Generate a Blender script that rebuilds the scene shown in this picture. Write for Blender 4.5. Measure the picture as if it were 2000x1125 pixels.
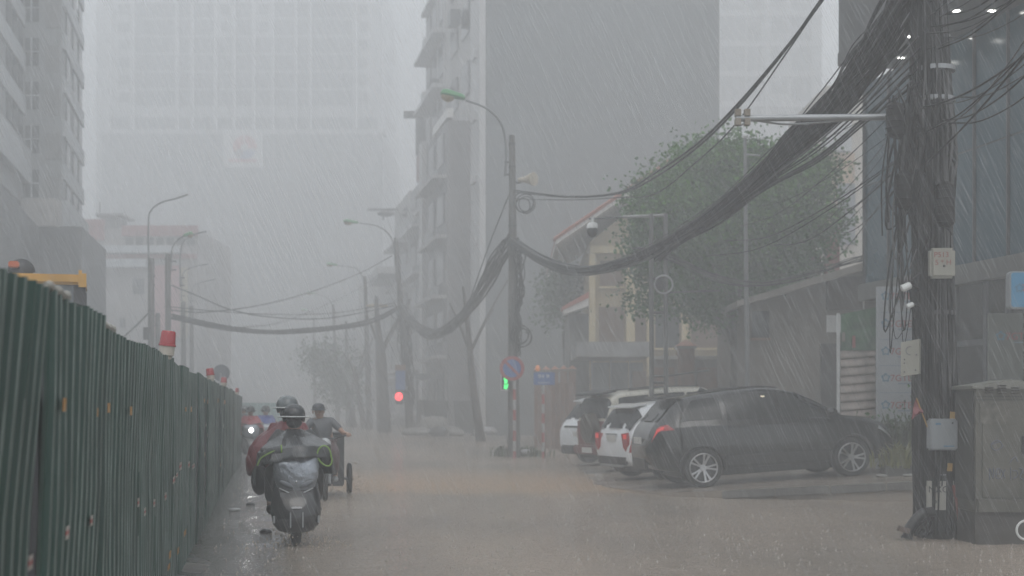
import bpy, bmesh, math, random
from mathutils import Vector, Matrix, noise
S = bpy.context.scene
for o in list(bpy.data.objects):
    bpy.data.objects.remove(o)
random.seed(7)
R = math.radians
PI = math.pi
COL = S.collection

# ---------------------------------------------------------------- camera
cam = bpy.data.cameras.new('camera')
camo = bpy.data.objects.new('camera', cam)
COL.objects.link(camo)
S.camera = camo
camo.location = (0, 0, 1.5)
camo.rotation_euler = (PI / 2, 0, 0)
cam.sensor_width = 36
cam.lens = 50.4
cam.shift_y = 0.116
cam.clip_start = 0.1
cam.clip_end = 3000
cam.dof.use_dof = True
cam.dof.focus_distance = 12.5
cam.dof.aperture_fstop = 2.6

# ---------------------------------------------------------------- overcast sky, sun, exposure
W = bpy.data.worlds.new('World')
S.world = W
W.use_nodes = True
_nt = W.node_tree
_bg = _nt.nodes['Background']
_sk = _nt.nodes.new('ShaderNodeTexSky')
_sk.sky_type = 'NISHITA'
_sk.sun_disc = False
_sk.sun_elevation = R(55)
_sk.sun_rotation = R(200)
_sk.dust_density = 6
_mx = _nt.nodes.new('ShaderNodeMixRGB')          # rain cloud: an even grey layer over the clear sky
_mx.inputs[0].default_value = 0.8
_mx.inputs[2].default_value = (7.9, 8.5, 9.0, 1)
_nt.links.new(_sk.outputs[0], _mx.inputs[1])
_nt.links.new(_mx.outputs[0], _bg.inputs[0])
_bg.inputs[1].default_value = 0.14
_sl = bpy.data.lights.new('sun', 'SUN')
_sl.energy = 1.3
_sl.angle = R(30)
_sl.color = (1, 0.97, 0.93)
_so = bpy.data.objects.new('sun', _sl)
COL.objects.link(_so)
_so.rotation_euler = (R(35), 0, R(20))
S.view_settings.view_transform = 'Standard'
S.view_settings.look = 'None'
S.view_settings.exposure = 0.02
S.view_settings.gamma = 1.0
S.render.engine = 'CYCLES'
C = S.cycles
C.use_denoising = True
C.max_bounces = 8
C.diffuse_bounces = 3
C.glossy_bounces = 3
C.transmission_bounces = 4
C.transparent_max_bounces = 8
C.volume_bounces = 4

# ---------------------------------------------------------------- helpers
F = 2800.0          # focal length in photograph pixels
HZ = 795.0          # the horizon row in the photograph
EYE = 1.5


def P(px, py, Z):
    """a point at depth Z metres in the place, read off the photograph"""
    return Vector(((px - 1000) / F * Z, Z, EYE + (HZ - py) / F * Z))


def PX(px, Z):
    return (px - 1000) / F * Z


def PH(py, Z):
    return EYE + (HZ - py) / F * Z


SD = Vector((-0.193, 1.0, 0))            # the street's own direction


def lin(c):
    return tuple(c) + (1.0,)


MATS = {}


def mat(name, col, rough=0.5, metal=0.0, var=0.18, scale=2.0, bump=0.0, bscale=30.0, streak=0.0, spec=0.5, emit=None, coat=0.0, alpha=1.0):
    if name in MATS:
        return MATS[name]
    m = bpy.data.materials.new(name)
    m.use_nodes = True
    nt = m.node_tree
    b = nt.nodes['Principled BSDF']
    b.inputs['Roughness'].default_value = rough
    b.inputs['Metallic'].default_value = metal
    b.inputs['Specular IOR Level'].default_value = spec
    if coat:
        b.inputs['Coat Weight'].default_value = coat
        b.inputs['Coat Roughness'].default_value = 0.08
    if alpha < 1:
        b.inputs['Alpha'].default_value = alpha
    if emit:
        b.inputs['Emission Color'].default_value = lin(emit[0])
        b.inputs['Emission Strength'].default_value = emit[1]
    tc = nt.nodes.new('ShaderNodeTexCoord')
    if var > 0 or streak > 0:
        n = nt.nodes.new('ShaderNodeTexNoise')
        n.inputs['Scale'].default_value = scale
        n.inputs['Detail'].default_value = 6
        nt.links.new(tc.outputs['Object'], n.inputs['Vector'])
        mr = nt.nodes.new('ShaderNodeMapRange')
        mr.inputs[1].default_value = 0.3
        mr.inputs[2].default_value = 0.7
        nt.links.new(n.outputs[0], mr.inputs[0])
        mx = nt.nodes.new('ShaderNodeMixRGB')
        mx.inputs[1].default_value = lin([c * (1 - var) for c in col])
        mx.inputs[2].default_value = lin([min(1, c * (1 + var)) for c in col])
        nt.links.new(mr.outputs[0], mx.inputs[0])
        out = mx
        if streak > 0:                     # old rain stains running down
            mp = nt.nodes.new('ShaderNodeMapping')
            mp.inputs['Scale'].default_value = (1, 1, 0.07)
            nt.links.new(tc.outputs['Object'], mp.inputs[0])
            n2 = nt.nodes.new('ShaderNodeTexNoise')
            n2.inputs['Scale'].default_value = scale * 2.2
            n2.inputs['Detail'].default_value = 5
            nt.links.new(mp.outputs[0], n2.inputs['Vector'])
            r2 = nt.nodes.new('ShaderNodeMapRange')
            r2.inputs[1].default_value = 0.48
            r2.inputs[2].default_value = 0.75
            r2.inputs[3].default_value = 0.0
            r2.inputs[4].default_value = streak
            nt.links.new(n2.outputs[0], r2.inputs[0])
            m2 = nt.nodes.new('ShaderNodeMixRGB')
            nt.links.new(r2.outputs[0], m2.inputs[0])
            nt.links.new(mx.outputs[0], m2.inputs[1])
            m2.inputs[2].default_value = lin([c * 0.35 for c in col])
            out = m2
        nt.links.new(out.outputs[0], b.inputs['Base Color'])
    else:
        b.inputs['Base Color'].default_value = lin(col)
    if bump > 0:
        nb = nt.nodes.new('ShaderNodeTexNoise')
        nb.inputs['Scale'].default_value = bscale
        nb.inputs['Detail'].default_value = 4
        nt.links.new(tc.outputs['Object'], nb.inputs['Vector'])
        bp = nt.nodes.new('ShaderNodeBump')
        bp.inputs['Strength'].default_value = bump
        bp.inputs['Distance'].default_value = 0.02
        nt.links.new(nb.outputs[0], bp.inputs['Height'])
        nt.links.new(bp.outputs[0], b.inputs['Normal'])
    MATS[name] = m
    return m


FR = {}            # frame of each thing (parts share it)


def tag(o, label=None, cat=None, group=None, kind=None):
    if label:
        o['label'] = label
    if cat:
        o['category'] = cat
    if group:
        o['group'] = group
    if kind:
        o['kind'] = kind
    return o


def thing(name, label, cat, loc=(0, 0, 0), rz=0.0, group=None):
    o = bpy.data.objects.new(name, None)
    COL.objects.link(o)
    o.empty_display_size = 0.2
    o.location = loc
    o.rotation_euler = (0, 0, rz)
    FR[o.name] = Matrix.Translation(Vector(loc)) @ Matrix.Rotation(rz, 4, 'Z')
    return tag(o, label, cat, group)


def link(name, me, material, parent=None, smooth=False):
    o = bpy.data.objects.new(name, me)
    COL.objects.link(o)
    if material is not None:
        me.materials.append(material)
    if smooth:
        me.polygons.foreach_set('use_smooth', [True] * len(me.polygons))
    if parent is not None:
        o.parent = parent
        if parent.name in FR:
            FR[o.name] = FR[parent.name]
    return o


class MB:
    """collects shapes; build() links them as one mesh"""

    def __init__(s):
        s.v = []
        s.f = []

    def add(s, vs, fs):
        k = len(s.v)
        s.v += [Vector(p) for p in vs]
        s.f += [tuple(i + k for i in f) for f in fs]
        return s

    def box(s, c, size, rz=0.0, rx=0.0, ry=0.0, bevel=0.0):
        hx, hy, hz = size[0] / 2, size[1] / 2, size[2] / 2
        m = Matrix.Rotation(rz, 3, 'Z') @ Matrix.Rotation(ry, 3, 'Y') @ Matrix.Rotation(rx, 3, 'X')
        c = Vector(c)
        if bevel <= 0:
            vs = [c + m @ Vector((x * hx, y * hy, z * hz)) for z in (-1, 1) for y in (-1, 1) for x in (-1, 1)]
            return s.add(vs, [(0, 2, 3, 1), (4, 5, 7, 6), (0, 1, 5, 4), (2, 6, 7, 3), (0, 4, 6, 2), (1, 3, 7, 5)])
        bm = bmesh.new()
        bmesh.ops.create_cube(bm, size=1)
        for v in bm.verts:
            v.co = Vector((v.co.x * size[0], v.co.y * size[1], v.co.z * size[2]))
        bmesh.ops.bevel(bm, geom=bm.edges[:], offset=bevel, segments=2, affect='EDGES')
        bm.verts.index_update()
        vs = [c + m @ v.co for v in bm.verts]
        fs = [[v.index for v in f.verts] for f in bm.faces]
        bm.free()
        return s.add(vs, fs)

    def bx(s, x0, x1, y0, y1, z0, z1):
        return s.box(((x0 + x1) / 2, (y0 + y1) / 2, (z0 + z1) / 2), (abs(x1 - x0), abs(y1 - y0), abs(z1 - z0)))

    def tube(s, pts, r, n=6, cap=True):
        pts = [Vector(p) for p in pts]
        rs = r if isinstance(r, (list, tuple)) else [r] * len(pts)
        loops = []
        up = None
        for i, p in enumerate(pts):
            d = pts[min(i + 1, len(pts) - 1)] - pts[max(i - 1, 0)]
            if d.length < 1e-9:
                d = Vector((0, 0, 1))
            d.normalize()
            if up is None:
                up = Vector((0, 0, 1)) if abs(d.z) < 0.9 else Vector((1, 0, 0))
            a = d.cross(up)
            if a.length < 1e-6:
                a = d.orthogonal()
            a.normalize()
            b = a.cross(d).normalized()
            up = b
            loops.append([p + (a * math.cos(t) + b * math.sin(t)) * rs[i] for t in [2 * PI * k / n for k in range(n)]])
        return s.loft(loops, cap=cap)

    def cyl(s, a, b, r0, r1=None, n=12):
        return s.tube([a, b], [r0, r0 if r1 is None else r1], n)

    def loft(s, loops, cap=True, closed=True):
        k = len(s.v)
        n = len(loops[0])
        for lp in loops:
            s.v += [Vector(p) for p in lp]
        m = n if closed else n - 1
        for i in range(len(loops) - 1):
            for j in range(m):
                a = k + i * n + j
                b = k + i * n + (j + 1) % n
                s.f.append((a, b, b + n, a + n))
        if cap and closed:
            s.f.append(tuple(range(k + n - 1, k - 1, -1)))
            e = k + (len(loops) - 1) * n
            s.f.append(tuple(range(e, e + n)))
        return s

    def ell(s, c, rad, nu=14, nv=9, m=None):
        c = Vector(c)
        loops = []
        for i in range(nv + 1):
            t = PI * (i / nv)
            z = -math.cos(t)
            q = max(0.02, math.sin(t))
            lp = [Vector((rad[0] * q * math.cos(2 * PI * j / nu), rad[1] * q * math.sin(2 * PI * j / nu), rad[2] * z)) for j in range(nu)]
            loops.append([c + (m @ p if m else p) for p in lp])
        return s.loft(loops)

    def prism(s, poly, off):
        """a polygon of 3-D points pushed along off"""
        off = Vector(off)
        k = len(s.v)
        n = len(poly)
        s.v += [Vector(p) for p in poly] + [Vector(p) + off for p in poly]
        s.f.append(tuple(range(k + n - 1, k - 1, -1)))
        s.f.append(tuple(range(k + n, k + 2 * n)))
        for j in range(n):
            a, b = k + j, k + (j + 1) % n
            s.f.append((a, b, b + n, a + n))
        return s

    def torus(s, c, R0, r, axis='Y', n=24, k=8, arc=2 * PI, start=0.0):
        pts = []
        full = arc > 2 * PI - 1e-4
        c = Vector(c)
        cnt = n if full else n + 1
        loops = []
        for i in range(cnt):
            t = start + arc * i / n
            rad = {'Y': Vector((math.cos(t), 0, math.sin(t))), 'X': Vector((0, math.cos(t), math.sin(t))), 'Z': Vector((math.cos(t), math.sin(t), 0))}[axis]
            ax = {'Y': Vector((0, 1, 0)), 'X': Vector((1, 0, 0)), 'Z': Vector((0, 0, 1))}[axis]
            loops.append([c + rad * (R0 + r * math.cos(2 * PI * j / k)) + ax * r * math.sin(2 * PI * j / k) for j in range(k)])
        if full:
            loops.append(loops[0])
        return s.loft(loops, cap=not full)

    def build(s, name, material, parent=None, world=False, smooth=False):
        vs = s.v
        if world and parent is not None and parent.name in FR:
            inv = FR[parent.name].inverted()
            vs = [inv @ p for p in vs]
        me = bpy.data.meshes.new(name)
        me.from_pydata([tuple(p) for p in vs], [], s.f)
        me.update()
        bm = bmesh.new()
        bm.from_mesh(me)
        bmesh.ops.recalc_face_normals(bm, faces=bm.faces)
        bm.to_mesh(me)
        bm.free()
        o = link(name, me, material, parent, smooth)
        if smooth:
            try:
                me.set_sharp_from_angle(angle=R(40))
            except Exception:
                pass
        return o


def one(name, label, cat, mb, material, loc=(0, 0, 0), group=None, smooth=False, kind=None):
    """a thing that is a single mesh, built in world coordinates round its base"""
    loc = Vector(loc)
    mb.v = [p - loc for p in mb.v]
    o = mb.build(name, material, None, smooth=smooth)
    o.location = loc
    FR[o.name] = Matrix.Translation(loc)
    return tag(o, label, cat, group, kind)


def dup(root, loc, rz=None, label=None, group=None):
    def rec(o, par):
        c = o.copy()
        COL.objects.link(c)
        c.parent = par
        for ch in list(o.children):
            rec(ch, c)
        return c
    r = rec(root, None)
    r.location = loc
    if rz is not None:
        r.rotation_euler = (0, 0, rz)
    if label:
        r['label'] = label
    if group:
        r['group'] = group
    return r


def text(name, body, size, M4, material, parent, depth=0.003, align='LEFT'):
    """flat lettering; M4 is the world matrix of its origin (x along the line, y up the letters)"""
    cu = bpy.data.curves.new(name, 'FONT')
    cu.body = body
    cu.size = size
    cu.extrude = depth
    cu.align_x = align
    cu.resolution_u = 3
    t = bpy.data.objects.new(name, cu)
    COL.objects.link(t)
    dg = bpy.context.evaluated_depsgraph_get()
    me = bpy.data.meshes.new_from_object(t.evaluated_get(dg))
    bpy.data.objects.remove(t)
    me.materials.clear()
    inv = FR[parent.name].inverted() if parent.name in FR else Matrix()
    me.transform(inv @ M4)
    return link(name, me, material, parent)


def frame(o, xdir, ydir):
    x = Vector(xdir).normalized()
    y = Vector(ydir).normalized()
    z = x.cross(y)
    m = Matrix((x, y, z)).transposed().to_4x4()
    m.translation = Vector(o)
    return m


def cat_line(a, b, sag, n=24):
    a, b = Vector(a), Vector(b)
    return [a.lerp(b, i / n) - Vector((0, 0, sag * 4 * (i / n) * (1 - i / n))) for i in range(n + 1)]


def spline(pts, n=6):
    """Catmull-Rom through points"""
    pts = [Vector(p) for p in pts]
    q = [pts[0] * 2 - pts[1]] + pts + [pts[-1] * 2 - pts[-2]]
    out = []
    for i in range(1, len(q) - 2):
        for k in range(n):
            t = k / n
            a, b, c, d = q[i - 1], q[i], q[i + 1], q[i + 2]
            out.append(0.5 * ((2 * b) + (c - a) * t + (2 * a - 5 * b + 4 * c - d) * t * t + (3 * b - a - 3 * c + d) * t ** 3))
    out.append(pts[-1])
    return out


# ---------------------------------------------------------------- shared materials
M_CONC = mat('concrete pole', (0.095, 0.09, 0.083), 0.55, streak=0.5, scale=3)
M_BLACK = mat('black rubber', (0.012, 0.012, 0.013), 0.45, var=0.1)
M_DARKMETAL = mat('dark metal', (0.05, 0.05, 0.052), 0.4, 0.4)
M_GALV = mat('galvanised steel', (0.3, 0.31, 0.32), 0.4, 0.5)
M_WHITE = mat('white paint', (0.6, 0.61, 0.6), 0.45, streak=0.3)
M_GLASSD = mat('dark window glass', (0.025, 0.03, 0.034), 0.12, var=0.1, spec=0.6)
M_CHROME = mat('chrome', (0.6, 0.6, 0.62), 0.2, 0.9, var=0.05)
M_TYRE = mat('tyre rubber', (0.012, 0.012, 0.012), 0.6, var=0.1)
M_RED = mat('red paint', (0.15, 0.016, 0.022), 0.4, var=0.12)
M_CABLE = mat('black cable sheath', (0.008, 0.008, 0.0085), 0.5, var=0.3, scale=1, spec=0.25)
M_SKIN = mat('skin', (0.33, 0.19, 0.13), 0.45, var=0.1)
# ================================================================ the setting: ground, flood water, pavement
def grid_sheet(name, xs, ys, hfun, material, kind='structure'):
    vs = [(x, y, hfun(x, y)) for y in ys for x in xs]
    n = len(xs)
    fs = [(j * n + i, j * n + i + 1, (j + 1) * n + i + 1, (j + 1) * n + i) for j in range(len(ys) - 1) for i in range(n - 1)]
    me = bpy.data.meshes.new(name)
    me.from_pydata(vs, [], fs)
    o = link(name, me, material, smooth=True)
    o['kind'] = kind
    return o


def fence_x(Z):
    return -0.8 - 0.17 * Z


def ground_h(x, y):
    d = x - fence_x(y)                       # metres to the street side of the fence foot
    h = -0.07
    if -1.5 < d < 2.6 and 4 < y < 46:
        k = max(0.0, 1 - max(0.0, d) / 1.15) * max(0.0, min(1, (21 - y) / 7))
        h += k * 0.085 + 0.02 * k * noise.noise(Vector((x * 0.9, y * 0.5, 0))) * 2
    return h + 0.008 * noise.noise(Vector((x * 1.7, y * 1.1, 3)))


m = bpy.data.materials.new('wet asphalt')
m.use_nodes = True
nt = m.node_tree
b = nt.nodes['Principled BSDF']
tc = nt.nodes.new('ShaderNodeTexCoord')
n = nt.nodes.new('ShaderNodeTexNoise'); n.inputs['Scale'].default_value = 1.3; n.inputs['Detail'].default_value = 8
nt.links.new(tc.outputs['Object'], n.inputs['Vector'])
cr = nt.nodes.new('ShaderNodeValToRGB')
cr.color_ramp.elements[0].position = 0.35; cr.color_ramp.elements[0].color = (0.045, 0.043, 0.04, 1)
cr.color_ramp.elements[1].position = 0.7; cr.color_ramp.elements[1].color = (0.13, 0.115, 0.1, 1)
nt.links.new(n.outputs[0], cr.inputs[0]); nt.links.new(cr.outputs[0], b.inputs['Base Color'])
n2 = nt.nodes.new('ShaderNodeTexNoise'); n2.inputs['Scale'].default_value = 2.2
nt.links.new(tc.outputs['Object'], n2.inputs['Vector'])
mr = nt.nodes.new('ShaderNodeMapRange'); mr.inputs[1].default_value = 0.4; mr.inputs[2].default_value = 0.6; mr.inputs[3].default_value = 0.12; mr.inputs[4].default_value = 0.5
nt.links.new(n2.outputs[0], mr.inputs[0]); nt.links.new(mr.outputs[0], b.inputs['Roughness'])
n3 = nt.nodes.new('ShaderNodeTexNoise'); n3.inputs['Scale'].default_value = 60
nt.links.new(tc.outputs['Object'], n3.inputs['Vector'])
bp = nt.nodes.new('ShaderNodeBump'); bp.inputs['Strength'].default_value = 0.4; bp.inputs['Distance'].default_value = 0.01
nt.links.new(n3.outputs[0], bp.inputs['Height']); nt.links.new(bp.outputs[0], b.inputs['Normal'])
M_ASPH = m

# muddy flood water, pocked by rain
m = bpy.data.materials.new('muddy flood water')
m.use_nodes = True
nt = m.node_tree
b = nt.nodes['Principled BSDF']
tc = nt.nodes.new('ShaderNodeTexCoord')
mp = nt.nodes.new('ShaderNodeMapping'); mp.inputs['Scale'].default_value = (0.35, 0.12, 1)
nt.links.new(tc.outputs['Object'], mp.inputs[0])
n = nt.nodes.new('ShaderNodeTexNoise'); n.inputs['Scale'].default_value = 1.0; n.inputs['Detail'].default_value = 5
nt.links.new(mp.outputs[0], n.inputs['Vector'])
cr = nt.nodes.new('ShaderNodeValToRGB')
cr.color_ramp.elements[0].position = 0.36; cr.color_ramp.elements[0].color = (0.25, 0.214, 0.178, 1)
cr.color_ramp.elements[1].position = 0.66; cr.color_ramp.elements[1].color = (0.4, 0.325, 0.26, 1)
nt.links.new(n.outputs[0], cr.inputs[0])
# a thin clear film over dark asphalt near the fence foot, muddy water elsewhere
sx_ = nt.nodes.new('ShaderNodeSeparateXYZ'); nt.links.new(tc.outputs['Object'], sx_.inputs[0])
d1 = nt.nodes.new('ShaderNodeMath'); d1.operation = 'MULTIPLY_ADD'; d1.inputs[1].default_value = 0.17
nt.links.new(sx_.outputs['Y'], d1.inputs[0]); nt.links.new(sx_.outputs['X'], d1.inputs[2])
np2 = nt.nodes.new('ShaderNodeTexNoise'); np2.inputs['Scale'].default_value = 0.9; np2.inputs['Detail'].default_value = 6
nt.links.new(tc.outputs['Object'], np2.inputs['Vector'])
d2 = nt.nodes.new('ShaderNodeMath'); d2.operation = 'MULTIPLY_ADD'; d2.inputs[1].default_value = 1.6
nt.links.new(np2.outputs[0], d2.inputs[0]); nt.links.new(d1.outputs[0], d2.inputs[2])
film = nt.nodes.new('ShaderNodeMapRange'); film.inputs[1].default_value = 0.75; film.inputs[2].default_value = 1.15; film.inputs[3].default_value = 1.0; film.inputs[4].default_value = 0.0
nt.links.new(d2.outputs[0], film.inputs[0])
yc = nt.nodes.new('ShaderNodeMath'); yc.operation = 'MULTIPLY_ADD'; yc.inputs[1].default_value = 3.2          # a muddier current crossing the street
nt.links.new(np2.outputs[0], yc.inputs[0]); nt.links.new(sx_.outputs['Y'], yc.inputs[2])
up_ = nt.nodes.new('ShaderNodeMapRange'); up_.interpolation_type = 'SMOOTHSTEP'; up_.inputs[1].default_value = 25.2; up_.inputs[2].default_value = 28.0
dn_ = nt.nodes.new('ShaderNodeMapRange'); dn_.interpolation_type = 'SMOOTHSTEP'; dn_.inputs[1].default_value = 29.0; dn_.inputs[2].default_value = 38.0; dn_.inputs[3].default_value = 1.0; dn_.inputs[4].default_value = 0.0
nt.links.new(yc.outputs[0], up_.inputs[0]); nt.links.new(yc.outputs[0], dn_.inputs[0])
cu_ = nt.nodes.new('ShaderNodeMath'); cu_.operation = 'MULTIPLY'
nt.links.new(up_.outputs[0], cu_.inputs[0]); nt.links.new(dn_.outputs[0], cu_.inputs[1])
c2_ = nt.nodes.new('ShaderNodeMixRGB'); c2_.inputs[2].default_value = (0.46, 0.32, 0.21, 1)
nt.links.new(cu_.outputs[0], c2_.inputs[0]); nt.links.new(cr.outputs[0], c2_.inputs[1])
mc = nt.nodes.new('ShaderNodeMixRGB'); mc.inputs[2].default_value = (0.11, 0.1, 0.088, 1)
nt.links.new(film.outputs[0], mc.inputs[0]); nt.links.new(c2_.outputs[0], mc.inputs[1]); nt.links.new(mc.outputs[0], b.inputs['Base Color'])
rr2 = nt.nodes.new('ShaderNodeMapRange'); rr2.inputs[3].default_value = 0.15; rr2.inputs[4].default_value = 0.05
nt.links.new(film.outputs[0], rr2.inputs[0]); nt.links.new(rr2.outputs[0], b.inputs['Roughness'])
b.inputs['IOR'].default_value = 1.33
v = nt.nodes.new('ShaderNodeTexVoronoi'); v.inputs['Scale'].default_value = 16
nt.links.new(tc.outputs['Object'], v.inputs['Vector'])
ma = nt.nodes.new('ShaderNodeMath'); ma.operation = 'SINE'
mm = nt.nodes.new('ShaderNodeMath'); mm.operation = 'MULTIPLY'; mm.inputs[1].default_value = 26
nt.links.new(v.outputs['Distance'], mm.inputs[0]); nt.links.new(mm.outputs[0], ma.inputs[0])
n4 = nt.nodes.new('ShaderNodeTexNoise'); n4.inputs['Scale'].default_value = 9; n4.inputs['Detail'].default_value = 5
nt.links.new(tc.outputs['Object'], n4.inputs['Vector'])
ad = nt.nodes.new('ShaderNodeMath'); ad.operation = 'MULTIPLY_ADD'; ad.inputs[1].default_value = 0.22
nt.links.new(ma.outputs[0], ad.inputs[0]); nt.links.new(n4.outputs[0], ad.inputs[2])
bp = nt.nodes.new('ShaderNodeBump'); bp.inputs['Distance'].default_value = 0.02
bs2 = nt.nodes.new('ShaderNodeMapRange'); bs2.inputs[3].default_value = 0.8; bs2.inputs[4].default_value = 0.22
nt.links.new(film.outputs[0], bs2.inputs[0]); nt.links.new(bs2.outputs[0], bp.inputs['Strength'])
nt.links.new(ad.outputs[0], bp.inputs['Height']); nt.links.new(bp.outputs[0], b.inputs['Normal'])
M_FLOOD = m

xs = [-150, -60, -30, -15] + [-10 + 0.25 * i for i in range(60)] + [6, 8, 12, 20, 40, 80, 150]
ys = [-18, 0, 3] + [4 + 0.35 * i for i in range(120)] + [50, 60, 80, 120, 200, 300, 398]
grid_sheet('ground', xs, ys, ground_h, M_ASPH)


def water_h(x, y):
    return 0.017 * noise.noise(Vector((x * 2.1, y * 1.3, 8))) + 0.007 * noise.noise(Vector((x * 6, y * 4, 1)))


xs = [-150, -60, -30, -14] + [-10 + 0.14 * i for i in range(122)] + [8, 10, 14, 20, 40, 80, 150]
ys = [-18, 0, 6] + [9 + 0.18 * i for i in range(150)] + [36.5 + i for i in range(24)] + [66, 80, 120, 200, 300, 398]
grid_sheet('flood_water', xs, ys, water_h, M_FLOOD)

# raised parking apron with a kerb along its street edge
M_APRON = mat('wet concrete apron', (0.29, 0.245, 0.205), 0.24, var=0.22, scale=0.9, bump=0.25, bscale=25)
EDGE = [(1.6, 27.6), (1.9, 26.2), (2.6, 23.9), (4.5, 23.25), (9.5, 21.9), (14, 20.7), (16, 20.5)]


def apron_h(x):
    return 0.0 + 0.065 * max(0.0, min(5.0, x - 1.65))


def apron_y(x):
    for (a, ya), (c, yc) in zip(EDGE, EDGE[1:]):
        if x <= c:
            return ya + (yc - ya) * max(0, (x - a) / (c - a))
    return EDGE[-1][1]


mb = MB()
xs = [1.6 + 0.3 * i for i in range(49)]
V, fs = [], []
nr = 9
for x in xs:
    y0 = apron_y(x)
    V.append(Vector((x, y0, -0.08)))
    for j in range(nr):
        V.append(Vector((x, y0 + (60 - y0) * (j / (nr - 1)) ** 1.6, apron_h(x))))
n_ = nr + 1
for i in range(len(xs) - 1):
    for j in range(n_ - 1):
        fs.append((i * n_ + j, (i + 1) * n_ + j, (i + 1) * n_ + j + 1, i * n_ + j + 1))
mb.add(V, fs)
mb.add([(1.6, 27.6, -0.08), (1.6, 60, -0.08), (1.6, 60, 0.0), (1.6, 27.6, 0.0)], [(0, 1, 2, 3)])
o = mb.build('pavement', M_APRON)
o['kind'] = 'structure'
M_KERB = mat('kerb stone', (0.13, 0.124, 0.115), 0.4, var=0.25, scale=4)
path = spline([(1.9, 26.2, 0), (2.6, 23.9, 0), (4.5, 23.25, 0), (7, 22.6, 0), (9.5, 21.9, 0), (12, 21.25, 0)], 30)
seg = []
acc = 0
last = path[0]
start = path[0]
for p in path[1:]:
    acc += (p - last).length
    last = p
    if acc >= 0.8:
        seg.append((start.copy(), p.copy()))
        start = p
        acc = 0
for a, c in seg:
    d = c - a
    hm_ = apron_h((a.x + c.x) / 2)
    if a.x < 3.0:
        continue
    sl = math.atan2(apron_h(c.x) - apron_h(a.x), d.length)
    k = MB().box((a + c) / 2 + Vector((0, 0, hm_ - 0.058)), (d.length - 0.015, 0.16, 0.13), rz=math.atan2(d.y, d.x), ry=-sl, bevel=0.012)
    k.build('kerb_stone', M_KERB, o)

# ================================================================ construction fence of corrugated sheets
M_FENCE = mat('green sheet steel', (0.005, 0.037, 0.026), 0.38, var=0.22, scale=1.6, streak=0.55, spec=0.5)
M_FENCE2 = mat('green sheet steel, faded', (0.008, 0.043, 0.031), 0.42, var=0.25, scale=1.6, streak=0.5)
M_FEDGE = mat('sheet edge highlight', (0.16, 0.195, 0.18), 0.35, var=0.4, scale=5, streak=0.6)
M_TY = mat('orange reflective tape', (0.36, 0.17, 0.03), 0.4, var=0.15)
M_TW = mat('white reflective tape', (0.36, 0.33, 0.3), 0.4, var=0.15)
M_TR = mat('red reflective tape', (0.28, 0.05, 0.045), 0.4, var=0.2)
fen = thing('construction_fence', 'long dark green corrugated steel construction fence along the left of the street', 'fence', (fence_x(4), 4, 0))
breaks = [(3.2, 5.13, 1.905, 6.0), (5.13, 6.78, 1.925, 4.5), (6.78, 13.65, 1.885, 1.6), (13.65, 32.5, 1.865, 1.4), (32.5, 42.0, 1.80, 1.0)]


def fence_pt(Z, h, seg, off=0.0):
    lean = math.tan(R(seg[3]))
    # the sheet leans about its top edge, the foot kicked back from the street
    return Vector((fence_x(Z) - (seg[2] - h) * lean * 0.55 + off * 0.985, Z + off * 0.17, h))


rnd = random.Random(3)
fx = {}
for bi, sg in enumerate(breaks):
    z0, z1, hh, _ = sg
    cnt = max(1, round((z1 - z0) / 1.05))
    for k in range(cnt):
        a = z0 + (z1 - z0) * k / cnt
        c = z0 + (z1 - z0) * (k + 1) / cnt
        top = hh + rnd.uniform(-0.018, 0.018)
        dz = rnd.uniform(-0.012, 0.012)
        offs = rnd.uniform(-0.01, 0.02)
        pitch = 0.165 if a < 14 else 0.17
        prof = []
        t = 0.0
        L = c - a + 0.03
        while t < L:
            for dt, of in ((0, 0), (0.116, 0), (0.127, 0.0215), (0.131, 0.026), (0.15, 0.026)):
                if t + dt < L:
                    prof.append((t + dt, of))
            t += pitch
        prof.append((L, 0))
        rows = 5
        lv = [i / rows for i in range(rows + 1)]
        V = []
        bend = rnd.uniform(-0.03, 0.03)
        for q in lv:
            for (tt, of) in prof:
                h = -0.06 + (top + dz * (tt / L - 0.5) * 2 + 0.06) * q
                w = bend * math.sin(q * PI) + 0.012 * noise.noise(Vector((a * 1.7 + tt * 2.2, q * 4, 1)))
                V.append(fence_pt(a + tt, h, sg, of + offs + w))
        n_ = len(prof)
        fs = [(r_ * n_ + i, r_ * n_ + i + 1, (r_ + 1) * n_ + i + 1, (r_ + 1) * n_ + i) for r_ in range(rows) for i in range(n_ - 1)]
        mb = MB().add(V, fs)
        back = [v - Vector((0.003, 0, 0)) for v in V]
        mb.add(back, [tuple(reversed(f)) for f in fs])
        so = mb.build('corrugated_sheet', M_FENCE if rnd.random() < 0.7 else M_FENCE2, fen, world=True)
        so.data.materials.append(M_FEDGE)          # highlight on the near rib edges, put into a paler colour
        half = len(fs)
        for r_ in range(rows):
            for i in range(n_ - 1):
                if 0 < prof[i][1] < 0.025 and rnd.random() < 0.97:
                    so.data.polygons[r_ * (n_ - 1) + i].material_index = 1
        fx[(bi, k)] = (a, c, sg)
# posts and rails behind the sheets
for Z in [3.4 + 2.1 * i for i in range(19)]:
    MB().box((fence_x(Z) - 0.1, Z, 0.9), (0.05, 0.05, 1.9)).build('fence_post', M_DARKMETAL, fen, world=True)


def fseg(Z):
    for sg in breaks:
        if sg[0] <= Z < sg[1]:
            return sg
    return breaks[-1]


def on_fence(px):
    return 0.8 / ((1000 - px) / F - 0.17)


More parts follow.
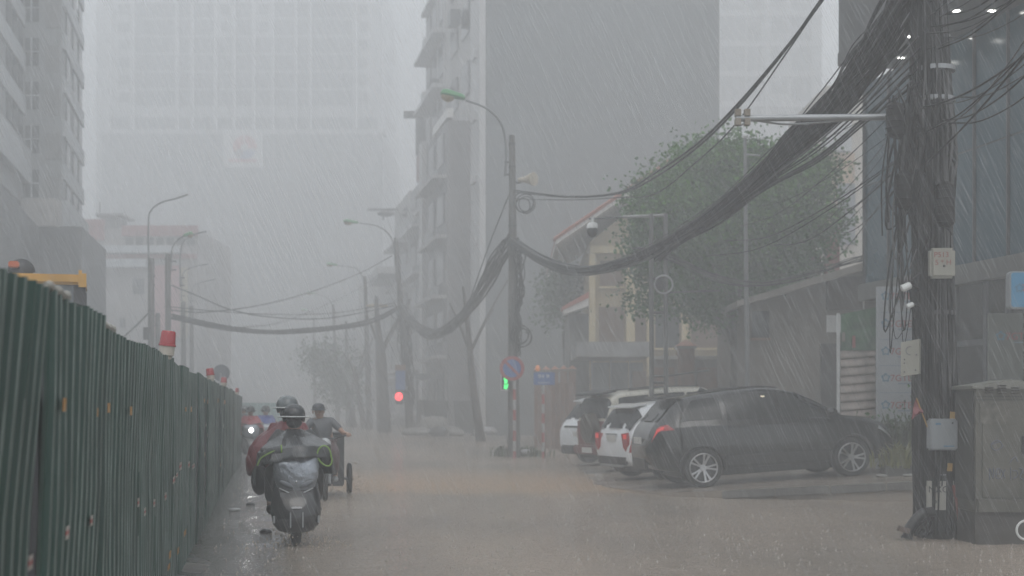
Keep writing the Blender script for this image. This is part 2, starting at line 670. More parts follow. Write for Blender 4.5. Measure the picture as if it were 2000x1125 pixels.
def tape(px, py, wpx, hpx, mats):
    Z = on_fence(px)
    sg = fseg(Z)
    h = PH(py, Z)
    dZ = Z / ((1000 - px) / F * Z) * 0 + Z / (523 - px if px < 500 else 20) * wpx * 0.7
    dz = hpx / F * Z * 0.85
    for i, mm_ in enumerate(mats):
        ha = h + dz / 2 - dz * i / len(mats)
        hb = h + dz / 2 - dz * (i + 1) / len(mats)
        pts = [fence_pt(Z - dZ / 2, hb, sg, 0.046), fence_pt(Z + dZ / 2, hb, sg, 0.046), fence_pt(Z + dZ / 2, ha, sg, 0.046), fence_pt(Z - dZ / 2, ha, sg, 0.046)]
        MB().prism(pts, (0.003, 0, 0)).build('tape_strip', mm_, fen, world=True)


for px, py, w_, h_ in ((110, 791, 8, 31), (195, 797, 6, 22), (241, 803, 5, 20), (178, 806, 2, 20), (354, 800, 3, 10), (365, 800, 3, 12), (405, 806, 3, 9),
                       (392, 783, 3, 9), (400, 785, 4, 9), (420, 783, 3, 9), (434, 786, 4, 9), (393, 889, 4, 9), (428, 908, 3, 8), (356, 1042, 7, 12), (343, 1076, 4, 14), (326, 1084, 5, 16), (324, 1108, 6, 12)):
    tape(px, py, w_, h_, [M_TY])
for px, py, w_, h_ in ((62, 1100, 11, 34), (127, 1041, 8, 30), (175, 1018, 6, 24), (259, 982, 4, 20), (273, 1000, 4, 18), (292, 983, 4, 17), (315, 970, 4, 17),
                       (332, 938, 6, 16), (338, 928, 4, 10), (345, 911, 6, 18), (362, 908, 4, 14), (371, 911, 6, 11), (386, 888, 6, 10), (402, 849, 8, 9), (411, 849, 5, 9), (396, 831, 3, 6), (432, 833, 2, 8)):
    tape(px, py, w_, h_, [M_TW, M_TR, M_TW] if h_ > 9 else [M_TW])

# beacons standing on the fence top
M_BCAP = mat('red beacon lens', (0.3, 0.025, 0.03), 0.25, var=0.08, spec=0.7)
M_BBASE = mat('cream beacon base', (0.4, 0.37, 0.32), 0.4, var=0.1)
for px, py, w_, h_, tilt, lab in ((322, 668, 33, 50, 0.1, 'large red and cream warning beacon nearest on the fence top'),
                                  (411, 737, 17, 23, -0.14, 'second warning beacon on the fence, tilted, before the round sign back'),
                                  (436, 748, 13, 17, 0.0, 'small warning beacon on the fence at right of the round sign back'),
                                  (462, 773, 8, 13, 0.0, 'farthest tiny warning beacon at the far end of the fence')):
    Z = on_fence(px)
    sg = fseg(Z)
    base = fence_pt(Z, sg[2] + 0.005, sg, 0.01)
    w = w_ / F * Z
    hh = h_ / F * Z
    base.x = PX(px, Z) + 0.01
    bt = thing('warning_beacon', lab, 'beacon', base, 0, 'warning beacons on the fence')
    Mt = Matrix.Rotation(tilt, 3, 'Y')
    q = lambda r, z: [Mt @ Vector((r * math.cos(2 * PI * k / 18), r * math.sin(2 * PI * k / 18), z)) for k in range(18)]
    MB().loft([q(w * 0.3, -0.02), q(w * 0.33, 0.0), q(w * 0.44, hh * 0.05), q(w * 0.46, hh * 0.42)]).build('base', M_BBASE, bt, smooth=True)
    MB().loft([q(w * 0.51, hh * 0.40), q(w * 0.51, hh * 0.46), q(w * 0.47, hh * 0.48), q(w * 0.42, hh * 0.94), q(w * 0.36, hh), q(0.01, hh * 1.01)]).build('lens', M_BCAP, bt, smooth=True)
    MB().cyl((0, 0, -0.12), (0, 0, 0.0), 0.012, n=8).build('bracket', M_DARKMETAL, bt)

# pale foam padding lying over the fence top
M_FOAM = mat('pale foam', (0.3, 0.29, 0.26), 0.7, var=0.2, scale=20)
for a, c, lab in ((5.15, 5.75, 'strip of pale foam lying on the fence top by the machine cab'), (6.95, 7.45, 'short pale foam strip on the fence top past the step')):
    pts = []
    for i in range(9):
        Z = a + (c - a) * i / 8
        sg = fseg(Z)
        pts.append(fence_pt(Z, sg[2] + 0.012 + 0.006 * math.sin(i * 2), sg, 0.0))
    one('foam_strip', lab, 'foam', MB().tube(pts, [0.012] + [0.018] * 7 + [0.01], 8), M_FOAM, pts[0], group='foam strips on the fence', smooth=True)

# ================================================================ excavator behind the fence (cab roof shows)
EY = 18.0
M_YEL = mat('excavator yellow', (0.5, 0.27, 0.04), 0.45, var=0.2, streak=0.3)
ex = thing('excavator', 'yellow excavator with dark cab standing behind the green fence', 'excavator', (-5.85, EY + 0.8, 0))
x0, x1 = PX(28, EY), PX(168, EY)
zr = PH(537, EY)
zb = PH(557, EY)
mb = MB()
mb.box(((x0 + x1) / 2, EY + 0.75, (zr + zb) / 2), (x1 - x0, 1.55, zr - zb), bevel=0.03)
mb.build('cab_roof', M_YEL, ex, world=True)
MB().bx(x1 - 0.09, x1 + 0.005, EY - 0.03, EY + 0.06, zb - 0.03, zr + 0.012).build('roof_corner_cap', M_YEL, ex, world=True)
MB().bx(x1 - 0.09, x1 - 0.05, EY, EY + 0.06, zr, zr + 0.055).build('roof_bracket', M_YEL, ex, world=True)
for xa, xb in ((x1 - 0.15, x1 - 0.005), (x0 + 0.02, x0 + 0.1)):
    MB().bx(xa, xb, EY + 0.03, EY + 0.14, 1.35, zb + 0.01).build('cab_pillar', mat('cab grey', (0.035, 0.033, 0.036), 0.5), ex, world=True)
    MB().bx(xa, xb, EY + 1.38, EY + 1.5, 1.35, zb + 0.01).build('cab_pillar', MATS['cab grey'], ex, world=True)
MB().bx(x0 + 0.1, x1 - 0.15, EY + 0.07, EY + 0.09, 1.5, zb).build('windscreen', mat('cab glass', (0.14, 0.16, 0.17), 0.12, var=0.1), ex, world=True)
MB().bx(x1 - 0.04, x1 - 0.02, EY + 0.2, EY + 1.35, 1.5, zb).build('side_window', MATS['cab glass'], ex, world=True)
MB().bx(x1 - 0.27, x1 - 0.19, EY + 0.3, EY + 0.34, 2.2, 2.62).build('seat_back', M_WHITE, ex, world=True)
mb = MB().box((x0 - 0.25, EY + 1.6, 1.1), (2.4, 2.6, 0.75), bevel=0.08)
mb.build('upper_body', M_YEL, ex, world=True)
for xx in (x0 - 1.2, x0 + 0.9):
    mb = MB()
    lp = []
    for sx in (-0.22, 0.22):
        lp.append([Vector((xx + sx, EY + 1.4 + c_[0], c_[1])) for c_ in [(-1.5, 0.3), (-1.35, 0.05), (1.35, 0.05), (1.5, 0.3), (1.35, 0.62), (-1.35, 0.62)]])
    mb.loft(lp).build('track', M_BLACK, ex, world=True)
mb = MB().tube([(x0 - 0.5, EY + 0.6, 1.3), (x0 - 0.45, EY - 1.0, 2.2), (x0 - 0.4, EY - 2.6, 1.7)], [0.16, 0.2, 0.13], 8)
mb.build('boom', M_YEL, ex, world=True)
pc = P(70, 532, EY + 0.5)
MB().torus(pc - Vector((0, 0, 0.02)), 0.12, 0.05, 'Y', 18, 8, PI, 0).build('hose_loop', M_BLACK, ex, world=True, smooth=True)
MB().ell(pc, (0.15, 0.1, 0.14)).build('air_cleaner', M_DARKMETAL, ex, world=True, smooth=True)
mb = MB().box(P(48, 521, EY + 0.3), (0.13, 0.13, 0.08), bevel=0.015)
mb.build('roof_lamp', mat('orange lens', (0.45, 0.11, 0.04), 0.3, var=0.1), ex, world=True)
MB().bx(PX(25, EY), PX(45, EY), EY + 0.25, EY + 0.4, PH(540, EY), PH(529, EY)).build('lamp_bracket', M_DARKMETAL, ex, world=True)

pv_ = Vector((PX(168, EY), EY, 0))
rot_ = Matrix.Rotation(R(16), 3, 'Z')
ex.location = pv_ + rot_ @ (Vector(ex.location) - pv_)
ex.rotation_euler = (0, 0, R(16))
# ================================================================ buildings behind, far to near
M_TOW = mat('tower cladding', (0.55, 0.56, 0.57), 0.6, var=0.06, scale=0.1)
M_TOWD = mat('tower window band', (0.1, 0.11, 0.12), 0.3, var=0.1, scale=0.2)
M_TOWM = mat('tower podium cladding', (0.17, 0.18, 0.19), 0.5, var=0.1, scale=0.1)

ZT = 212.0
tw = thing('office_tower', 'huge pale tower with a window grid, fading in the rain at the street end', 'tower', (PX(478, ZT), ZT, 0))
xa, xb = PX(212, ZT), PX(742, ZT)
zl = PH(255, ZT)
top = PH(-60, ZT)
MB().bx(xa, xb, ZT + 0.6, ZT + 30, zl, top).build('wall', M_TOW, tw, world=True)
MB().bx(xa - 0.5, xb + 0.5, ZT - 1.5, ZT + 30, -0.5, zl - 0.9).build('podium', M_TOWM, tw, world=True)
MB().bx(xa - 1, xb + 1, ZT - 2.0, ZT + 1, zl - 0.9, zl - 0.2).build('ledge', M_TOW, tw, world=True)
MB().bx(PX(165, ZT), xa - 0.02, ZT + 6, ZT + 28, -0.5, top).build('side_wing', M_TOW, tw, world=True)
cols = [(230, 253), (264, 342), (349, 373), (378, 418), (424, 454), (459, 493), (498, 531), (534, 576), (579, 603), (608, 688), (701, 718)]
edges = [212, 258, 345.5, 375.5, 421, 456.5, 495.5, 532.5, 577.5, 605.5, 694, 742]
for e in edges:
    w = 4 if e in (212, 742) else 2.2
    MB().bx(PX(e - w, ZT), PX(e + w, ZT), ZT - 0.5, ZT + 0.58, zl - 0.2, top).build('pilaster', M_TOW, tw, world=True)
pitch = 34.6
for r_ in range(9):
    yb = 205 - pitch * r_
    ya = yb - pitch + 6
    for ci, (ca, cb) in enumerate(cols):
        if ci in (0, 10):
            y0_, y1_ = ya + 4, yb - 6
        elif ci in (4, 6) and r_ >= 4:
            ca2 = (ca + cb) / 2
            y0_, y1_ = ya + 4, yb - 6
            ca, cb = ca2 - 9, ca2 + 9
        else:
            y0_, y1_ = ya, yb
        MB().bx(PX(ca, ZT), PX(cb, ZT), ZT + 0.35, ZT + 0.598, PH(y1_, ZT), PH(y0_, ZT)).build('window', M_TOWD, tw, world=True)
for (ca, cb) in [(214, 253)] + cols[1:10] + [(701, 740)]:
    MB().bx(PX(ca, ZT), PX(cb, ZT), ZT + 0.3, ZT + 0.597, PH(252, ZT), PH(229, ZT)).build('window', M_TOWD, tw, world=True)
# the emblem board on the podium
MB().bx(PX(441, ZT), PX(516, ZT), ZT - 2.1, ZT - 1.5, PH(331, ZT), PH(259, ZT)).build('emblem_board', mat('emblem board white', (0.75, 0.75, 0.75), 0.5, var=0.03), tw, world=True)
c0 = P(478, 288, ZT - 2.2)
r0 = 23 / F * ZT
for st, ar, cm in ((R(100), R(150), mat('emblem red', (0.5, 0.05, 0.06), 0.5, var=0.05)), (R(-10), R(100), MATS['emblem red']), (R(200), R(140), mat('emblem blue', (0.06, 0.12, 0.35), 0.5, var=0.05))):
    pl = [c0 + Vector((math.cos(st + ar * k / 14), 0, math.sin(st + ar * k / 14))) * r0 for k in range(15)] + [c0 + Vector((math.cos(st + ar * k / 14), 0, math.sin(st + ar * k / 14))) * r0 * 0.3 for k in range(14, -1, -1)]
    MB().prism(pl, (0, 0.12, 0)).build('emblem_arc', cm, tw, world=True)
MB().bx(PX(452, ZT), PX(506, ZT), ZT - 2.25, ZT - 2.1, PH(322, ZT), PH(316, ZT)).build('emblem_bar', MATS['emblem red'], tw, world=True)

# ---- pale apartment slab, right of centre
ZA = 165.0
M_APT = mat('apartment render', (0.36, 0.37, 0.38), 0.6, var=0.06, scale=0.1, streak=0.15)
ap = thing('apartment_building', 'pale apartment block with large windows, behind the blank grey wall', 'building', (PX(1500, ZA), ZA, 0))
MB().bx(PX(1330, ZA), PX(1606, ZA), ZA + 0.3, ZA + 16, -0.5, PH(-60, ZA)).build('wall', M_APT, ap, world=True)
M_APTW = mat('apartment window', (0.14, 0.15, 0.16), 0.25, var=0.1)
for r_ in range(-1, 8):
    yb = 80 + 59 * r_
    for ca, cb, a_, c_ in ((1409, 1455, -48, 0), (1461, 1487, -48, 0), (1507, 1537, -40, -14), (1546, 1585, -46, 0)):
        f_ = MB().bx(PX(ca, ZA), PX(cb, ZA), ZA + 0.1, ZA + 0.298, PH(yb + c_, ZA), PH(yb + a_, ZA)).build('window', M_APTW, ap, world=True)
        MB().bx(PX(ca - 1, ZA), PX(cb + 1, ZA), ZA - 0.05, ZA + 0.1, PH(yb + c_ + 3, ZA), PH(yb + c_, ZA)).build('sill', M_APT, f_, world=True)
for r_ in range(-1, 8):
    yb = 88 + 59 * r_
    MB().bx(PX(1405, ZA), PX(1606, ZA), ZA - 0.12, ZA + 0.29, PH(yb + 3, ZA), PH(yb - 4, ZA)).build('floor_band', M_APT, ap, world=True)
MB().bx(PX(1494, ZA), PX(1500, ZA), ZA - 0.2, ZA + 0.29, 0, PH(-60, ZA)).build('pilaster', M_APT, ap, world=True)

# ---- low office with a red parapet at left
ZO = 115.0
M_OFF = mat('office render', (0.4, 0.38, 0.37), 0.6, var=0.08, scale=0.2, streak=0.2)
M_OFFR = mat('faded red cladding', (0.33, 0.14, 0.14), 0.6, var=0.12)
M_OFFP = mat('pink advertising panel', (0.48, 0.24, 0.25), 0.6, var=0.1)
of = thing('office_building', 'low office building with a red parapet and white bands behind the left poles', 'building', (PX(275, ZO), ZO, 0))
MB().bx(PX(60, ZO), PX(385, ZO), ZO, ZO + 14, -0.5, PH(447, ZO)).build('wall', M_OFF, of, world=True)
MB().bx(PX(240, ZO), PX(388, ZO), ZO - 0.4, ZO - 0.02, PH(462, ZO), PH(442, ZO)).build('parapet', M_OFFR, of, world=True)
MB().bx(PX(160, ZO), PX(205, ZO), ZO - 0.4, ZO - 0.02, PH(470, ZO), PH(430, ZO)).build('parapet', M_OFFR, of, world=True)
for ya, yb, xq in ((482, 496, 355), (508, 524, 290)):
    MB().bx(PX(165, ZO), PX(xq, ZO), ZO - 0.9, ZO - 0.02, PH(yb, ZO), PH(ya, ZO)).build('balcony_band', mat('white band', (0.6, 0.63, 0.66), 0.5), of, world=True)
MB().bx(PX(165, ZO), PX(385, ZO), ZO - 0.25, ZO - 0.02, PH(506, ZO), PH(497, ZO)).build('shade_band', M_OFFR, of, world=True)
for i in range(7):
    MB().bx(PX(246 + i * 20, ZO), PX(260 + i * 20, ZO), ZO - 0.12, ZO - 0.02, PH(479, ZO), PH(465, ZO)).build('window', M_GLASSD, of, world=True)
for a, c, ya, yb in ((260, 282, 545, 575), (235, 245, 622, 640)):
    MB().bx(PX(a, ZO), PX(c, ZO), ZO - 0.12, ZO - 0.02, PH(yb, ZO), PH(ya, ZO)).build('window', M_GLASSD, of, world=True)
MB().bx(PX(305, ZO), PX(353, ZO), ZO - 0.5, ZO - 0.02, PH(660, ZO), PH(520, ZO)).build('advertising_panel', M_OFFP, of, world=True)
MB().bx(PX(354, ZO), PX(368, ZO), ZO - 0.4, ZO - 0.02, PH(660, ZO), PH(524, ZO)).build('advertising_panel', mat('cream panel', (0.45, 0.4, 0.28), 0.6), of, world=True)
tk = MB()
tk.bx(PX(192, ZO), PX(222, ZO), ZO + 1, ZO + 4, PH(447, ZO), PH(420, ZO))
tk.bx(PX(182, ZO), PX(237, ZO), ZO + 0.6, ZO + 4.4, PH(420, ZO), PH(415, ZO))
tk.build('roof_stair_house', mat('roof house grey', (0.2, 0.2, 0.2), 0.6), of, world=True)
for x_ in (226, 232):
    MB().cyl(P(x_, 447, ZO + 2), P(x_, 420, ZO + 2), 0.25, n=6).build('roof_post', M_OFF, of, world=True)
MB().cyl(P(195, 415, ZO + 2), P(195, 395, ZO + 2), 0.06, n=5).build('aerial', M_DARKMETAL, of, world=True)

# ---- stepped apartment tower at the left edge
ZL = 66.0
k_ = ZL
M_LW = mat('left tower render', (0.25, 0.26, 0.262), 0.6, var=0.08, scale=0.15, streak=0.25)
M_LB = mat('left tower white band', (0.4, 0.42, 0.43), 0.55, var=0.06)
M_LP = mat('left tower podium', (0.04, 0.044, 0.048), 0.45, var=0.12, scale=0.2)
M_LN = mat('left tower recess', (0.2, 0.2, 0.195), 0.6, var=0.1)
lt = thing('apartment_tower', 'stepped apartment tower with mullioned windows and dark podium at the left edge', 'tower', (PX(100, ZL), ZL, 0))
HT = PH(-60, ZL)


def street_pt(px, px0, Z0):
    """where the plane running down the street from pixel px0 at depth Z0 is seen at pixel px"""
    X0 = PX(px0, Z0)
    a = (px - 1000) / F
    t = (X0 - a * Z0) / (a + 0.193)
    return Vector((X0 - 0.193 * t, Z0 + t, 0))


A0 = Vector((PX(46, ZL), ZL, 0))
A1 = Vector((PX(120, ZL), ZL, 0))
A2 = street_pt(160, 120, ZL)
B0 = street_pt(-40, 46, ZL)
zpod = PH(352, ZL)


def wallq(p, q, z0, z1, th=0.4):
    """an upright slab from p to q, thickness going away from the viewer's side"""
    d = (q - p).normalized()
    nrm = Vector((-d.y, d.x, 0))
    return MB().prism([Vector((p.x, p.y, z0)), Vector((q.x, q.y, z0)), Vector((q.x, q.y, z1)), Vector((p.x, p.y, z1))], nrm * th)


zq = PH(400, ZL)
QS = ZL / 96
back = [A0, A1, A2, A2 + Vector((-30, 0, 0)), B0 + Vector((-30, 0, 0)), B0]
MB().prism([Vector((p.x, p.y, zq)) for p in back], (0, 0, HT - zq)).build('wall', M_LW, lt, world=True)
e_ = Vector((0.9, -0.6, 0))
pod = [A0 + e_ * 1.0, A1 + e_ * 1.3, A2 + e_ * 1.6 + Vector((-0.193, 1, 0)), A2 + Vector((-30, 0, 0)), B0 + Vector((-30, -6, 0)), B0 + e_ * 1.6 + Vector((0.193 * 6, -6, 0))]
MB().prism([Vector((p.x, p.y, -0.5)) for p in pod], (0, 0, zq - 1.62 * QS + 0.5)).build('podium', M_LP, lt, world=True)
ter = [A0 + e_ * 0.5, A1 + e_ * 0.9, A2 + e_ * 1.2, A2 + Vector((-30, 0, 0)), B0 + Vector((-30, -6, 0)), B0 + e_ * 1.2 + Vector((0.193 * 6, -6, 0))]
MB().prism([Vector((p.x, p.y, zq - 1.615 * QS)) for p in ter], (0, 0, 0.05)).build('podium_roof', M_LP, lt, world=True)


def band(p, q, z0, z1, m_, nm='parapet_band', off=0.35):
    d = (q - p).normalized()
    nrm = Vector((d.y, -d.x, 0)) * off
    MB().prism([Vector((p.x, p.y, z0)), Vector((q.x, q.y, z0)), Vector((q.x, q.y, z1)), Vector((p.x, p.y, z1))], nrm).build(nm, m_, lt, world=True)


dd = Vector((0.002, 0, 0))
band(B0, A0, zpod - 0.2, zpod + 1.9 * QS, M_LB)
band(A0 + (A1 - A0) * 0.12, A1 + (A1 - A0) * 0.02, zq - 1.6 * QS, zq + 0.15, mat('terrace render', (0.4, 0.38, 0.36), 0.6), 'terrace_wall', 1.0)
band(A1, A2, zq - 1.5 * QS, zq + 0.2, M_LB)
flr = 85.5 / F * ZL
for r_ in range(-1, 6):
    zb_ = PH(300 - 85.5 * r_, ZL) if r_ >= 0 else PH(386, ZL)
    if r_ < 0:
        zb_ = PH(386, ZL)
    w = MB().bx(PX(50, ZL), PX(76, ZL), ZL - 0.06, ZL - 0.004, zb_, zb_ + 54 / F * ZL).build('window', M_GLASSD, lt, world=True)
    MB().bx(PX(61.5, ZL), PX(63.5, ZL), ZL - 0.14, ZL - 0.064, zb_, zb_ + 54 / F * ZL).build('mullion', M_LB, w, world=True)
    MB().bx(PX(50, ZL), PX(61, ZL), ZL - 0.13, ZL - 0.063, zb_ + 26 / F * ZL, zb_ + 28 / F * ZL).build('transom', M_LB, w, world=True)
    MB().bx(PX(64, ZL), PX(76, ZL), ZL - 0.13, ZL - 0.063, zb_ + 26 / F * ZL, zb_ + 28 / F * ZL).build('transom', M_LB, w, world=True)
    zc = zb_ - 12 / F * ZL
    if r_ < 5:
        MB().bx(PX(89, ZL), PX(118, ZL), ZL - 0.05, ZL - 0.004, zc, zc + 52 / F * ZL).build('recess_panel', M_LN, lt, world=True)
    # street side: bands between windows
    d = (A2 - A1)
    for k in (0.18, 0.5, 0.78):
        p = A1 + d * k
        q = A1 + d * (k + 0.16)
        nrm = Vector((d.normalized().y, -d.normalized().x, 0)) * 0.06
        o_ = MB().prism([Vector((p.x, p.y, zc)) + nrm * 0.1, Vector((q.x, q.y, zc)) + nrm * 0.1, Vector((q.x, q.y, zc + 1.9 * QS)) + nrm * 0.1, Vector((p.x, p.y, zc + 1.9 * QS)) + nrm * 0.1], nrm).build('window', M_GLASSD, lt, world=True)
    if r_ >= 0:
        band(A1 + d * 0.04, A2, zc - 1.25 * QS, zc - 0.1, M_LB, 'spandrel', 0.12)
    d = (A0 - B0)
    for k in (0.55, 0.70, 0.85):
        p = B0 + d * k
        q = B0 + d * (k + 0.1)
        nrm = Vector((d.normalized().y, -d.normalized().x, 0)) * 0.06
        MB().prism([Vector((p.x, p.y, zb_ + 0.9 * QS)) + nrm * 0.1, Vector((q.x, q.y, zb_ + 0.9 * QS)) + nrm * 0.1, Vector((q.x, q.y, zb_ + 2.8 * QS)) + nrm * 0.1, Vector((p.x, p.y, zb_ + 2.8 * QS)) + nrm * 0.1], nrm).build('window', M_GLASSD, lt, world=True)
    if zb_ - 0.4 > zpod + 1.9 * QS:
        band(B0, A0 - d.normalized() * 0.1, zb_ - 0.45 * QS, zb_ + 0.75 * QS, M_LB, 'spandrel', 0.12)

# ================================================================ the row of tall houses on the right side of the street
Z1 = 75.0
HX0 = PX(950, Z1)


def hp(px):
    return street_pt(px, 950, Z1)


NRM = Vector((-1, -0.193, 0)).normalized()           # out of the facades, towards the street


def house(name, label, pa, pb, h, mw, depth=16, windows=None, zb=0):
    a, c = hp(pa), hp(pb)
    t = thing(name, label, 'building', (a + c) / 2)
    inn = -NRM * depth
    MB().prism([Vector((p.x, p.y, -0.5)) for p in (a, c, c + inn, a + inn)], (0, 0, h + 0.5)).build('wall', mw, t, world=True)
    return t, a, c


def fq(a, c, u0, u1, z0, z1, off0, off1, nm, m_, t):
    """a slab on a facade between fractions u0..u1"""
    d = c - a
    p, q = a + d * u0, a + d * u1
    MBp = MB().prism([Vector((p.x, p.y, z0)) + NRM * off0, Vector((q.x, q.y, z0)) + NRM * off0, Vector((q.x, q.y, z1)) + NRM * off0, Vector((p.x, p.y, z1)) + NRM * off0], NRM * (off1 - off0))
    return MBp.build(nm, m_, t, world=True)


M_GW = mat('grey party wall', (0.12, 0.135, 0.142), 0.6, var=0.08, scale=0.15, streak=0.3)
M_GP = mat('pale pilaster', (0.5, 0.5, 0.5), 0.6, var=0.08, streak=0.3, scale=0.5)
t = thing('blank_wall_building', 'tall building showing a huge blank grey side wall behind the nearer street pole', 'building', (PX(1180, Z1), Z1, 0))
a, c = Vector((PX(950, Z1), Z1, 0)), hp(931)
inn = Vector((PX(1405, Z1) - PX(950, Z1), 0, 0))
MB().prism([Vector((p.x, p.y, -0.5)) for p in (a, c, c + inn, a + inn)], (0, 0, PH(-60, Z1) + 0.5)).build('wall', M_GW, t, world=True)
fq(a, c, 0.02, 0.98, 0, PH(-60, Z1) - 0.1, 0.02, 0.35, 'pilaster', M_GP, t)
for r_ in range(7):
    fq(a, c, 0.3, 0.7, 3.5 + 3.3 * r_, 3.9 + 3.3 * r_, 0.352, 0.5, 'ledge', M_GP, t)

M_H2 = mat('weathered facade', (0.38, 0.37, 0.36), 0.65, var=0.15, scale=0.4, streak=0.5)
M_H2B = mat('brown extension', (0.2, 0.195, 0.195), 0.65, var=0.15, scale=0.4, streak=0.5)
t, a, c = house('narrow_house', 'tall weathered house with cluttered balconies left of the blank grey wall', 930.5, 832, PH(-60, 90), M_H2, 12)
rn = random.Random(5)
fq(a, c, 0.03, 0.52, 0, 17.2, 0.01, 1.5, 'front_extension', M_H2B, t)
fq(a, c, 0.02, 0.3, 17.3, 17.8, 1.2, 1.55, 'roof_sign', mat('sign white', (0.72, 0.71, 0.68), 0.4, var=0.05), t)
fq(a, c, 0.44, 0.5, 0, 17.6, 1.505, 1.8, 'pilaster', M_GP, t)
for r_ in range(5):
    z = 1.0 + 3.3 * r_
    for u in (0.08, 0.26):
        fq(a, c, u, u + 0.11, z + 0.8, z + 2.5, 1.503, 1.6, 'window', M_GLASSD, t)
    fq(a, c, 0.04, 0.42, z - 0.15, z + 0.05, 1.503, rn.choice((1.8, 2.1, 2.3)), 'balcony', M_H2, t)
    fq(a, c, 0.16 + 0.1 * (r_ % 2), 0.21 + 0.1 * (r_ % 2), z + 0.1, z + 0.7, 1.62, 1.95, 'air_conditioner', M_GALV, t)
for r_ in range(9):
    z = 1.2 + 3.4 * r_
    for u in (0.57, 0.72, 0.86):
        if z > 0:
            fq(a, c, u, u + 0.09, z + 0.9, z + 2.7, 0.01, 0.12, 'window', M_GLASSD, t)
    if r_ >= 5:
        for u in (0.1, 0.3):
            fq(a, c, u, u + 0.12, z + 0.9, z + 2.7, 0.01, 0.12, 'window', M_GLASSD, t)
    fq(a, c, 0.53, 0.98, z - 0.25, z, 0.01, rn.choice((0.4, 0.9, 1.2)), 'balcony', M_GP, t)
    if rn.random() < 0.7:
        u = rn.uniform(0.55, 0.85)
        fq(a, c, u, u + 0.05, z + 0.1, z + 0.8, 0.2, 0.7, 'air_conditioner', M_WHITE, t)
for u, z in ((0.62, 21.5), (0.33, 26.0), (0.2, 23.5)):
    fq(a, c, u, u + 0.06, z, z + 0.8, 0.2, 0.8, 'air_conditioner', M_DARKMETAL, t)
for u in (0.56, 0.7):
    fq(a, c, u, u + 0.012, 0, 30, 0.02, 0.12, 'drain_pipe', M_GP, t)

M_H3 = mat('grey house render', (0.27, 0.275, 0.28), 0.65, var=0.12, scale=0.5, streak=0.5)
t, a, c = house('townhouse', 'grey townhouse with a water tank tower on its roof in the right row', 831.5, 801, 17.5, M_H3, 10)
for r_ in range(5):
    z = 1.0 + 3.3 * r_
    fq(a, c, 0.12, 0.42, z + 0.8, z + 2.6, 0.01, 0.1, 'window', M_GLASSD, t)
    fq(a, c, 0.55, 0.85, z + 0.8, z + 2.6, 0.01, 0.1, 'window', M_GLASSD, t)
    fq(a, c, 0.05, 0.95, z - 0.2, z, 0.01, 0.9, 'balcony', M_GP, t)
    fq(a, c, 0.05, 0.95, z, z + 0.8, 0.8, 0.86, 'railing', M_GALV, t)
mid = (a + c) / 2 - NRM * 0.6
zt0, zt1 = PH(340, mid.y), PH(226, mid.y)
MB().cyl(Vector((mid.x, mid.y, 17.5)), Vector((mid.x, mid.y, zt1 - 2.6)), 0.42, n=10).build('tank_column', M_H3, t, world=True)
MB().cyl(Vector((mid.x, mid.y, zt1 - 2.9)), Vector((mid.x, mid.y, zt1)), 0.75, n=14).build('water_tank', M_DARKMETAL, t, world=True, smooth=True)
MB().box((mid.x - 0.3, mid.y, zt1 + 0.05), (2.6, 0.3, 0.5)).build('tank_hood', M_DARKMETAL, t, world=True)
fq(a, c, 0.0, 0.4, 17.5, 19.3, -0.8, 0.2, 'roof_awning', mat('dark red awning', (0.18, 0.07, 0.07), 0.5), t)
t, a, c = house('townhouse', 'paler townhouse with torn awnings farther down the right row', 800.5, 771, 17.8, M_H2, 10)
for r_ in range(5):
    z = 1.0 + 3.3 * r_
    fq(a, c, 0.15, 0.45, z + 0.8, z + 2.6, 0.01, 0.1, 'window', M_GLASSD, t)
    fq(a, c, 0.55, 0.85, z + 0.8, z + 2.6, 0.01, 0.1, 'window', M_GLASSD, t)
    fq(a, c, 0.05, 0.95, z - 0.2, z, 0.01, 1.0, 'balcony', M_GP, t)
p = hp(778)
MB().box((p.x - 1.2, p.y, PH(410, p.y)), (2.6, 0.2, 0.18)).build('roof_aerial', M_DARKMETAL, t, world=True)
MB().cyl((p.x - 1.2, p.y, PH(430, p.y)), (p.x - 1.2, p.y, PH(410, p.y)), 0.1, n=6).build('aerial_mast', M_DARKMETAL, t, world=True)
MB().ell((p.x - 1.0, p.y, PH(418, p.y)), (0.7, 0.7, 0.25)).build('satellite_dish', M_DARKMETAL, t, world=True, smooth=True)
fq(a, c, 0.2, 0.9, 11.3, 11.7, 0.2, 2.2, 'awning', M_DARKMETAL, t)
for pa, pb, h, m_, lab in ((770, 738, 12.5, M_H3, 'low grey shophouse behind the leaning street pole'), (737, 700, 14.5, M_H2, 'pale shophouse nearly lost in the rain behind the trees'),
                           (699, 660, 11.0, M_H3, 'farthest shophouse of the right row, lost in the haze')):
    t, a, c = house('shophouse', lab, pa, pb, h, m_, 10)
    t['group'] = 'shophouses down the right side'
    for r_ in range(3):
        z = 0.6 + 3.3 * r_
        for u in (0.12, 0.55):
            fq(a, c, u, u + 0.3, z + 0.8, z + 2.6, 0.01, 0.1, 'window', M_GLASSD, t)
        fq(a, c, 0.03, 0.97, z - 0.2, z, 0.01, 0.8, 'balcony', M_GP, t)
# teal hoarding far down the street
mb = MB()
for i in range(9):
    mb.bx(-17.6 + i * 0.42, -17.6 + i * 0.42 + 0.4, 92, 92.06, 0.1, 1.75)
one('site_hoarding', 'pale teal hoarding far down the street behind the distant riders', 'hoarding', mb, mat('teal sheet', (0.12, 0.3, 0.29), 0.5), (-15.8, 92, 0))
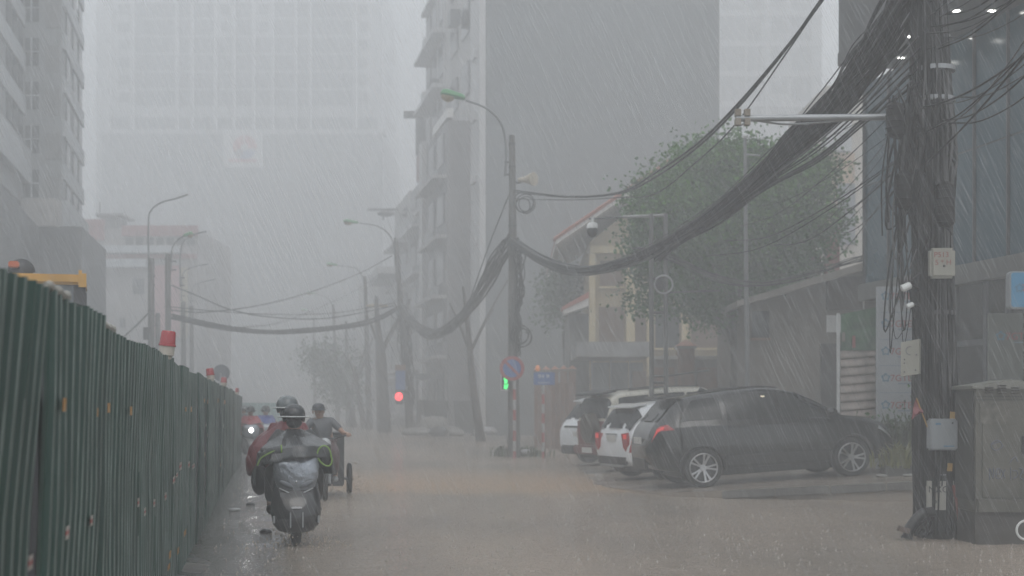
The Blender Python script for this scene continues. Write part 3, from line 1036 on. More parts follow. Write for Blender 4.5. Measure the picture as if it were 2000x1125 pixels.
# ================================================================ yellow villa with a tiled gable roof
ZV = 52.0
M_YW = mat('yellow render', (0.33, 0.26, 0.15), 0.6, var=0.15, scale=0.6, streak=0.4)
M_YT = mat('pale yellow trim', (0.46, 0.38, 0.23), 0.6, var=0.1)
M_TILE = mat('red clay tile', (0.30, 0.085, 0.05), 0.55, var=0.25, scale=3)
M_SOFF = mat('white soffit', (0.52, 0.5, 0.47), 0.6, var=0.1, streak=0.2)
M_BROWN = mat('brown shutter', (0.12, 0.075, 0.05), 0.5, var=0.15)
vl = thing('villa', 'yellow two-storey villa with a red tiled gable roof behind the parked cars', 'house', (PX(1300, ZV), ZV + 4, 0))
vx0, vx1 = PX(1152, ZV), 9.4
ez = PH(492, ZV)
rx, rz_ = 5.6, PH(330, ZV)
ex0, ex1 = PX(1085, ZV - 1), 9.7
zE = PH(478, ZV)
pent = [Vector((vx0, ZV, -0.3)), Vector((vx1, ZV, -0.3)), Vector((vx1, ZV, ez + 0.35)), Vector((rx, ZV, rz_ - 0.45)), Vector((vx0, ZV, ez + 0.35))]
MB().prism(pent, (0, 12, 0)).build('wall', M_YW, vl, world=True)
for (xa, za, xb_, zb_) in ((ex0, zE, rx, rz_), (rx, rz_, ex1, zE)):
    th = 0.14
    roof = MB().prism([Vector((xa, ZV - 1.3, za)), Vector((xb_, ZV - 1.3, zb_)), Vector((xb_, ZV - 1.3, zb_ - th)), Vector((xa, ZV - 1.3, za - th))], (0, 14, 0)).build('roof', M_SOFF, vl, world=True)
    d = Vector((xb_ - xa, 0, zb_ - za))
    nrm = Vector((-d.z, 0, d.x)).normalized()
    L = d.length
    ncol = int(L / 0.24)
    course = MB().prism([Vector((xa, ZV - 1.36, za)) + nrm * 0.01, Vector((xb_, ZV - 1.36, zb_)) + nrm * 0.01, Vector((xb_, ZV - 1.36, zb_)) + nrm * 0.05, Vector((xa, ZV - 1.36, za)) + nrm * 0.05], (0, 14.1, 0)).build('tile_bed', M_TILE, roof, world=True)
    tile_me = None
    for i in range(ncol):           # the rake tiles one by one
        for row in range(3):
            p = Vector((xa, ZV - 1.2 + row * 0.34, za)) + d * ((i + 0.5) / ncol) + nrm * 0.075
            if tile_me is None:
                tb = MB()
                q0 = [Vector((-0.13, 0, 0)) + Vector((0, 0.17 * math.cos(PI * k / 5), 0.06 * math.sin(PI * k / 5))) for k in range(6)]
                q1 = [v + Vector((0.26, 0, 0.012)) for v in q0]
                tb.loft([q0, q1])
                to = tb.build('roof_tile', M_TILE, roof)
                tile_me = to.data
            else:
                to = bpy.data.objects.new('roof_tile', tile_me)
                COL.objects.link(to)
                to.parent = roof
            to.location = FR[vl.name].inverted() @ p
            to.rotation_euler = (0, -math.atan2(d.z, d.x), 0)
for a, c in ((1150, 1162), (1222, 1239), (1262, 1270), (1330, 1342)):
    MB().bx(PX(a, ZV), PX(c, ZV), ZV - 0.28, ZV - 0.003, 2.6, ez - 0.1).build('column', M_YT, vl, world=True)
MB().bx(vx0, vx1, ZV - 0.3, ZV - 0.004, ez - 0.08, ez + 0.18).build('cornice', M_YT, vl, world=True)
for a, c, ya, yb, m_ in ((1170, 1218, 600, 690, M_BROWN), (1240, 1260, 600, 690, M_BROWN), (1172, 1216, 510, 560, M_BROWN), (1280, 1326, 600, 680, M_GLASSD), (1350, 1400, 600, 680, M_BROWN)):
    w = MB().bx(PX(a, ZV), PX(c, ZV), ZV - 0.06, ZV - 0.003, PH(yb, ZV), PH(ya, ZV)).build('window', m_, vl, world=True)
    MB().bx(PX(a - 3, ZV), PX(c + 3, ZV), ZV - 0.16, ZV - 0.004, PH(yb + 4, ZV), PH(yb, ZV)).build('sill', M_YT, w, world=True)
# little tiled side awning over a dark opening
MB().bx(PX(1112, ZV), vx0 - 0.003, ZV + 0.3, ZV + 6, 0, PH(612, ZV)).build('side_wing', mat('side wing render', (0.1, 0.1, 0.09), 0.6), vl, world=True)
MB().prism([P(1100, 606, ZV - 0.5), P(1150, 582, ZV - 0.5), P(1150, 598, ZV - 0.5), P(1102, 614, ZV - 0.5)], (0, 1.2, 0)).build('side_awning_soffit', M_SOFF, vl, world=True)
MB().prism([P(1097, 600, ZV - 0.55), P(1150, 570, ZV - 0.55), P(1150, 582, ZV - 0.55), P(1099, 606, ZV - 0.55)], (0, 1.3, 0)).build('side_awning', M_TILE, vl, world=True)
# grey porch canopy with glass doors
ZP = 47.5
MB().bx(PX(1126, ZP), PX(1268, ZP), ZP, ZP + 4.3, PH(697, ZP), PH(668, ZP)).build('porch_canopy', mat('porch grey', (0.22, 0.22, 0.22), 0.5, streak=0.3), vl, world=True)
for a, c in ((1162, 1196), (1200, 1234), (1238, 1264)):
    dr = MB().bx(PX(a, ZP), PX(c, ZP), ZP + 1.5, ZP + 1.56, 0.05, PH(706, ZP)).build('glass_door', mat('frosted door', (0.16, 0.17, 0.17), 0.25), vl, world=True)
    MB().bx(PX(a - 2, ZP), PX(a, ZP), ZP + 1.42, ZP + 1.56, 0.05, PH(700, ZP)).build('door_frame', M_GALV, dr, world=True)
MB().bx(PX(1236, ZP + 1), PX(1262, ZP + 1), ZP + 1.0, ZP + 1.2, 0, 2.7).build('porch_pier', M_BROWN, vl, world=True)

# ================================================================ boundary walls with tiled pier caps
M_BRK = mat('orange brick', (0.2, 0.115, 0.08), 0.6, var=0.2, scale=4, streak=0.2)
M_CAP = mat('orange clay cap', (0.33, 0.14, 0.08), 0.5, var=0.15)
M_PLA = mat('stained plaster', (0.22, 0.19, 0.165), 0.65, var=0.2, scale=1.5, streak=0.5)


def pier(parent, x, y, w, h, caph):
    pr = MB().bx(x - w / 2, x + w / 2, y, y + w, -0.05, h).build('pier', M_BRK, parent, world=True)
    MB().bx(x - w * 0.62, x + w * 0.62, y - w * 0.12, y + w * 1.12, h, h + 0.07).build('pier_ledge', M_PLA, pr, world=True)
    q = w * 0.66
    MB().add([(x - q, y + w / 2 - q, h + 0.072), (x + q, y + w / 2 - q, h + 0.072), (x + q, y + w / 2 + q, h + 0.072), (x - q, y + w / 2 + q, h + 0.072), (x, y + w / 2, h + 0.072 + caph)],
             [(0, 3, 2, 1), (0, 1, 4), (1, 2, 4), (2, 3, 4), (3, 0, 4)]).build('pier_cap', M_CAP, pr, world=True)


ZB = 41.0
bw = thing('boundary_wall', 'stained boundary wall with pyramid-capped orange piers behind the black car', 'wall', (PX(1390, ZB), ZB, 0))
MB().bx(PX(1272, ZB), PX(1500, ZB), ZB + 0.1, ZB + 0.35, -0.05, PH(702, ZB)).build('wall_panel', M_PLA, bw, world=True)
for a, c in ((1275, 1318), (1362, 1416), (1474, 1498)):
    MB().bx(PX(a, ZB), PX(c, ZB), ZB + 0.04, ZB + 0.098, PH(770, ZB), PH(718, ZB)).build('brick_panel', M_BRK, bw, world=True)
MB().bx(PX(1272, ZB), PX(1500, ZB), ZB + 0.02, ZB + 0.43, PH(702, ZB), PH(695, ZB)).build('coping', M_SOFF, bw, world=True)
for px, py in ((1340, 678), (1438, 664), (1468, 662)):
    pier(bw, PX(px, ZB), ZB - 0.1, 0.46, PH(py, ZB) - 0.05, 0.2)
bw['kind'] = 'thing'
ZB2 = 49.0
bw2 = thing('boundary_wall', 'orange garden wall with a row of small capped piers left of the porch', 'wall', (PX(1090, ZB2), ZB2, 0))
bw2['kind'] = 'thing'
for i in range(5):
    px = 1050 + 17 * i
    pier(bw2, PX(px, ZB2 + 4 - i), ZB2 + 4 - i, 0.24, PH(716, ZB2 + 4 - i) - 0.2 + i * 0.01, 0.14)
pa, pb = Vector((PX(1046, 53.2), 53.2, 0)), Vector((PX(1124, 48.8), 48.8, 0))
MB().prism([Vector((pa.x, pa.y + 0.05, -0.05)), Vector((pb.x, pb.y + 0.05, -0.05)), Vector((pb.x, pb.y + 0.05, 2.35)), Vector((pa.x, pa.y + 0.05, 2.35))], (0, 0.15, 0)).build('wall_panel', M_BRK, bw2, world=True)
# orange lamp on the garden wall
gl = thing('wall_lamp', 'small lit orange lamp on the garden wall above the blue sign', 'lamp', P(1050, 727, 48.0))
MB().ell(P(1050, 720, 48.0), (0.08, 0.08, 0.11)).build('bulb', mat('orange bulb', (0.6, 0.2, 0.05), 0.4, var=0, emit=((1, 0.32, 0.1), 0.2)), gl, world=True, smooth=True)
MB().cyl(P(1050, 746, 48.0), P(1050, 725, 48.0), 0.03, n=6).build('stem', M_DARKMETAL, gl, world=True)

# ================================================================ trees
M_BARK = mat('wet bark', (0.045, 0.037, 0.03), 0.6, var=0.3, bump=0.4, bscale=12)


def leaf_mat(name, c):
    m = mat(name, c, 0.6, var=0.45, scale=1.2, spec=0.15)
    return m


M_LEAF = leaf_mat('wet leaves', (0.027, 0.1, 0.012))
M_LEAF2 = leaf_mat('pale wet leaves', (0.06, 0.155, 0.022))
M_LEAFG = leaf_mat('grey green leaves', (0.055, 0.1, 0.045))


def crown(name, blobs, n, size, material, parent, seed, world=True):
    rr = random.Random(seed)
    vs, fs = [], []
    tot = sum(b[1][0] * b[1][1] * b[1][2] for b in blobs)
    for c, rad in blobs:
        cnt = int(n * rad[0] * rad[1] * rad[2] / tot) + 20
        # twigs: clumps of leaves
        for q in range(max(4, cnt // 26)):
            while True:
                u = Vector((rr.uniform(-1, 1), rr.uniform(-1, 1), rr.uniform(-1, 1)))
                if u.length < 1:
                    break
            u = u.normalized() * (u.length ** 0.45)
            k = Vector(c) + Vector((u.x * rad[0], u.y * rad[1], u.z * rad[2]))
            if noise.noise(k * (0.16 / size) * 0.85) < -0.1:        # gaps between the clumps
                continue
            cs = rr.uniform(1.3, 3.2)
            for _ in range(26):
                p = k + Vector((rr.gauss(0, 1), rr.gauss(0, 1), rr.gauss(0, 0.7))) * size * cs
                d = Vector((rr.gauss(0, 1), rr.gauss(0, 1), rr.gauss(-0.5, 0.6))).normalized()
                e = d.orthogonal().normalized()
                e = Matrix.Rotation(rr.uniform(0, 6.28), 3, d) @ e
                L = size * rr.uniform(0.7, 1.4)
                w = L * 0.32
                i = len(vs)
                up = d.cross(e) * L * 0.12
                vs += [p - d * L * 0.5, p + e * w + up, p + d * L * 0.5, p - e * w + up]
                fs += [(i, i + 1, i + 2), (i, i + 2, i + 3)]
    mb = MB()
    mb.v = vs
    mb.f = fs
    me = bpy.data.meshes.new(name)
    inv = FR[parent.name].inverted()
    me.from_pydata([tuple(inv @ v) for v in vs], [], fs)
    return link(name, me, material, parent)


ZTR = 37.5
tr = thing('broadleaf_tree', 'large leafy green tree rising in front of the yellow villa', 'tree', (PX(1435, ZTR), ZTR, 0))
b0 = Vector((PX(1435, ZTR), ZTR, -0.1))
lim = [(b0, b0 + Vector((0.1, 0, 2.6)), b0 + Vector((-0.1, 0.1, 4.4)))]
MB().tube([b0, b0 + Vector((0.05, 0, 1.2)), b0 + Vector((0.1, 0, 2.8)), b0 + Vector((-0.05, 0.1, 4.6))], [0.3, 0.24, 0.2, 0.14], 10).build('trunk', M_BARK, tr, world=True, smooth=True)
for tx, ty in ((1260, 430), (1330, 340), (1400, 300), (1480, 320), (1570, 330), (1600, 440), (1500, 470), (1370, 480)):
    e = P(tx, ty, ZTR + random.uniform(-1.2, 1.2))
    s_ = b0 + Vector((0.05, 0.02, random.uniform(2.8, 4.4)))
    mid = s_.lerp(e, 0.5) + Vector((0, 0, 0.4))
    MB().tube(spline([s_, mid, e], 5), [0.1 - 0.008 * i for i in range(11)], 6).build('limb', M_BARK, tr, world=True, smooth=True)


def cb(px, py, rx_, ry_, Z=ZTR, dz=0):
    k = Z / F
    return (P(px, py, Z + dz), (rx_ * k, rx_ * k * 0.9, ry_ * k))


crown('crown', [cb(1420, 450, 175, 110), cb(1300, 405, 62, 62), cb(1390, 310, 60, 42), cb(1420, 355, 95, 62), cb(1520, 340, 65, 62), cb(1575, 350, 50, 62), cb(1595, 440, 42, 65), cb(1490, 320, 50, 34),
                cb(1320, 520, 85, 62), cb(1290, 575, 55, 40), cb(1395, 590, 75, 40), cb(1500, 545, 115, 58), cb(1245, 390, 26, 20), cb(1400, 285, 26, 18), cb(1565, 300, 32, 20)], 120000, 0.118, M_LEAF, tr, 11)
crown('young_leaves', [cb(1420, 400, 180, 130, dz=-0.6), cb(1300, 400, 80, 70, dz=-0.6), cb(1560, 370, 75, 90, dz=-0.6)], 18000, 0.105, M_LEAF2, tr, 12)

tr2 = thing('broadleaf_tree', 'darker leafy shrub tree behind the tiled side awning of the villa', 'tree', (PX(1105, 57), 57, 0))
MB().tube([(PX(1105, 57), 57, -0.1), (PX(1108, 57), 57, 2.4), (PX(1100, 57), 57, 4.5)], [0.14, 0.1, 0.05], 8).build('trunk', M_BARK, tr2, world=True, smooth=True)
crown('crown', [cb(1105, 560, 32, 40, 57), cb(1090, 630, 28, 45, 57)], 3600, 0.17, M_LEAFG, tr2, 14)

# ---- trees down the street
tr3 = thing('street_tree', 'bushy street tree leaning over the road far down at the right kerb', 'tree', (PX(682, 105), 105, 0))
MB().tube([(PX(690, 105), 105, -0.1), (PX(683, 105), 105, 2.2), (PX(668, 105), 105, 4.2), (PX(650, 105), 105, 6)], [0.28, 0.22, 0.17, 0.08], 8).build('trunk', M_BARK, tr3, world=True, smooth=True)
MB().tube([(PX(683, 105), 105, 2.2), (PX(700, 105), 105, 4.0), (PX(718, 105), 105, 6.4)], [0.17, 0.13, 0.06], 7).build('limb', M_BARK, tr3, world=True, smooth=True)
crown('crown', [cb(640, 715, 42, 36, 105), cb(618, 700, 26, 20, 105), cb(668, 750, 36, 38, 105), cb(655, 690, 26, 18, 105), cb(632, 755, 20, 24, 105)], 5200, 0.26, M_LEAFG, tr3, 15)
for px0, Z, pts, lab, rs in ((752, 84, [(752, 842), (748, 760), (745, 690), (738, 640), (735, 585)], 'bare forked tree trunk between the street poles at the right kerb', [0.42, 0.36, 0.3, 0.2, 0.12]),
                             (938, 62, [(940, 850), (925, 760), (918, 690), (912, 620), (905, 560)], 'slim bare tree trunk left of the no parking sign', [0.22, 0.17, 0.14, 0.11, 0.07])):
    t = thing('bare_tree', lab, 'tree', (PX(px0, Z), Z, 0), 0, 'bare trunks at the right kerb')
    pp = [P(a, c, Z) for a, c in pts]
    pp[0].z = -0.1
    sp = spline(pp, 5)
    rr_ = [rs[0] + (rs[-1] - rs[0]) * (i / (len(sp) - 1)) ** 0.8 for i in range(len(sp))]
    MB().tube(sp, rr_, 9).build('trunk', M_BARK, t, world=True, smooth=True)
    k = pp[2]
    for dx, dz in ((0.9, 1.9), (1.5, 3.2), (-0.8, 2.2)):
        MB().tube(spline([k, k + Vector((dx * 0.5, 0.2, dz * 0.5)), k + Vector((dx * 1.1, 0.3, dz))], 4), [0.15 * rs[0] / 0.4 - 0.012 * i * rs[0] / 0.4 for i in range(9)], 6).build('limb', M_BARK, t, world=True, smooth=True)
t3b = thing('bare_tree', 'thin crooked tree trunk under the distant lamp at the right kerb', 'tree', (PX(705, 96), 96, 0), 0, 'bare trunks at the right kerb')
MB().tube(spline([P(712, 838, 96), P(700, 770, 96), P(690, 720, 96), P(672, 690, 96)], 5), [0.2 - 0.009 * i for i in range(16)], 7).build('trunk', M_BARK, t3b, world=True, smooth=True)
MB().tube(spline([P(696, 745, 96), P(715, 700, 96), P(728, 660, 96)], 5), [0.12 - 0.008 * i for i in range(11)], 6).build('limb', M_BARK, t3b, world=True, smooth=True)

# ================================================================ cream block and terrace piers behind the glass building
ZC = 60.0
cbk = thing('cream_building', 'cream building with a tan panel between the tree and the glass building', 'building', (PX(1660, ZC), ZC, 0))
M_CRM = mat('cream render', (0.45, 0.42, 0.37), 0.6, var=0.08, streak=0.25)
MB().bx(PX(1612, ZC), PX(1760, ZC), ZC, ZC + 8, -0.3, PH(168, ZC)).build('wall', M_CRM, cbk, world=True)
MB().bx(PX(1604, ZC), PX(1660, ZC), ZC - 0.3, ZC - 0.003, PH(298, ZC), PH(228, ZC)).build('white_fascia', M_LB, cbk, world=True)
MB().bx(PX(1619, ZC), PX(1668, ZC), ZC - 0.12, ZC - 0.003, PH(480, ZC), PH(300, ZC)).build('tan_panel', mat('tan cladding', (0.36, 0.26, 0.17), 0.6), cbk, world=True)
MB().bx(PX(1634, ZC), PX(1668, ZC), ZC - 0.2, ZC - 0.123, PH(480, ZC), PH(360, ZC)).build('window', mat('pale glass', (0.16, 0.18, 0.2), 0.2), cbk, world=True)
ZK = 39.0
for a, c, ya, lab in ((1614, 1640, 444, 'tall red brick terrace pier right of the tree crown'), (1572, 1604, 496, 'short red brick terrace pier at the tree edge')):
    t = thing('brick_pier', lab, 'pier', (PX((a + c) / 2, ZK), ZK, 0), 0, 'brick piers on the terrace')
    MB().bx(PX(a, ZK), PX(c, ZK), ZK, ZK + 0.4, 0, PH(ya, ZK)).build('shaft', mat('dark red brick', (0.2, 0.06, 0.05), 0.6, var=0.2, scale=5), t, world=True)
    MB().bx(PX(a - 4, ZK), PX(c + 4, ZK), ZK - 0.06, ZK + 0.46, PH(ya, ZK), PH(ya - 6, ZK)).build('cap', M_BRK, t, world=True)

# ================================================================ garage shed
ZS = 35.5
M_SHED = mat('shed render', (0.15, 0.132, 0.115), 0.65, var=0.18, scale=0.8, streak=0.4)
sh = thing('garage_shed', 'low brown shed with a sloping roof edge between the wall and glass building', 'shed', (PX(1590, ZS), ZS, 0))
MB().prism([P(1462, 588, ZS), P(1705, 520, ZS), Vector((PX(1705, ZS), ZS, -0.05)), Vector((PX(1462, ZS), ZS, -0.05))], (0, 5.4, 0)).build('wall', M_SHED, sh, world=True)
MB().prism([P(1440, 588, ZS - 0.7), P(1706, 507, ZS - 0.7), P(1706, 522, ZS - 0.7), P(1440, 600, ZS - 0.7)], (0, 7, 0)).build('roof', mat('pale roof sheet', (0.2, 0.185, 0.165), 0.5, streak=0.3), sh, world=True)
MB().bx(PX(1468, ZS), PX(1502, ZS), ZS - 0.03, ZS - 0.002, PH(660, ZS), PH(608, ZS)).build('window', M_GLASSD, sh, world=True)
MB().bx(PX(1465, ZS), PX(1505, ZS), ZS - 0.08, ZS - 0.002, PH(665, ZS), PH(660.5, ZS)).build('window_sill', M_BRK, sh, world=True)
MB().bx(PX(1614, ZS), PX(1700, ZS), ZS - 0.12, ZS - 0.002, PH(606, ZS), PH(541, ZS)).build('recess_shade_slab', mat('dark recess brown', (0.045, 0.036, 0.032), 0.6), sh, world=True)  # slab standing for a recess, its darkness put into the colour
MB().bx(PX(1602, ZS), PX(1644, ZS), ZS - 0.1, ZS - 0.002, 0.02, PH(672, ZS)).build('doorway', mat('dark doorway', (0.03, 0.028, 0.027), 0.6), sh, world=True)
MB().bx(PX(1612, ZS), PX(1645, ZS), ZS - 0.16, ZS - 0.123, PH(650, ZS), PH(617, ZS)).build('white_notice', M_WHITE, sh, world=True)

# ================================================================ corrugated gate with a green banner
ZG = 28.0
gt = thing('corrugated_gate', 'rusty white corrugated sheet gate beside the shop sign board', 'gate', (PX(1675, ZG), ZG, 0))
gx0, gx1 = PX(1641, ZG), PX(1709, ZG)
z0_, z1_ = 0.05, PH(686, ZG)
M_COR = mat('rusty white sheet', (0.36, 0.31, 0.28), 0.45, var=0.4, scale=2.5, streak=0.6)
nr = 15
for r_ in range(nr):
    za, zb_ = z0_ + (z1_ - z0_) * r_ / nr, z0_ + (z1_ - z0_) * (r_ + 1) / nr
    lp0, lp1 = [], []
    for k in range(7):
        f_ = k / 6
        yy = ZG - 0.06 * math.sin(PI * f_ ** 0.55)
        zz = za + (zb_ - za) * f_
        lp0.append(Vector((gx0, yy, zz)))
        lp1.append(Vector((gx1, yy, zz + 0.05)))
    lp0 += [Vector((gx0, ZG + 0.01, zb_)), Vector((gx0, ZG + 0.01, za))]
    lp1 += [Vector((gx1, ZG + 0.01, zb_ + 0.05)), Vector((gx1, ZG + 0.01, za + 0.05))]
    MB().loft([lp0, lp1]).build('corrugation', M_COR, gt, world=True, smooth=True)
MB().bx(gx1 + 0.01, gx1 + 0.12, ZG - 0.02, ZG + 0.1, 0, PH(600, ZG)).build('gate_post', M_DARKMETAL, gt, world=True)
MB().bx(gx0 - 0.06, gx0 - 0.01, ZG - 0.02, ZG + 0.05, 0, PH(612, ZG)).build('gate_post', M_WHITE, gt, world=True)
ban = thing('banner', 'ragged green banner sheet hung above the corrugated gate', 'banner', (PX(1675, ZG), ZG - 0.05, z1_))
rows_, cols_ = 10, 12
V = []
for j in range(rows_ + 1):
    for i in range(cols_ + 1):
        u, v_ = i / cols_, j / rows_
        x = gx0 + (gx1 - gx0) * u
        z = z1_ + 0.01 + (PH(616 - 14 * u, ZG) - z1_) * v_
        V.append(Vector((x, ZG - 0.06 + 0.03 * noise.noise(Vector((u * 4, v_ * 4, 2))), z)))
fs = [(j * (cols_ + 1) + i, j * (cols_ + 1) + i + 1, (j + 1) * (cols_ + 1) + i + 1, (j + 1) * (cols_ + 1) + i) for j in range(rows_) for i in range(cols_)]
mb = MB().add(V, fs)
mb.add([v + Vector((0, 0.006, 0)) for v in V], [tuple(reversed(f)) for f in fs])
mb.build('cloth', mat('green banner cloth', (0.045, 0.12, 0.06), 0.45, var=0.5, scale=3, streak=0.3), ban, world=True, smooth=True)
MB().bx(PX(1662, ZG), PX(1668, ZG), ZG - 0.115, ZG - 0.1, PH(680, ZG), PH(657, ZG)).build('print_stripe', mat('banner print red', (0.3, 0.1, 0.09), 0.5), ban, world=True)
MB().bx(PX(1642, ZG), PX(1648, ZG), ZG - 0.115, ZG - 0.1, PH(668, ZG), PH(650, ZG)).build('print_stripe', M_PLA, ban, world=True)

# ================================================================ glass shop building along the street at the right edge
M_CURT = mat('blue curtain glass', (0.018, 0.062, 0.085), 0.16, var=0.12, scale=0.5, spec=0.7)
M_UPP = mat('dark upper cladding', (0.05, 0.05, 0.05), 0.45, var=0.1)
M_SOF2 = mat('dark soffit', (0.045, 0.043, 0.042), 0.5, var=0.1)
ZQ = 29.5
sb = thing('glass_building', 'shop building with blue glass storeys, lit soffit and shopfront at the right edge', 'building', (8.2, 25, 0))
ga = Vector((PX(1690, ZQ), ZQ, 0))                 # far corner of the glass
GD = Vector((0.193, -1, 0))                       # down the facade towards the viewer
GN = Vector((-1, -0.193, 0)).normalized()         # out to the street
L = 12.0


def gq(s0, s1, z0, z1, o0, o1, nm, m_, par=None, smooth=False):
    p, q = ga + GD * s0, ga + GD * s1
    return MB().prism([Vector((p.x, p.y, z0)) + GN * o0, Vector((q.x, q.y, z0)) + GN * o0, Vector((q.x, q.y, z1)) + GN * o0, Vector((p.x, p.y, z1)) + GN * o0], GN * (o1 - o0)).build(nm, m_, par or sb, world=True)


zgl = PH(556, ZQ)          # foot of the glass storeys
zso = 1.5 + 6.65           # soffit
core = [ga - GN * 0.05, ga + GD * L - GN * 0.05, ga + GD * L - GN * 6, ga - GN * 6]
MB().prism([Vector((p.x, p.y, zgl)) for p in core], (0, 0, zso - zgl)).build('glass_core', mat('dark interior', (0.03, 0.035, 0.04), 0.5), sb, world=True)
s = 0.0
i = 0
while s < L - 0.5:
    for (za, zb_) in ((zgl + 0.02, zgl + 2.0), (zgl + 2.03, zso - 0.01)):
        gq(s + 0.015, s + 1.085, za, zb_, -0.045, 0.0 + 0.002 * (i % 3), 'glass_pane', M_CURT)
    gq(s - 0.03, s + 0.012, zgl, zso - 0.01, -0.04, 0.05, 'mullion', M_DARKMETAL)
    s += 1.1
    i += 1
# end wall of the glass storeys, facing up the street
MB().prism([Vector((p.x, p.y, zgl)) for p in (ga + GN * 0.03, ga + GN * 0.03 + Vector((0.02, 0.14, 0)), ga - GN * 6 + Vector((0, 0.14, 0)), ga - GN * 6)], (0, 0, zso - zgl)).build('end_wall', M_UPP, sb, world=True)
# projecting upper storey and its soffit
ua = Vector((PX(1636, 28.0), 28.0, 0))
up = [ua, ua + GD * L, ua + GD * L - GN * 8, ua - GN * 8]
MB().prism([Vector((p.x, p.y, zso)) for p in up], (0, 0, 0.25)).build('soffit', M_SOF2, sb, world=True)
MB().prism([Vector((p.x, p.y, zso + 0.25)) for p in [q + Vector((0.02, 0, 0)) for q in up]], (0, 0, 4.5)).build('upper_storey', M_UPP, sb, world=True)
M_LAMP = mat('lit lamp', (1, 1, 1), 0.5, var=0, emit=((1.0, 0.98, 0.92), 14.0))
for px, py in ((1703, 113), (1760, 112), (1780, 70), (1845, 70), (1868, 20), (1937, 20)):
    Z = F * 6.64 / (HZ - py)
    c_ = P(px, py, Z)
    c_.z = zso - 0.012
    d = MB().cyl(c_ + Vector((0, 0, 0.01)), c_ - Vector((0, 0, 0.012)), 0.1, n=16).build('downlight', M_WHITE, sb, world=True)
    MB().cyl(c_ - Vector((0, 0, 0.0125)), c_ - Vector((0, 0, 0.02)), 0.055, n=16).build('lamp_disc', M_LAMP, d, world=True)
# shop base
gq(-0.1, L, zgl - 0.34, zgl, -0.3, 0.12, 'fascia', mat('grey fascia', (0.1, 0.1, 0.095), 0.45, streak=0.2))
core = [ga - GN * 3.2, ga + GD * L - GN * 3.2, ga + GD * L - GN * 6, ga - GN * 6]
MB().prism([Vector((p.x, p.y, 0.0)) for p in core], (0, 0, zgl - 0.345)).build('shop_back_wall', mat('shop interior wall', (0.2, 0.19, 0.15), 0.6, var=0.15), sb, world=True)
MB().prism([Vector((p.x, p.y, zgl - 0.344)) for p in (ga - GN * 0.31, ga + GD * L - GN * 0.31, ga + GD * L - GN * 3.2, ga - GN * 3.2)], (0, 0, 0.05)).build('shop_ceiling', M_SOFF, sb, world=True)
MB().prism([Vector((p.x, p.y, 0.0)) for p in (ga + Vector((0, 0.1, 0)), ga + Vector((0, 0.2, 0)), ga - GN * 3.2 + Vector((0, 0.2, 0)), ga - GN * 3.2 + Vector((0, 0.1, 0)))], (0, 0, zgl - 0.345)).build('shop_end_wall', M_PLA, sb, world=True)
M_SHG = bpy.data.materials.new('shop glass')
M_SHG.use_nodes = True
nt = M_SHG.node_tree
nt.nodes.clear()
out = nt.nodes.new('ShaderNodeOutputMaterial')
mx = nt.nodes.new('ShaderNodeMixShader')
fr = nt.nodes.new('ShaderNodeFresnel')
fr.inputs[0].default_value = 1.6
t1 = nt.nodes.new('ShaderNodeBsdfTransparent')
t1.inputs[0].default_value = (0.72, 0.76, 0.74, 1)
g1 = nt.nodes.new('ShaderNodeBsdfGlossy')
g1.inputs['Roughness'].default_value = 0.12
nt.links.new(fr.outputs[0], mx.inputs[0])
nt.links.new(t1.outputs[0], mx.inputs[1])
nt.links.new(g1.outputs[0], mx.inputs[2])
nt.links.new(mx.outputs[0], out.inputs[0])


def sx(px):
    """metres down the facade where it is seen at pixel px"""
    a = (px - 1000) / F
    return (ga.x - a * ga.y) / (-a - 0.193) if False else (a * ga.y - ga.x) / (0.193 + a)


# white sign board with the repeated shop logo, a fin facing down the street
s0, s1 = sx(1714), sx(1800)
ZBD = 27.2
board = MB().bx(PX(1714, ZBD), PX(1806, ZBD), ZBD, ZBD + 0.12, 0.3, PH(560, ZBD)).build('sign_board', mat('white sign board', (0.36, 0.38, 0.4), 0.4, var=0.06, streak=0.12), sb, world=True)
M_LBLUE = mat('logo blue', (0.05, 0.16, 0.26), 0.4, var=0)
M_LRED = mat('logo red', (0.3, 0.05, 0.045), 0.4, var=0)
M_LGREY = mat('logo small print', (0.16, 0.22, 0.3), 0.4, var=0)
XD = Vector((1, 0, 0))
FN = Vector((0, -1, 0))


def star(c, r, ux, uy, nrm, m_, par):
    """a rounded five-lobed ring"""
    o_, i_ = [], []
    N = 40
    for k in range(N):
        t_ = 2 * PI * k / N + PI / 2
        q = r * (0.86 + 0.16 * math.cos(5 * (t_ - PI / 2)))
        o_.append(c + ux * math.cos(t_) * q + uy * math.sin(t_) * q)
        i_.append(c + ux * math.cos(t_) * q * 0.62 + uy * math.sin(t_) * q * 0.62)
    mb = MB()
    mb.loft([o_, [p + nrm * 0.004 for p in o_], [p + nrm * 0.004 for p in i_], i_, o_], cap=False)
    mb.build('logo_star', m_, par, world=True)


def logo(c, w, par, nrm):
    """star and shop name; c the left end of the base line"""
    up = Vector((0, 0, 1))
    star(c + XD * w * 0.13 + up * w * 0.1, w * 0.135, XD, up, nrm, M_LBLUE, par)
    text('lettering', '7GTEL', w * 0.27, frame(c + XD * w * 0.26 + nrm * 0.002 + up * w * 0.0, XD, up), M_LRED, par)
    MB().prism([c + XD * w * 0.48 + up * -w * 0.085, c + XD * w * 0.9 - up * w * 0.085, c + XD * w * 0.9 - up * w * 0.055, c + XD * w * 0.48 - up * w * 0.055], nrm * 0.004).build('small_print', M_LGREY, par, world=True)


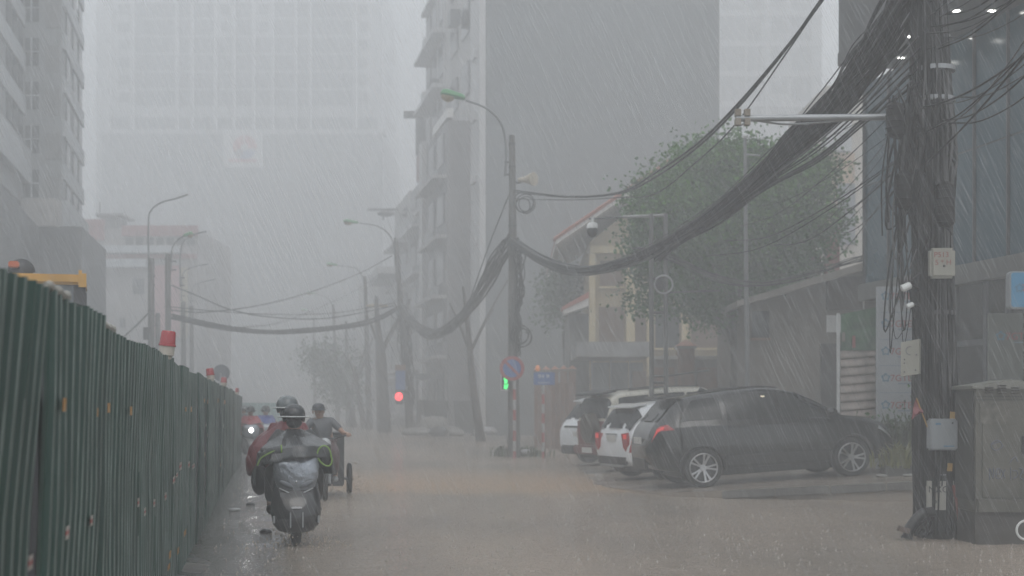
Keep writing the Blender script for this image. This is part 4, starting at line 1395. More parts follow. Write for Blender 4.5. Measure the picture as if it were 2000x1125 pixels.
for py in (585, 639, 693, 745, 798):
    p = P(1721, py, ZBD - 0.003)
    logo(p, 0.66, board, FN)
for py in (611, 664, 715, 768):
    MB().bx(PX(1718, ZBD), PX(1802, ZBD), ZBD - 0.004, ZBD - 0.001, PH(py, ZBD), PH(py - 1, ZBD)).build('board_seam', M_LGREY, board, world=True)
# shopfront panes and mullions
k = s1 + 0.1
cuts = [k, sx(1862), sx(1923), sx(1966), sx(2000), L]
for i in range(len(cuts) - 1):
    gq(cuts[i] + 0.05, cuts[i + 1] - 0.05, 0.15, 2.58, -0.06, -0.045, 'shop_pane', M_SHG)
    gq(cuts[i] + 0.05, cuts[i + 1] - 0.05, 2.68, zgl - 0.345, -0.06, -0.045, 'shop_pane', M_SHG)
    gq(cuts[i] - 0.05, cuts[i] + 0.05, 0, zgl - 0.345, -0.1, 0.0, 'shop_mullion', mat('shop mullion', (0.06, 0.065, 0.07), 0.4))
    gq(cuts[i] + 0.05, cuts[i + 1] - 0.05, 2.58, 2.68, -0.09, -0.01, 'shop_transom', MATS['shop mullion'])
gq(s1 + 0.1, L, 0, 0.14, -0.1, 0.02, 'shop_plinth', M_PLA)
# white board with the logo inside the shop window
ZIB = 23.6
inb = MB().bx(PX(1931, ZIB), PX(2030, ZIB), ZIB, ZIB + 0.05, 1.6, PH(612, ZIB)).build('window_board', mat('window board', (0.12, 0.13, 0.115), 0.5, var=0.05), sb, world=True)
logo(P(1945, 664, ZIB - 0.004), 0.62, inb, FN)
gq(sx(1868), L, 0.14, 0.95, -1.3, -1.2, 'shop_counter', mat('teal counter', (0.12, 0.16, 0.16), 0.4))
for px, py in ((1903, 549), (1960, 541)):
    s_ = sx(px)
    p = ga + GD * s_ - GN * 0.7
    mb = MB()
    q = Vector((p.x, p.y, zgl - 0.36))
    lp_ = mb.box(q, (0.2, 0.5, 0.03), rz=R(11)).build('ceiling_light', M_LAMP, sb, world=True)
# ================================================================ street poles, lamps
M_LGREEN = mat('green lamp housing', (0.05, 0.26, 0.09), 0.35, var=0.1)
M_LENS = mat('amber lamp glass', (0.35, 0.27, 0.14), 0.3, var=0.1)
M_STEEL = mat('lamp arm steel', (0.16, 0.165, 0.17), 0.4, 0.3)


def concrete_pole(label, top, base, r0, r1, group='concrete street poles'):
    t = thing('utility_pole', label, 'pole', (base.x, base.y, 0), 0, group)
    b_ = Vector((base.x, base.y, -0.2))
    MB().cyl(b_, top, r0, r1, 12).build('shaft', M_CONC, t, world=True, smooth=True)
    d = (top - b_)
    for f_ in (0.97, 0.9, 0.72):
        c_ = b_ + d * f_
        rr_ = r0 + (r1 - r0) * f_ + 0.012
        MB().cyl(c_, c_ + Vector((0, 0, 0.07)), rr_, rr_, 10).build('pole_band', M_DARKMETAL, t, world=True)
    return t


def lamp(label, foot, pts, head, Z, green=True, hs=1.0, group='street lamps'):
    """a bent arm clamped to a pole, carrying a lamp head"""
    pp = [P(a, c, Z) for a, c in pts]
    t = thing('street_lamp', label, 'street lamp', pp[0], 0, group)
    MB().tube(spline(pp, 6), 0.035, 8).build('arm', M_STEEL, t, world=True, smooth=True)
    a, c = P(*head[0], Z), P(*head[1], Z)          # root and tip of the head
    d = c - a
    L_ = d.length
    u = d.normalized()
    w = u.cross(Vector((0, 1, 0))).normalized()
    if w.z < 0:
        w = -w
    ya = Vector((0, 1, 0))
    if green:
        lo = []
        for f_, hw, hh in ((0, 0.05, 0.05), (0.1, 0.13, 0.09), (0.4, 0.17, 0.11), (0.75, 0.2, 0.13), (0.93, 0.16, 0.1), (1, 0.05, 0.04)):
            q = a + u * L_ * f_
            lo.append([q + ya * hw * hs * math.cos(2 * PI * k / 12) + w * hh * hs * (max(-0.25, math.sin(2 * PI * k / 12))) for k in range(12)])
        hd = MB().loft(lo).build('housing', M_LGREEN, t, world=True, smooth=True)
        mm_ = Matrix((u, ya, w)).transposed()
        MB().ell(a + u * L_ * 0.68 - w * 0.04 * hs, (L_ * 0.27, 0.15 * hs, 0.11 * hs), m=mm_).build('lamp_glass', M_LENS, t, world=True, smooth=True)
    else:
        lo = []
        for f_, hw, hh in ((0, 0.04, 0.04), (0.15, 0.1, 0.035), (0.85, 0.12, 0.035), (1, 0.05, 0.02)):
            q = a + u * L_ * f_
            lo.append([q + ya * hw * math.cos(2 * PI * k / 8) + w * hh * math.sin(2 * PI * k / 8) for k in range(8)])
        MB().loft(lo).build('housing', M_STEEL, t, world=True, smooth=True)
    MB().box(pp[0] + Vector((0.1, 0, 0.05)), (0.26, 0.06, 0.05)).build('clamp', M_DARKMETAL, t, world=True)
    MB().box(pp[0] + Vector((0.1, 0, 0.42)), (0.26, 0.06, 0.05)).build('clamp', M_DARKMETAL, t, world=True)
    return t


ZP1, ZP2, ZP3, ZP4, ZP5 = 43.0, 76.0, 94.0, 118.0, 136.0
POLE1 = P(1000, 265, ZP1)
pole1 = concrete_pole('tall concrete pole with a loudspeaker behind the no parking sign', POLE1, P(1004, 893, ZP1), 0.2, 0.09)
POLE2 = P(773, 465, ZP2)
pole2 = concrete_pole('leaning concrete pole beside the red traffic light', POLE2, P(803, 850, ZP2), 0.24, 0.11)
pole3 = concrete_pole('third concrete pole down the right kerb, under the third green lamp', P(713, 540, ZP3), P(722, 836, ZP3), 0.22, 0.11)
pole4 = concrete_pole('hazy concrete pole near the bushy street tree', P(651, 595, ZP4), P(660, 829, ZP4), 0.2, 0.11)
pole5 = concrete_pole('hazy thin pole left of the bushy street tree', P(613, 620, ZP5), P(616, 826, ZP5), 0.2, 0.12)
pole6 = concrete_pole('hazy pole with yellowish lamps by the bare forked trunk', P(735, 578, 88), P(742, 842, 88), 0.2, 0.1)
for sx_ in (-1, 1):
    MB().ell(P(736 + sx_ * 10, 598, 88), (0.38, 0.2, 0.12)).build('floodlight', M_LENS, pole6, world=True, smooth=True)
pole7 = concrete_pole('faint pole in the haze between the fourth and fifth lamps', P(676, 628, 110), P(680, 832, 110), 0.18, 0.1)

lamp('nearest green street lamp, curving left from the pole with the loudspeaker', None, [(987, 345), (988, 285), (978, 240), (950, 212), (910, 196)], ((908, 193), (860, 183)), ZP1, hs=1.35)
lamp('second green street lamp over the leaning pole', None, [(772, 520), (769, 478), (757, 455), (735, 441), (702, 436)], ((700, 436), (670, 433)), ZP2, hs=1.15)
lamp('third green street lamp, pale in the rain', None, [(712, 575), (710, 548), (702, 530), (688, 522), (660, 519)], ((660, 519), (637, 516)), ZP3, hs=1.1)
lamp('fourth green street lamp, fainter in the rain', None, [(651, 620), (649, 598), (641, 584), (628, 577), (616, 574)], ((616, 574), (599, 572)), ZP4, hs=1.1)
lamp('fifth faint lamp farthest down the street', None, [(613, 630), (613, 618), (608, 612), (602, 608), (600, 607)], ((601, 607), (588, 605)), ZP5, hs=1.1)

# left side poles, standing behind the fence
ZL1, ZL2 = 57.0, 62.0
lp1 = concrete_pole('thick concrete pole behind the fence at left, under the tall bare lamp', P(295, 505, ZL1), P(296, 865, ZL1), 0.15, 0.12, 'left side poles')
lp2 = concrete_pole('second concrete pole behind the fence, with the small green lamp', P(328, 497, ZL2), P(329, 862, ZL2), 0.15, 0.12, 'left side poles')
lp3 = concrete_pole('third hazy pole of the left side', P(358, 592, 78), P(359, 848, 78), 0.16, 0.12, 'left side poles')
lp4 = concrete_pole('fourth faint pole of the left side', P(374, 598, 90), P(375, 841, 90), 0.16, 0.12, 'left side poles')
lp5 = concrete_pole('short stub pole between the two thick left poles', P(308, 612, 66), P(309, 858, 66), 0.13, 0.11, 'left side poles')
lamp('tall bare steel street lamp at left with a flat head', None, [(291, 560), (290, 440), (295, 412), (315, 396), (345, 388)], ((345, 388), (368, 380)), ZL1, green=False)
lamp('small green street lamp on the second left pole', None, [(334, 530), (335, 495), (340, 478), (350, 467), (360, 461)], ((358, 462), (378, 457)), ZL2)
lamp('flat street lamp peeping out behind the small green one', None, [(352, 560), (352, 500), (358, 474), (372, 462), (386, 456)], ((386, 456), (404, 452)), 70.0, green=False)
lamp('hazy flat street lamp, third of the left side', None, [(355, 592), (355, 548), (361, 530), (374, 523), (390, 519)], ((390, 519), (407, 516)), 86.0, green=False)
lamp('faintest flat street lamp of the left side', None, [(373, 600), (374, 572), (380, 558), (390, 553), (402, 550)], ((402, 550), (420, 546)), 96.0, green=False)
one('junction_box', 'grey junction box on the thick left pole', 'box', MB().box(P(286, 652, 56.8), (0.22, 0.2, 0.5), bevel=0.02), M_DARKMETAL, P(286, 664, 56.8))

# horn loudspeaker on the first pole
ls = thing('loudspeaker', 'cream horn loudspeaker on the tall pole behind the no parking sign', 'loudspeaker', P(1016, 353, ZP1))
a, c = P(1014, 352, ZP1), P(1043, 350, ZP1 - 0.35)
d = (c - a)
MB().tube([a, a + d * 0.2, a + d * 0.45, a + d * 0.8, a + d], [0.07, 0.08, 0.1, 0.17, 0.21], 16).build('horn', mat('cream horn', (0.42, 0.37, 0.29), 0.45), ls, world=True, smooth=True)
MB().tube([P(1003, 352, ZP1), P(1010, 358, ZP1), P(1018, 357, ZP1)], 0.03, 6).build('bracket', M_DARKMETAL, ls, world=True)

# ================================================================ signs by the first pole
M_SBLUE = mat('sign blue', (0.06, 0.13, 0.34), 0.4, var=0.08)
M_SRED = mat('sign red', (0.32, 0.05, 0.05), 0.4, var=0.1)


def striped_post(parent, x, y, z0, z1, r, n):
    for i in range(n):
        za, zb_ = z0 + (z1 - z0) * i / n, z0 + (z1 - z0) * (i + 1) / n
        MB().cyl((x, y, za), (x, y, zb_), r, n=10).build('post_band', M_SRED if i % 2 == 0 else mat('post white', (0.36, 0.36, 0.35), 0.5), parent, world=True, smooth=True)


ZN = 41.8
ns = thing('no_parking_sign', 'round red and blue no parking sign on a striped post', 'sign', (PX(1004, ZN), ZN, 0))
c0 = P(1000, 720, ZN)
Rr = 0.36
MB().cyl(c0, c0 + Vector((0, 0.03, 0)), Rr, n=40).build('disc_red', M_SRED, ns, world=True)
MB().cyl(c0 - Vector((0, 0.008, 0)), c0 - Vector((0, 0.001, 0)), Rr * 0.73, n=40).build('disc_blue', M_SBLUE, ns, world=True)
dg_ = Vector((1, 0, -1)).normalized()
e_ = Vector((1, 0, 1)).normalized()
q = [c0 - Vector((0, 0.0085, 0)) + dg_ * (sx_ * Rr * 0.72) + e_ * (sy_ * 0.038) for sx_, sy_ in ((-1, -1), (1, -1), (1, 1), (-1, 1))]
MB().prism(q, (0, -0.006, 0)).build('slash', M_SRED, ns, world=True)
striped_post(ns, PX(1003.5, ZN) + 0.02, ZN + 0.07, -0.1, c0.z - Rr + 0.05, 0.05, 8)

ZW = 42.0
ss = thing('street_name_sign', 'blue street name plate on a red and white post', 'sign', (PX(1061, ZW), ZW, 0))
pl = MB().box(P(1063, 740, ZW), (0.62, 0.03, 0.37), bevel=0.008).build('plate', M_SBLUE, ss, world=True)
rn = random.Random(9)
for row, (py, n_, h_) in enumerate(((735, 6, 0.1), (748, 10, 0.045))):
    for i in range(n_):
        px = 1051 + 24 * (i + 0.5) / n_
        if row == 0 and i == 3:
            continue
        c_ = P(px, py, ZW - 0.02)
        w_ = 0.62 * 0.5 / n_
        mb = MB()
        mb.box(c_ + Vector((-w_ * 0.4, 0, 0)), (w_ * 0.3, 0.004, h_))
        if i % 2 == 0:
            mb.box(c_ + Vector((w_ * 0.3, 0, 0)), (w_ * 0.3, 0.004, h_))
        mb.box(c_ + Vector((0, 0, h_ * (0.0 if i % 3 else 0.4))), (w_ * 0.5, 0.0035, h_ * 0.2))
        mb.build('letter_stroke', M_WHITE, pl, world=True)
striped_post(ss, PX(1061, ZW), ZW + 0.05, -0.1, PH(752, ZW), 0.045, 8)

# pedestrian signal, green
pg = thing('pedestrian_signal', 'white cased pedestrian signal showing a green man left of the pole', 'traffic light', P(985, 762, ZP1 - 0.4))
M_GRN = mat('lit green', (0.1, 1, 0.3), 0.5, var=0, emit=((0.05, 1.0, 0.22), 1.5))
c0 = P(986, 747, ZP1 - 0.4)
MB().box(c0 + Vector((0.02, 0.14, 0)), (0.26, 0.22, 0.5), bevel=0.02).build('case', M_BLACK, pg, world=True)
mb = MB()
for dx, w_, h_, dz in ((-0.11, 0.03, 0.48, 0), (0.0, 0.22, 0.03, -0.235)):
    mb.box(c0 + Vector((dx, -0.04, dz)), (w_, 0.18, h_))
mb.build('visor', M_WHITE, pg, world=True)
MB().ell(c0 + Vector((0.02, 0.0, 0.1)), (0.055, 0.02, 0.06)).box(c0 + Vector((0.03, 0, 0.03)), (0.09, 0.03, 0.13)).build('green_man_upper', M_GRN, pg, world=True)
MB().box(c0 + Vector((0.0, 0, -0.13)), (0.05, 0.03, 0.13)).box(c0 + Vector((0.06, 0, -0.13)), (0.05, 0.03, 0.15), ry=0.3).build('green_man_legs', M_GRN, pg, world=True)
MB().cyl(c0 + Vector((0.1, 0.2, 0.1)), c0 + Vector((0.25, 0.4, 0.1)), 0.025, n=6).build('bracket', M_DARKMETAL, pg, world=True)

# red traffic light on the leaning pole
ZR = 74.5
rl = thing('traffic_light', 'traffic light glowing red beside the leaning pole', 'traffic light', P(783, 800, ZR))
c0 = P(779, 775, ZR)
MB().box(c0 + Vector((0.02, 0.2, 0.55)), (0.42, 0.3, 1.9), bevel=0.05).build('case', M_BLACK, rl, world=True)
MB().box(c0 + Vector((0.08, 0.03, 0.85)), (0.5, 0.06, 1.0)).build('blue_panel', M_SBLUE, rl, world=True)
MB().box(c0 + Vector((0.08, 0.03, 1.5)), (0.55, 0.1, 0.3)).build('signal_head', mat('signal brown', (0.2, 0.1, 0.06), 0.5), rl, world=True)
MB().ell(c0, (0.2, 0.07, 0.22)).build('red_lens', mat('lit red', (1, 0.1, 0.1), 0.5, var=0, emit=((1.0, 0.06, 0.07), 3.2)), rl, world=True, smooth=True)
MB().cyl(c0 + Vector((0.1, 0.3, 0.3)), c0 + Vector((0.5, 0.9, 0.3)), 0.04, n=6).build('bracket', M_DARKMETAL, rl, world=True)

# the back of a round sign above the fence
rs = thing('round_sign', 'grey back of a round road sign showing over the fence', 'sign', (PX(432, 45), 45, 0))
c0 = P(432, 729, 45)
MB().cyl(c0, c0 + Vector((0, 0.03, 0)), 0.265, n=36).build('disc', mat('sign back grey', (0.05, 0.055, 0.07), 0.4), rs, world=True)
MB().cyl((c0.x, c0.y - 0.05, 0), (c0.x, c0.y - 0.05, c0.z), 0.035, n=8).build('post', M_GALV, rs, world=True)

# ================================================================ flag pole and camera gantry
ZF = 33.5
fp = thing('flagpole', 'slim pale flagpole standing before the tree crown', 'pole', (PX(1457, ZF), ZF, 0))
MB().cyl((PX(1461, ZF), ZF, 0), P(1455, 268, ZF), 0.065, 0.04, 12).build('shaft', mat('flagpole steel', (0.17, 0.175, 0.18), 0.45, 0.3), fp, world=True, smooth=True)
MB().ell(P(1455, 266, ZF), (0.07, 0.07, 0.07)).build('finial', M_WHITE, fp, world=True, smooth=True)
MB().cyl(P(1455, 302, ZF), P(1485, 304, ZF), 0.02, n=6).build('halyard_arm', M_GALV, fp, world=True)

ZY = 32.0
cg = thing('camera_gantry', 'ladder-like twin post gantry carrying the dome camera arm behind the cars', 'gantry', (PX(1286, ZY), ZY, 0))
for px in (1273, 1301):
    MB().cyl((PX(px, ZY), ZY, 0), P(px - 1, 418, ZY), 0.055, 0.05, 10).build('post', mat('gantry grey', (0.1, 0.1, 0.1), 0.45), cg, world=True, smooth=True)
for py in (611, 735, 748, 545):
    MB().cyl(P(1272, py, ZY), P(1301, py, ZY), 0.03, n=6).build('rung', M_DARKMETAL, cg, world=True)
MB().cyl(P(1300, 572, ZY), P(1405, 568, ZY + 1), 0.022, n=6).build('side_bar', M_DARKMETAL, cg, world=True)
MB().cyl(P(1300, 735, ZY), P(1383, 724, ZY + 1), 0.025, n=6).build('side_bar', M_DARKMETAL, cg, world=True)
MB().cyl(P(1216, 424, ZY), P(1303, 421, ZY), 0.035, n=8).build('top_arm', mat('arm pale', (0.24, 0.24, 0.24), 0.45), cg, world=True)
MB().cyl(P(1150, 428, ZY), P(1218, 424, ZY), 0.02, n=8).build('top_arm', M_DARKMETAL, cg, world=True)
MB().cyl(P(1290, 556, ZY - 0.05), P(1290, 556, ZY + 0.1), 0.13, n=18).build('round_box', M_DARKMETAL, cg, world=True, smooth=True)
MB().torus(P(1296, 556, ZY - 0.05), 0.2, 0.02, 'Y').build('cable_coil', M_GALV, cg, world=True, smooth=True)
dc = thing('dome_camera', 'white dome security camera hanging from the gantry arm', 'camera', P(1157, 430, ZY))
c0 = P(1157, 452, ZY)
MB().tube([c0 + Vector((0, 0, 0.06)), c0 + Vector((0, 0, 0.12)), c0 + Vector((0, 0, 0.18)), c0 + Vector((0, 0, 0.2))], [0.125, 0.125, 0.1, 0.04], 18).cyl(c0 + Vector((0, 0, 0.2)), c0 + Vector((0, 0, 0.3)), 0.03, n=8).build('housing', M_WHITE, dc, world=True, smooth=True)
MB().cyl(c0 + Vector((0, 0, 0.0)), c0 + Vector((0, 0, 0.058)), 0.122, n=18).ell(c0, (0.12, 0.12, 0.14)).build('dome', M_BLACK, dc, world=True, smooth=True)

# ================================================================ the big near pole with its cables and boxes
ZU = 16.5
np_ = thing('utility_pole', 'massive near utility pole wrapped in black cables at right', 'pole', (PX(1826, ZU), ZU, 0), 0, 'concrete street poles')
UB = Vector((PX(1830, ZU), ZU, 0))
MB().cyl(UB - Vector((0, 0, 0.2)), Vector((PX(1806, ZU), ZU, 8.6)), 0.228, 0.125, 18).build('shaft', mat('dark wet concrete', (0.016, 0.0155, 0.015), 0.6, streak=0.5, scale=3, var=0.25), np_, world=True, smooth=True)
for z in (5.35, 5.0, 2.55):
    MB().cyl(UB + Vector((-0.03, 0, z)), UB + Vector((-0.03, 0, z + 0.05)), 0.235, n=18).build('steel_band', M_GALV if z > 3 else M_DARKMETAL, np_, world=True)
MB().cyl(UB + Vector((0, 0, 0.72)), UB + Vector((0, 0, 0.735)), 0.222, n=18).build('steel_band', M_GALV, np_, world=True)
for z in (6.2, 6.6, 7.4):
    MB().box(UB + Vector((-0.05, -0.18, z)), (1.5, 0.08, 0.08)).build('cross_arm', M_DARKMETAL, np_, world=True)
# cables clinging to the pole
rn = random.Random(21)
cm = [M_CABLE, mat('grey cable', (0.022, 0.022, 0.023), 0.4, var=0.2), M_CABLE, mat('pale cable', (0.07, 0.07, 0.07), 0.4, var=0.2), M_CABLE]
cl = thing('pole_cables', 'thick tangle of cables hugging the near pole from top to foot', 'cables', (UB.x, UB.y, 0))
for i in range(84):
    ang = rn.uniform(PI * 0.92, PI * 2.08)
    z0_, z1_ = rn.choice(((0.05, 7), (1.2, 7.5), (2.0, 6.8), (3.2, 7.5), (0.1, 4.6), (0.6, 5))), None
    pts = []
    n_ = 12
    for k in range(n_ + 1):
        z = z0_[0] + (z0_[1] - z0_[0]) * k / n_
        r_ = 0.235 - 0.011 * z + 0.03 * rn.random() + (0.1 * max(0, 1 - abs(z - 4.6) / 1.2) * rn.random())
        a_ = ang + 0.18 * noise.noise(Vector((i * 3.1, z * 0.6, 0))) + 0.05 * rn.uniform(-1, 1)
        lean = -0.016 * z
        pts.append(Vector((UB.x + lean + r_ * math.cos(a_), UB.y + r_ * math.sin(a_), z)))
    MB().tube(spline(pts, 2), rn.choice((0.008, 0.011, 0.014, 0.02)), 5).build('cable', cm[i % 5] if i % 3 else M_CABLE, cl, world=True, smooth=True)
# loose loops at the left of the pole
for i in range(16):
    top = P(rn.uniform(1745, 1800), rn.uniform(190, 330), ZU - 0.2)
    e1 = P(rn.uniform(1760, 1800), rn.uniform(380, 640), ZU - 0.15)
    dip = P(rn.uniform(1725, 1790), rn.uniform(420, 700), ZU - 0.3)
    MB().tube(spline([top, top.lerp(dip, 0.55) + Vector((-0.08, 0, 0)), dip, e1], 6), rn.choice((0.005, 0.007, 0.01)), 5).build('hanging_loop', cm[i % 5], cl, world=True, smooth=True)
for i in range(9):
    top = P(rn.uniform(1735, 1765), rn.uniform(185, 260), ZU - 0.2)
    e1 = top + Vector((rn.uniform(-0.15, 0.2), -0.02, -rn.uniform(0.9, 2.0)))
    MB().tube(spline([top, top.lerp(e1, 0.5) + Vector((rn.uniform(-0.1, 0.1), 0, 0)), e1], 6), rn.choice((0.006, 0.009, 0.013)), 5).build('hanging_cable', M_CABLE, cl, world=True, smooth=True)
for i in range(46):
    x_ = rn.gauss(1795, 26)
    y0 = rn.uniform(150, 300)
    top = P(x_, y0, ZU - 0.12 - 0.15 * rn.random())
    e1 = P(x_ + rn.uniform(-20, 40), y0 + rn.uniform(90, 260), ZU - 0.2)
    MB().tube(spline([top, top.lerp(e1, 0.35) + Vector((rn.uniform(-0.12, 0.12), 0, 0)), top.lerp(e1, 0.7) + Vector((rn.uniform(-0.12, 0.12), 0, 0)), e1], 5), rn.choice((0.009, 0.013, 0.018, 0.024)), 5).build('tangled_cable', cm[i % 3], cl, world=True, smooth=True)
# bulky splice closures in the tangle
for px, py, rx_, rz2, lab in ((1845, 400, 0.11, 0.26, 'bulky black splice box on the right of the near pole'), (1765, 372, 0.09, 0.22, 'dark cable splice hanging left of the near pole'), (1748, 235, 0.1, 0.2, 'coiled black cable knot by the camera arm')):
    mb = MB()
    c0 = P(px, py, ZU - 0.25)
    mb.tube([c0 + Vector((0, 0, -rz2)), c0 + Vector((0.01, 0, -rz2 * 0.8)), c0, c0 + Vector((0, 0, rz2 * 0.8)), c0 + Vector((0, 0, rz2))], [rx_ * 0.6, rx_, rx_ * 1.05, rx_, rx_ * 0.5], 12)
    for k in range(5):
        z = -rz2 * 0.8 + rz2 * 0.35 * k
        mb.torus(c0 + Vector((0, 0, z)), rx_ * 1.0, 0.009, 'Z', 16, 6)
    one('splice_closure', lab, 'cable box', mb, M_CABLE, c0 - Vector((0, 0, rz2)), group='splice closures on the near pole', smooth=True)
# boxes
M_BOXC = mat('cream box', (0.27, 0.262, 0.225), 0.45, var=0.1, streak=0.25)
M_BOXG = mat('grey box', (0.23, 0.25, 0.265), 0.4, var=0.08, streak=0.15)
ZX = ZU - 0.34
bx1 = thing('terminal_box', 'cream terminal box with red handwritten code high on the near pole', 'box', P(1839, 543, ZX))
c0 = P(1839, 515, ZX)
lid = MB().box(c0, (0.285, 0.13, 0.34), bevel=0.03).build('case', M_BOXC, bx1, world=True)
M_RPEN = mat('red marker', (0.22, 0.06, 0.05), 0.5, var=0)
text('lettering', 'P513', 0.085, frame(P(1824, 503, ZX - 0.068), (1, 0, 0.02), (0, 0, 1)), M_RPEN, bx1, 0.001)
text('lettering', '5 * H', 0.085, frame(P(1826, 518, ZX - 0.068), (1, 0, 0.02), (0, 0, 1)), M_RPEN, bx1, 0.001)
MB().cyl(P(1844, 520, ZX - 0.063), P(1844, 520, ZX - 0.075), 0.014, n=8).build('lock', M_BLACK, bx1, world=True)
bx2 = thing('terminal_box', 'cream terminal box tilted off the left side of the near pole', 'box', P(1779, 738, ZX))
c0 = P(1779, 703, ZX)
Mt = Matrix.Rotation(R(-22), 3, 'Z')
mb = MB()
v0 = [Vector((-0.1, -0.08, -0.19)), Vector((0.1, -0.08, -0.16)), Vector((0.1, -0.08, 0.23)), Vector((-0.1, -0.08, 0.19))]
mb.prism([c0 + Mt @ v for v in v0], Mt @ Vector((0, 0.14, 0))).build('case', M_BOXC, bx2, world=True)
for dx, dz in ((-0.06, 0.0), (-0.06, -0.04), (0.07, 0.05), (0.06, -0.12), (-0.06, -0.14)):
    MB().cyl(c0 + Mt @ Vector((dx, -0.081, dz)), c0 + Mt @ Vector((dx, -0.088, dz)), 0.01, n=8).build('screw', M_BLACK, bx2, world=True)
for t0 in (0,):
    MB().torus(c0 + Mt @ Vector((0.0, -0.083, 0.1)), 0.045, 0.005, 'Y', 18, 5, 5.0).build('scrawl', mat('grey marker', (0.12, 0.12, 0.12), 0.5, var=0), bx2, world=True)
bx3 = thing('meter_box', 'pale grey meter box at waist height on the near pole', 'box', P(1840, 880, ZX))
c0 = P(1840, 849, ZX)
MB().box(c0, (0.315, 0.16, 0.355), bevel=0.02).build('case', M_BOXG, bx3, world=True)
MB().box(c0 + Vector((0, -0.082, 0.0)), (0.285, 0.008, 0.325), bevel=0.003).build('door', M_BOXG, bx3, world=True)
MB().box(c0 + Vector((0.05, -0.088, -0.13)), (0.12, 0.003, 0.014)).build('small_print', M_LBLUE, bx3, world=True)
MB().box(c0 + Vector((-0.07, -0.088, 0.12)), (0.06, 0.003, 0.02)).build('small_print', M_LBLUE, bx3, world=True)
MB().cyl(c0 + Vector((0.09, -0.086, 0.13)), c0 + Vector((0.09, -0.096, 0.13)), 0.01, n=8).build('lock', M_BLACK, bx3, world=True)
# yellow tape patches on the pole
M_YTAPE = mat('ochre tape', (0.4, 0.24, 0.06), 0.5, var=0.15)
for px, py, w_, h_, lab in ((1860, 822, 0.06, 0.2, 'ochre strip of wood standing behind the meter box'), (1855, 913, 0.055, 0.09, 'ochre tape patch on the near pole below the meter box')):
    one('tape_patch', lab, 'tape', MB().box(P(px, py, ZX + 0.08), (w_, 0.02, h_), ry=R(4)), M_YTAPE, P(px, py, ZX + 0.08))
# plate painted with a code
plt = thing('pole_plate', 'white painted plate reading NXC 6 low on the near pole', 'plate', P(1828, 998, ZX + 0.1))
pts_ = []
for k in range(7):
    an = R(218 + 15 * k)
    pts_.append((math.cos(an), math.sin(an)))
lo0, lo1 = [], []
rr_ = 0.232
zt, zb_ = PH(940, ZX + 0.1), PH(997, ZX + 0.1)
for ca, sa in pts_:
    lo0.append(Vector((UB.x + rr_ * ca, UB.y + rr_ * sa, zb_)))
    lo1.append(Vector((UB.x + rr_ * ca, UB.y + rr_ * sa, zt)))
f_ = [(i, i + 1, 7 + i + 1, 7 + i) for i in range(6)]
mb = MB().add(lo0 + lo1, f_)
mb.add([Vector((p.x * 0.999 + UB.x * 0.001, p.y + 0.006, p.z)) for p in lo0 + lo1], [tuple(reversed(q)) for q in f_])
mb.build('plate', mat('painted plate', (0.42, 0.41, 0.37), 0.5, streak=0.3), plt, world=True, smooth=True)
fz = UB.y - rr_ - 0.006
xl = UB.x - 0.15
text('lettering', 'NXC', 0.105, frame((xl - 0.02, fz, zt - 0.13), (1, 0, 0), (0, 0, 1)), mat('black stencil', (0.03, 0.03, 0.03), 0.5, var=0), plt, 0.002)
text('lettering', '6', 0.1, frame((xl + 0.03, fz, zt - 0.255), (1, 0, 0), (0, 0, 1)), MATS['black stencil'], plt, 0.002)
# red flag
fl = thing('small_flag', 'small red flag on a stick at the left of the near pole', 'flag', P(1806, 828, ZX))
a, c = P(1806, 826, ZX), P(1790, 778, ZX)
MB().cyl(a + Vector((0.03, 0, -0.05)), c, 0.006, n=6).build('stick', M_YTAPE, fl, world=True)
V = []
for j in range(7):
    for i in range(5):
        u, v_ = i / 4, j / 6
        top_ = P(1790, 777, ZX).lerp(P(1804, 805, ZX), v_)
        bot_ = P(1779, 820, ZX).lerp(P(1799, 808, ZX), v_)
        q = top_.lerp(bot_, u)
        q.y += 0.03 * math.sin(u * 5 + v_ * 3)
        V.append(q)
fs = [(j * 5 + i, j * 5 + i + 1, (j + 1) * 5 + i + 1, (j + 1) * 5 + i) for j in range(6) for i in range(4)]
MB().add(V, fs).add([v + Vector((0, 0.004, 0)) for v in V], [tuple(reversed(f)) for f in fs]).build('cloth', M_RED, fl, world=True, smooth=True)
# small bullet cameras on the pole
for px, py, s_, lab in ((1769, 561, 1, 'white bullet camera at the left of the near pole'), (1777, 597, 0.7, 'small white camera just below the bullet camera')):
    t = thing('bullet_camera', lab, 'camera', P(px + 12, py + 4, ZX), 0, 'bullet cameras on the near pole')
    a, c = P(px - 9 * s_, py + 4 * s_, ZX), P(px + 10 * s_, py - 4 * s_, ZX)
    MB().tube([a, a.lerp(c, 0.1), a.lerp(c, 0.9), c], [0.025 * s_, 0.042 * s_, 0.042 * s_, 0.03 * s_], 12).build('housing', M_WHITE, t, world=True, smooth=True)
    MB().cyl(c, P(1795, py + 4, ZX + 0.2), 0.012, n=6).build('bracket', M_DARKMETAL, t, world=True)
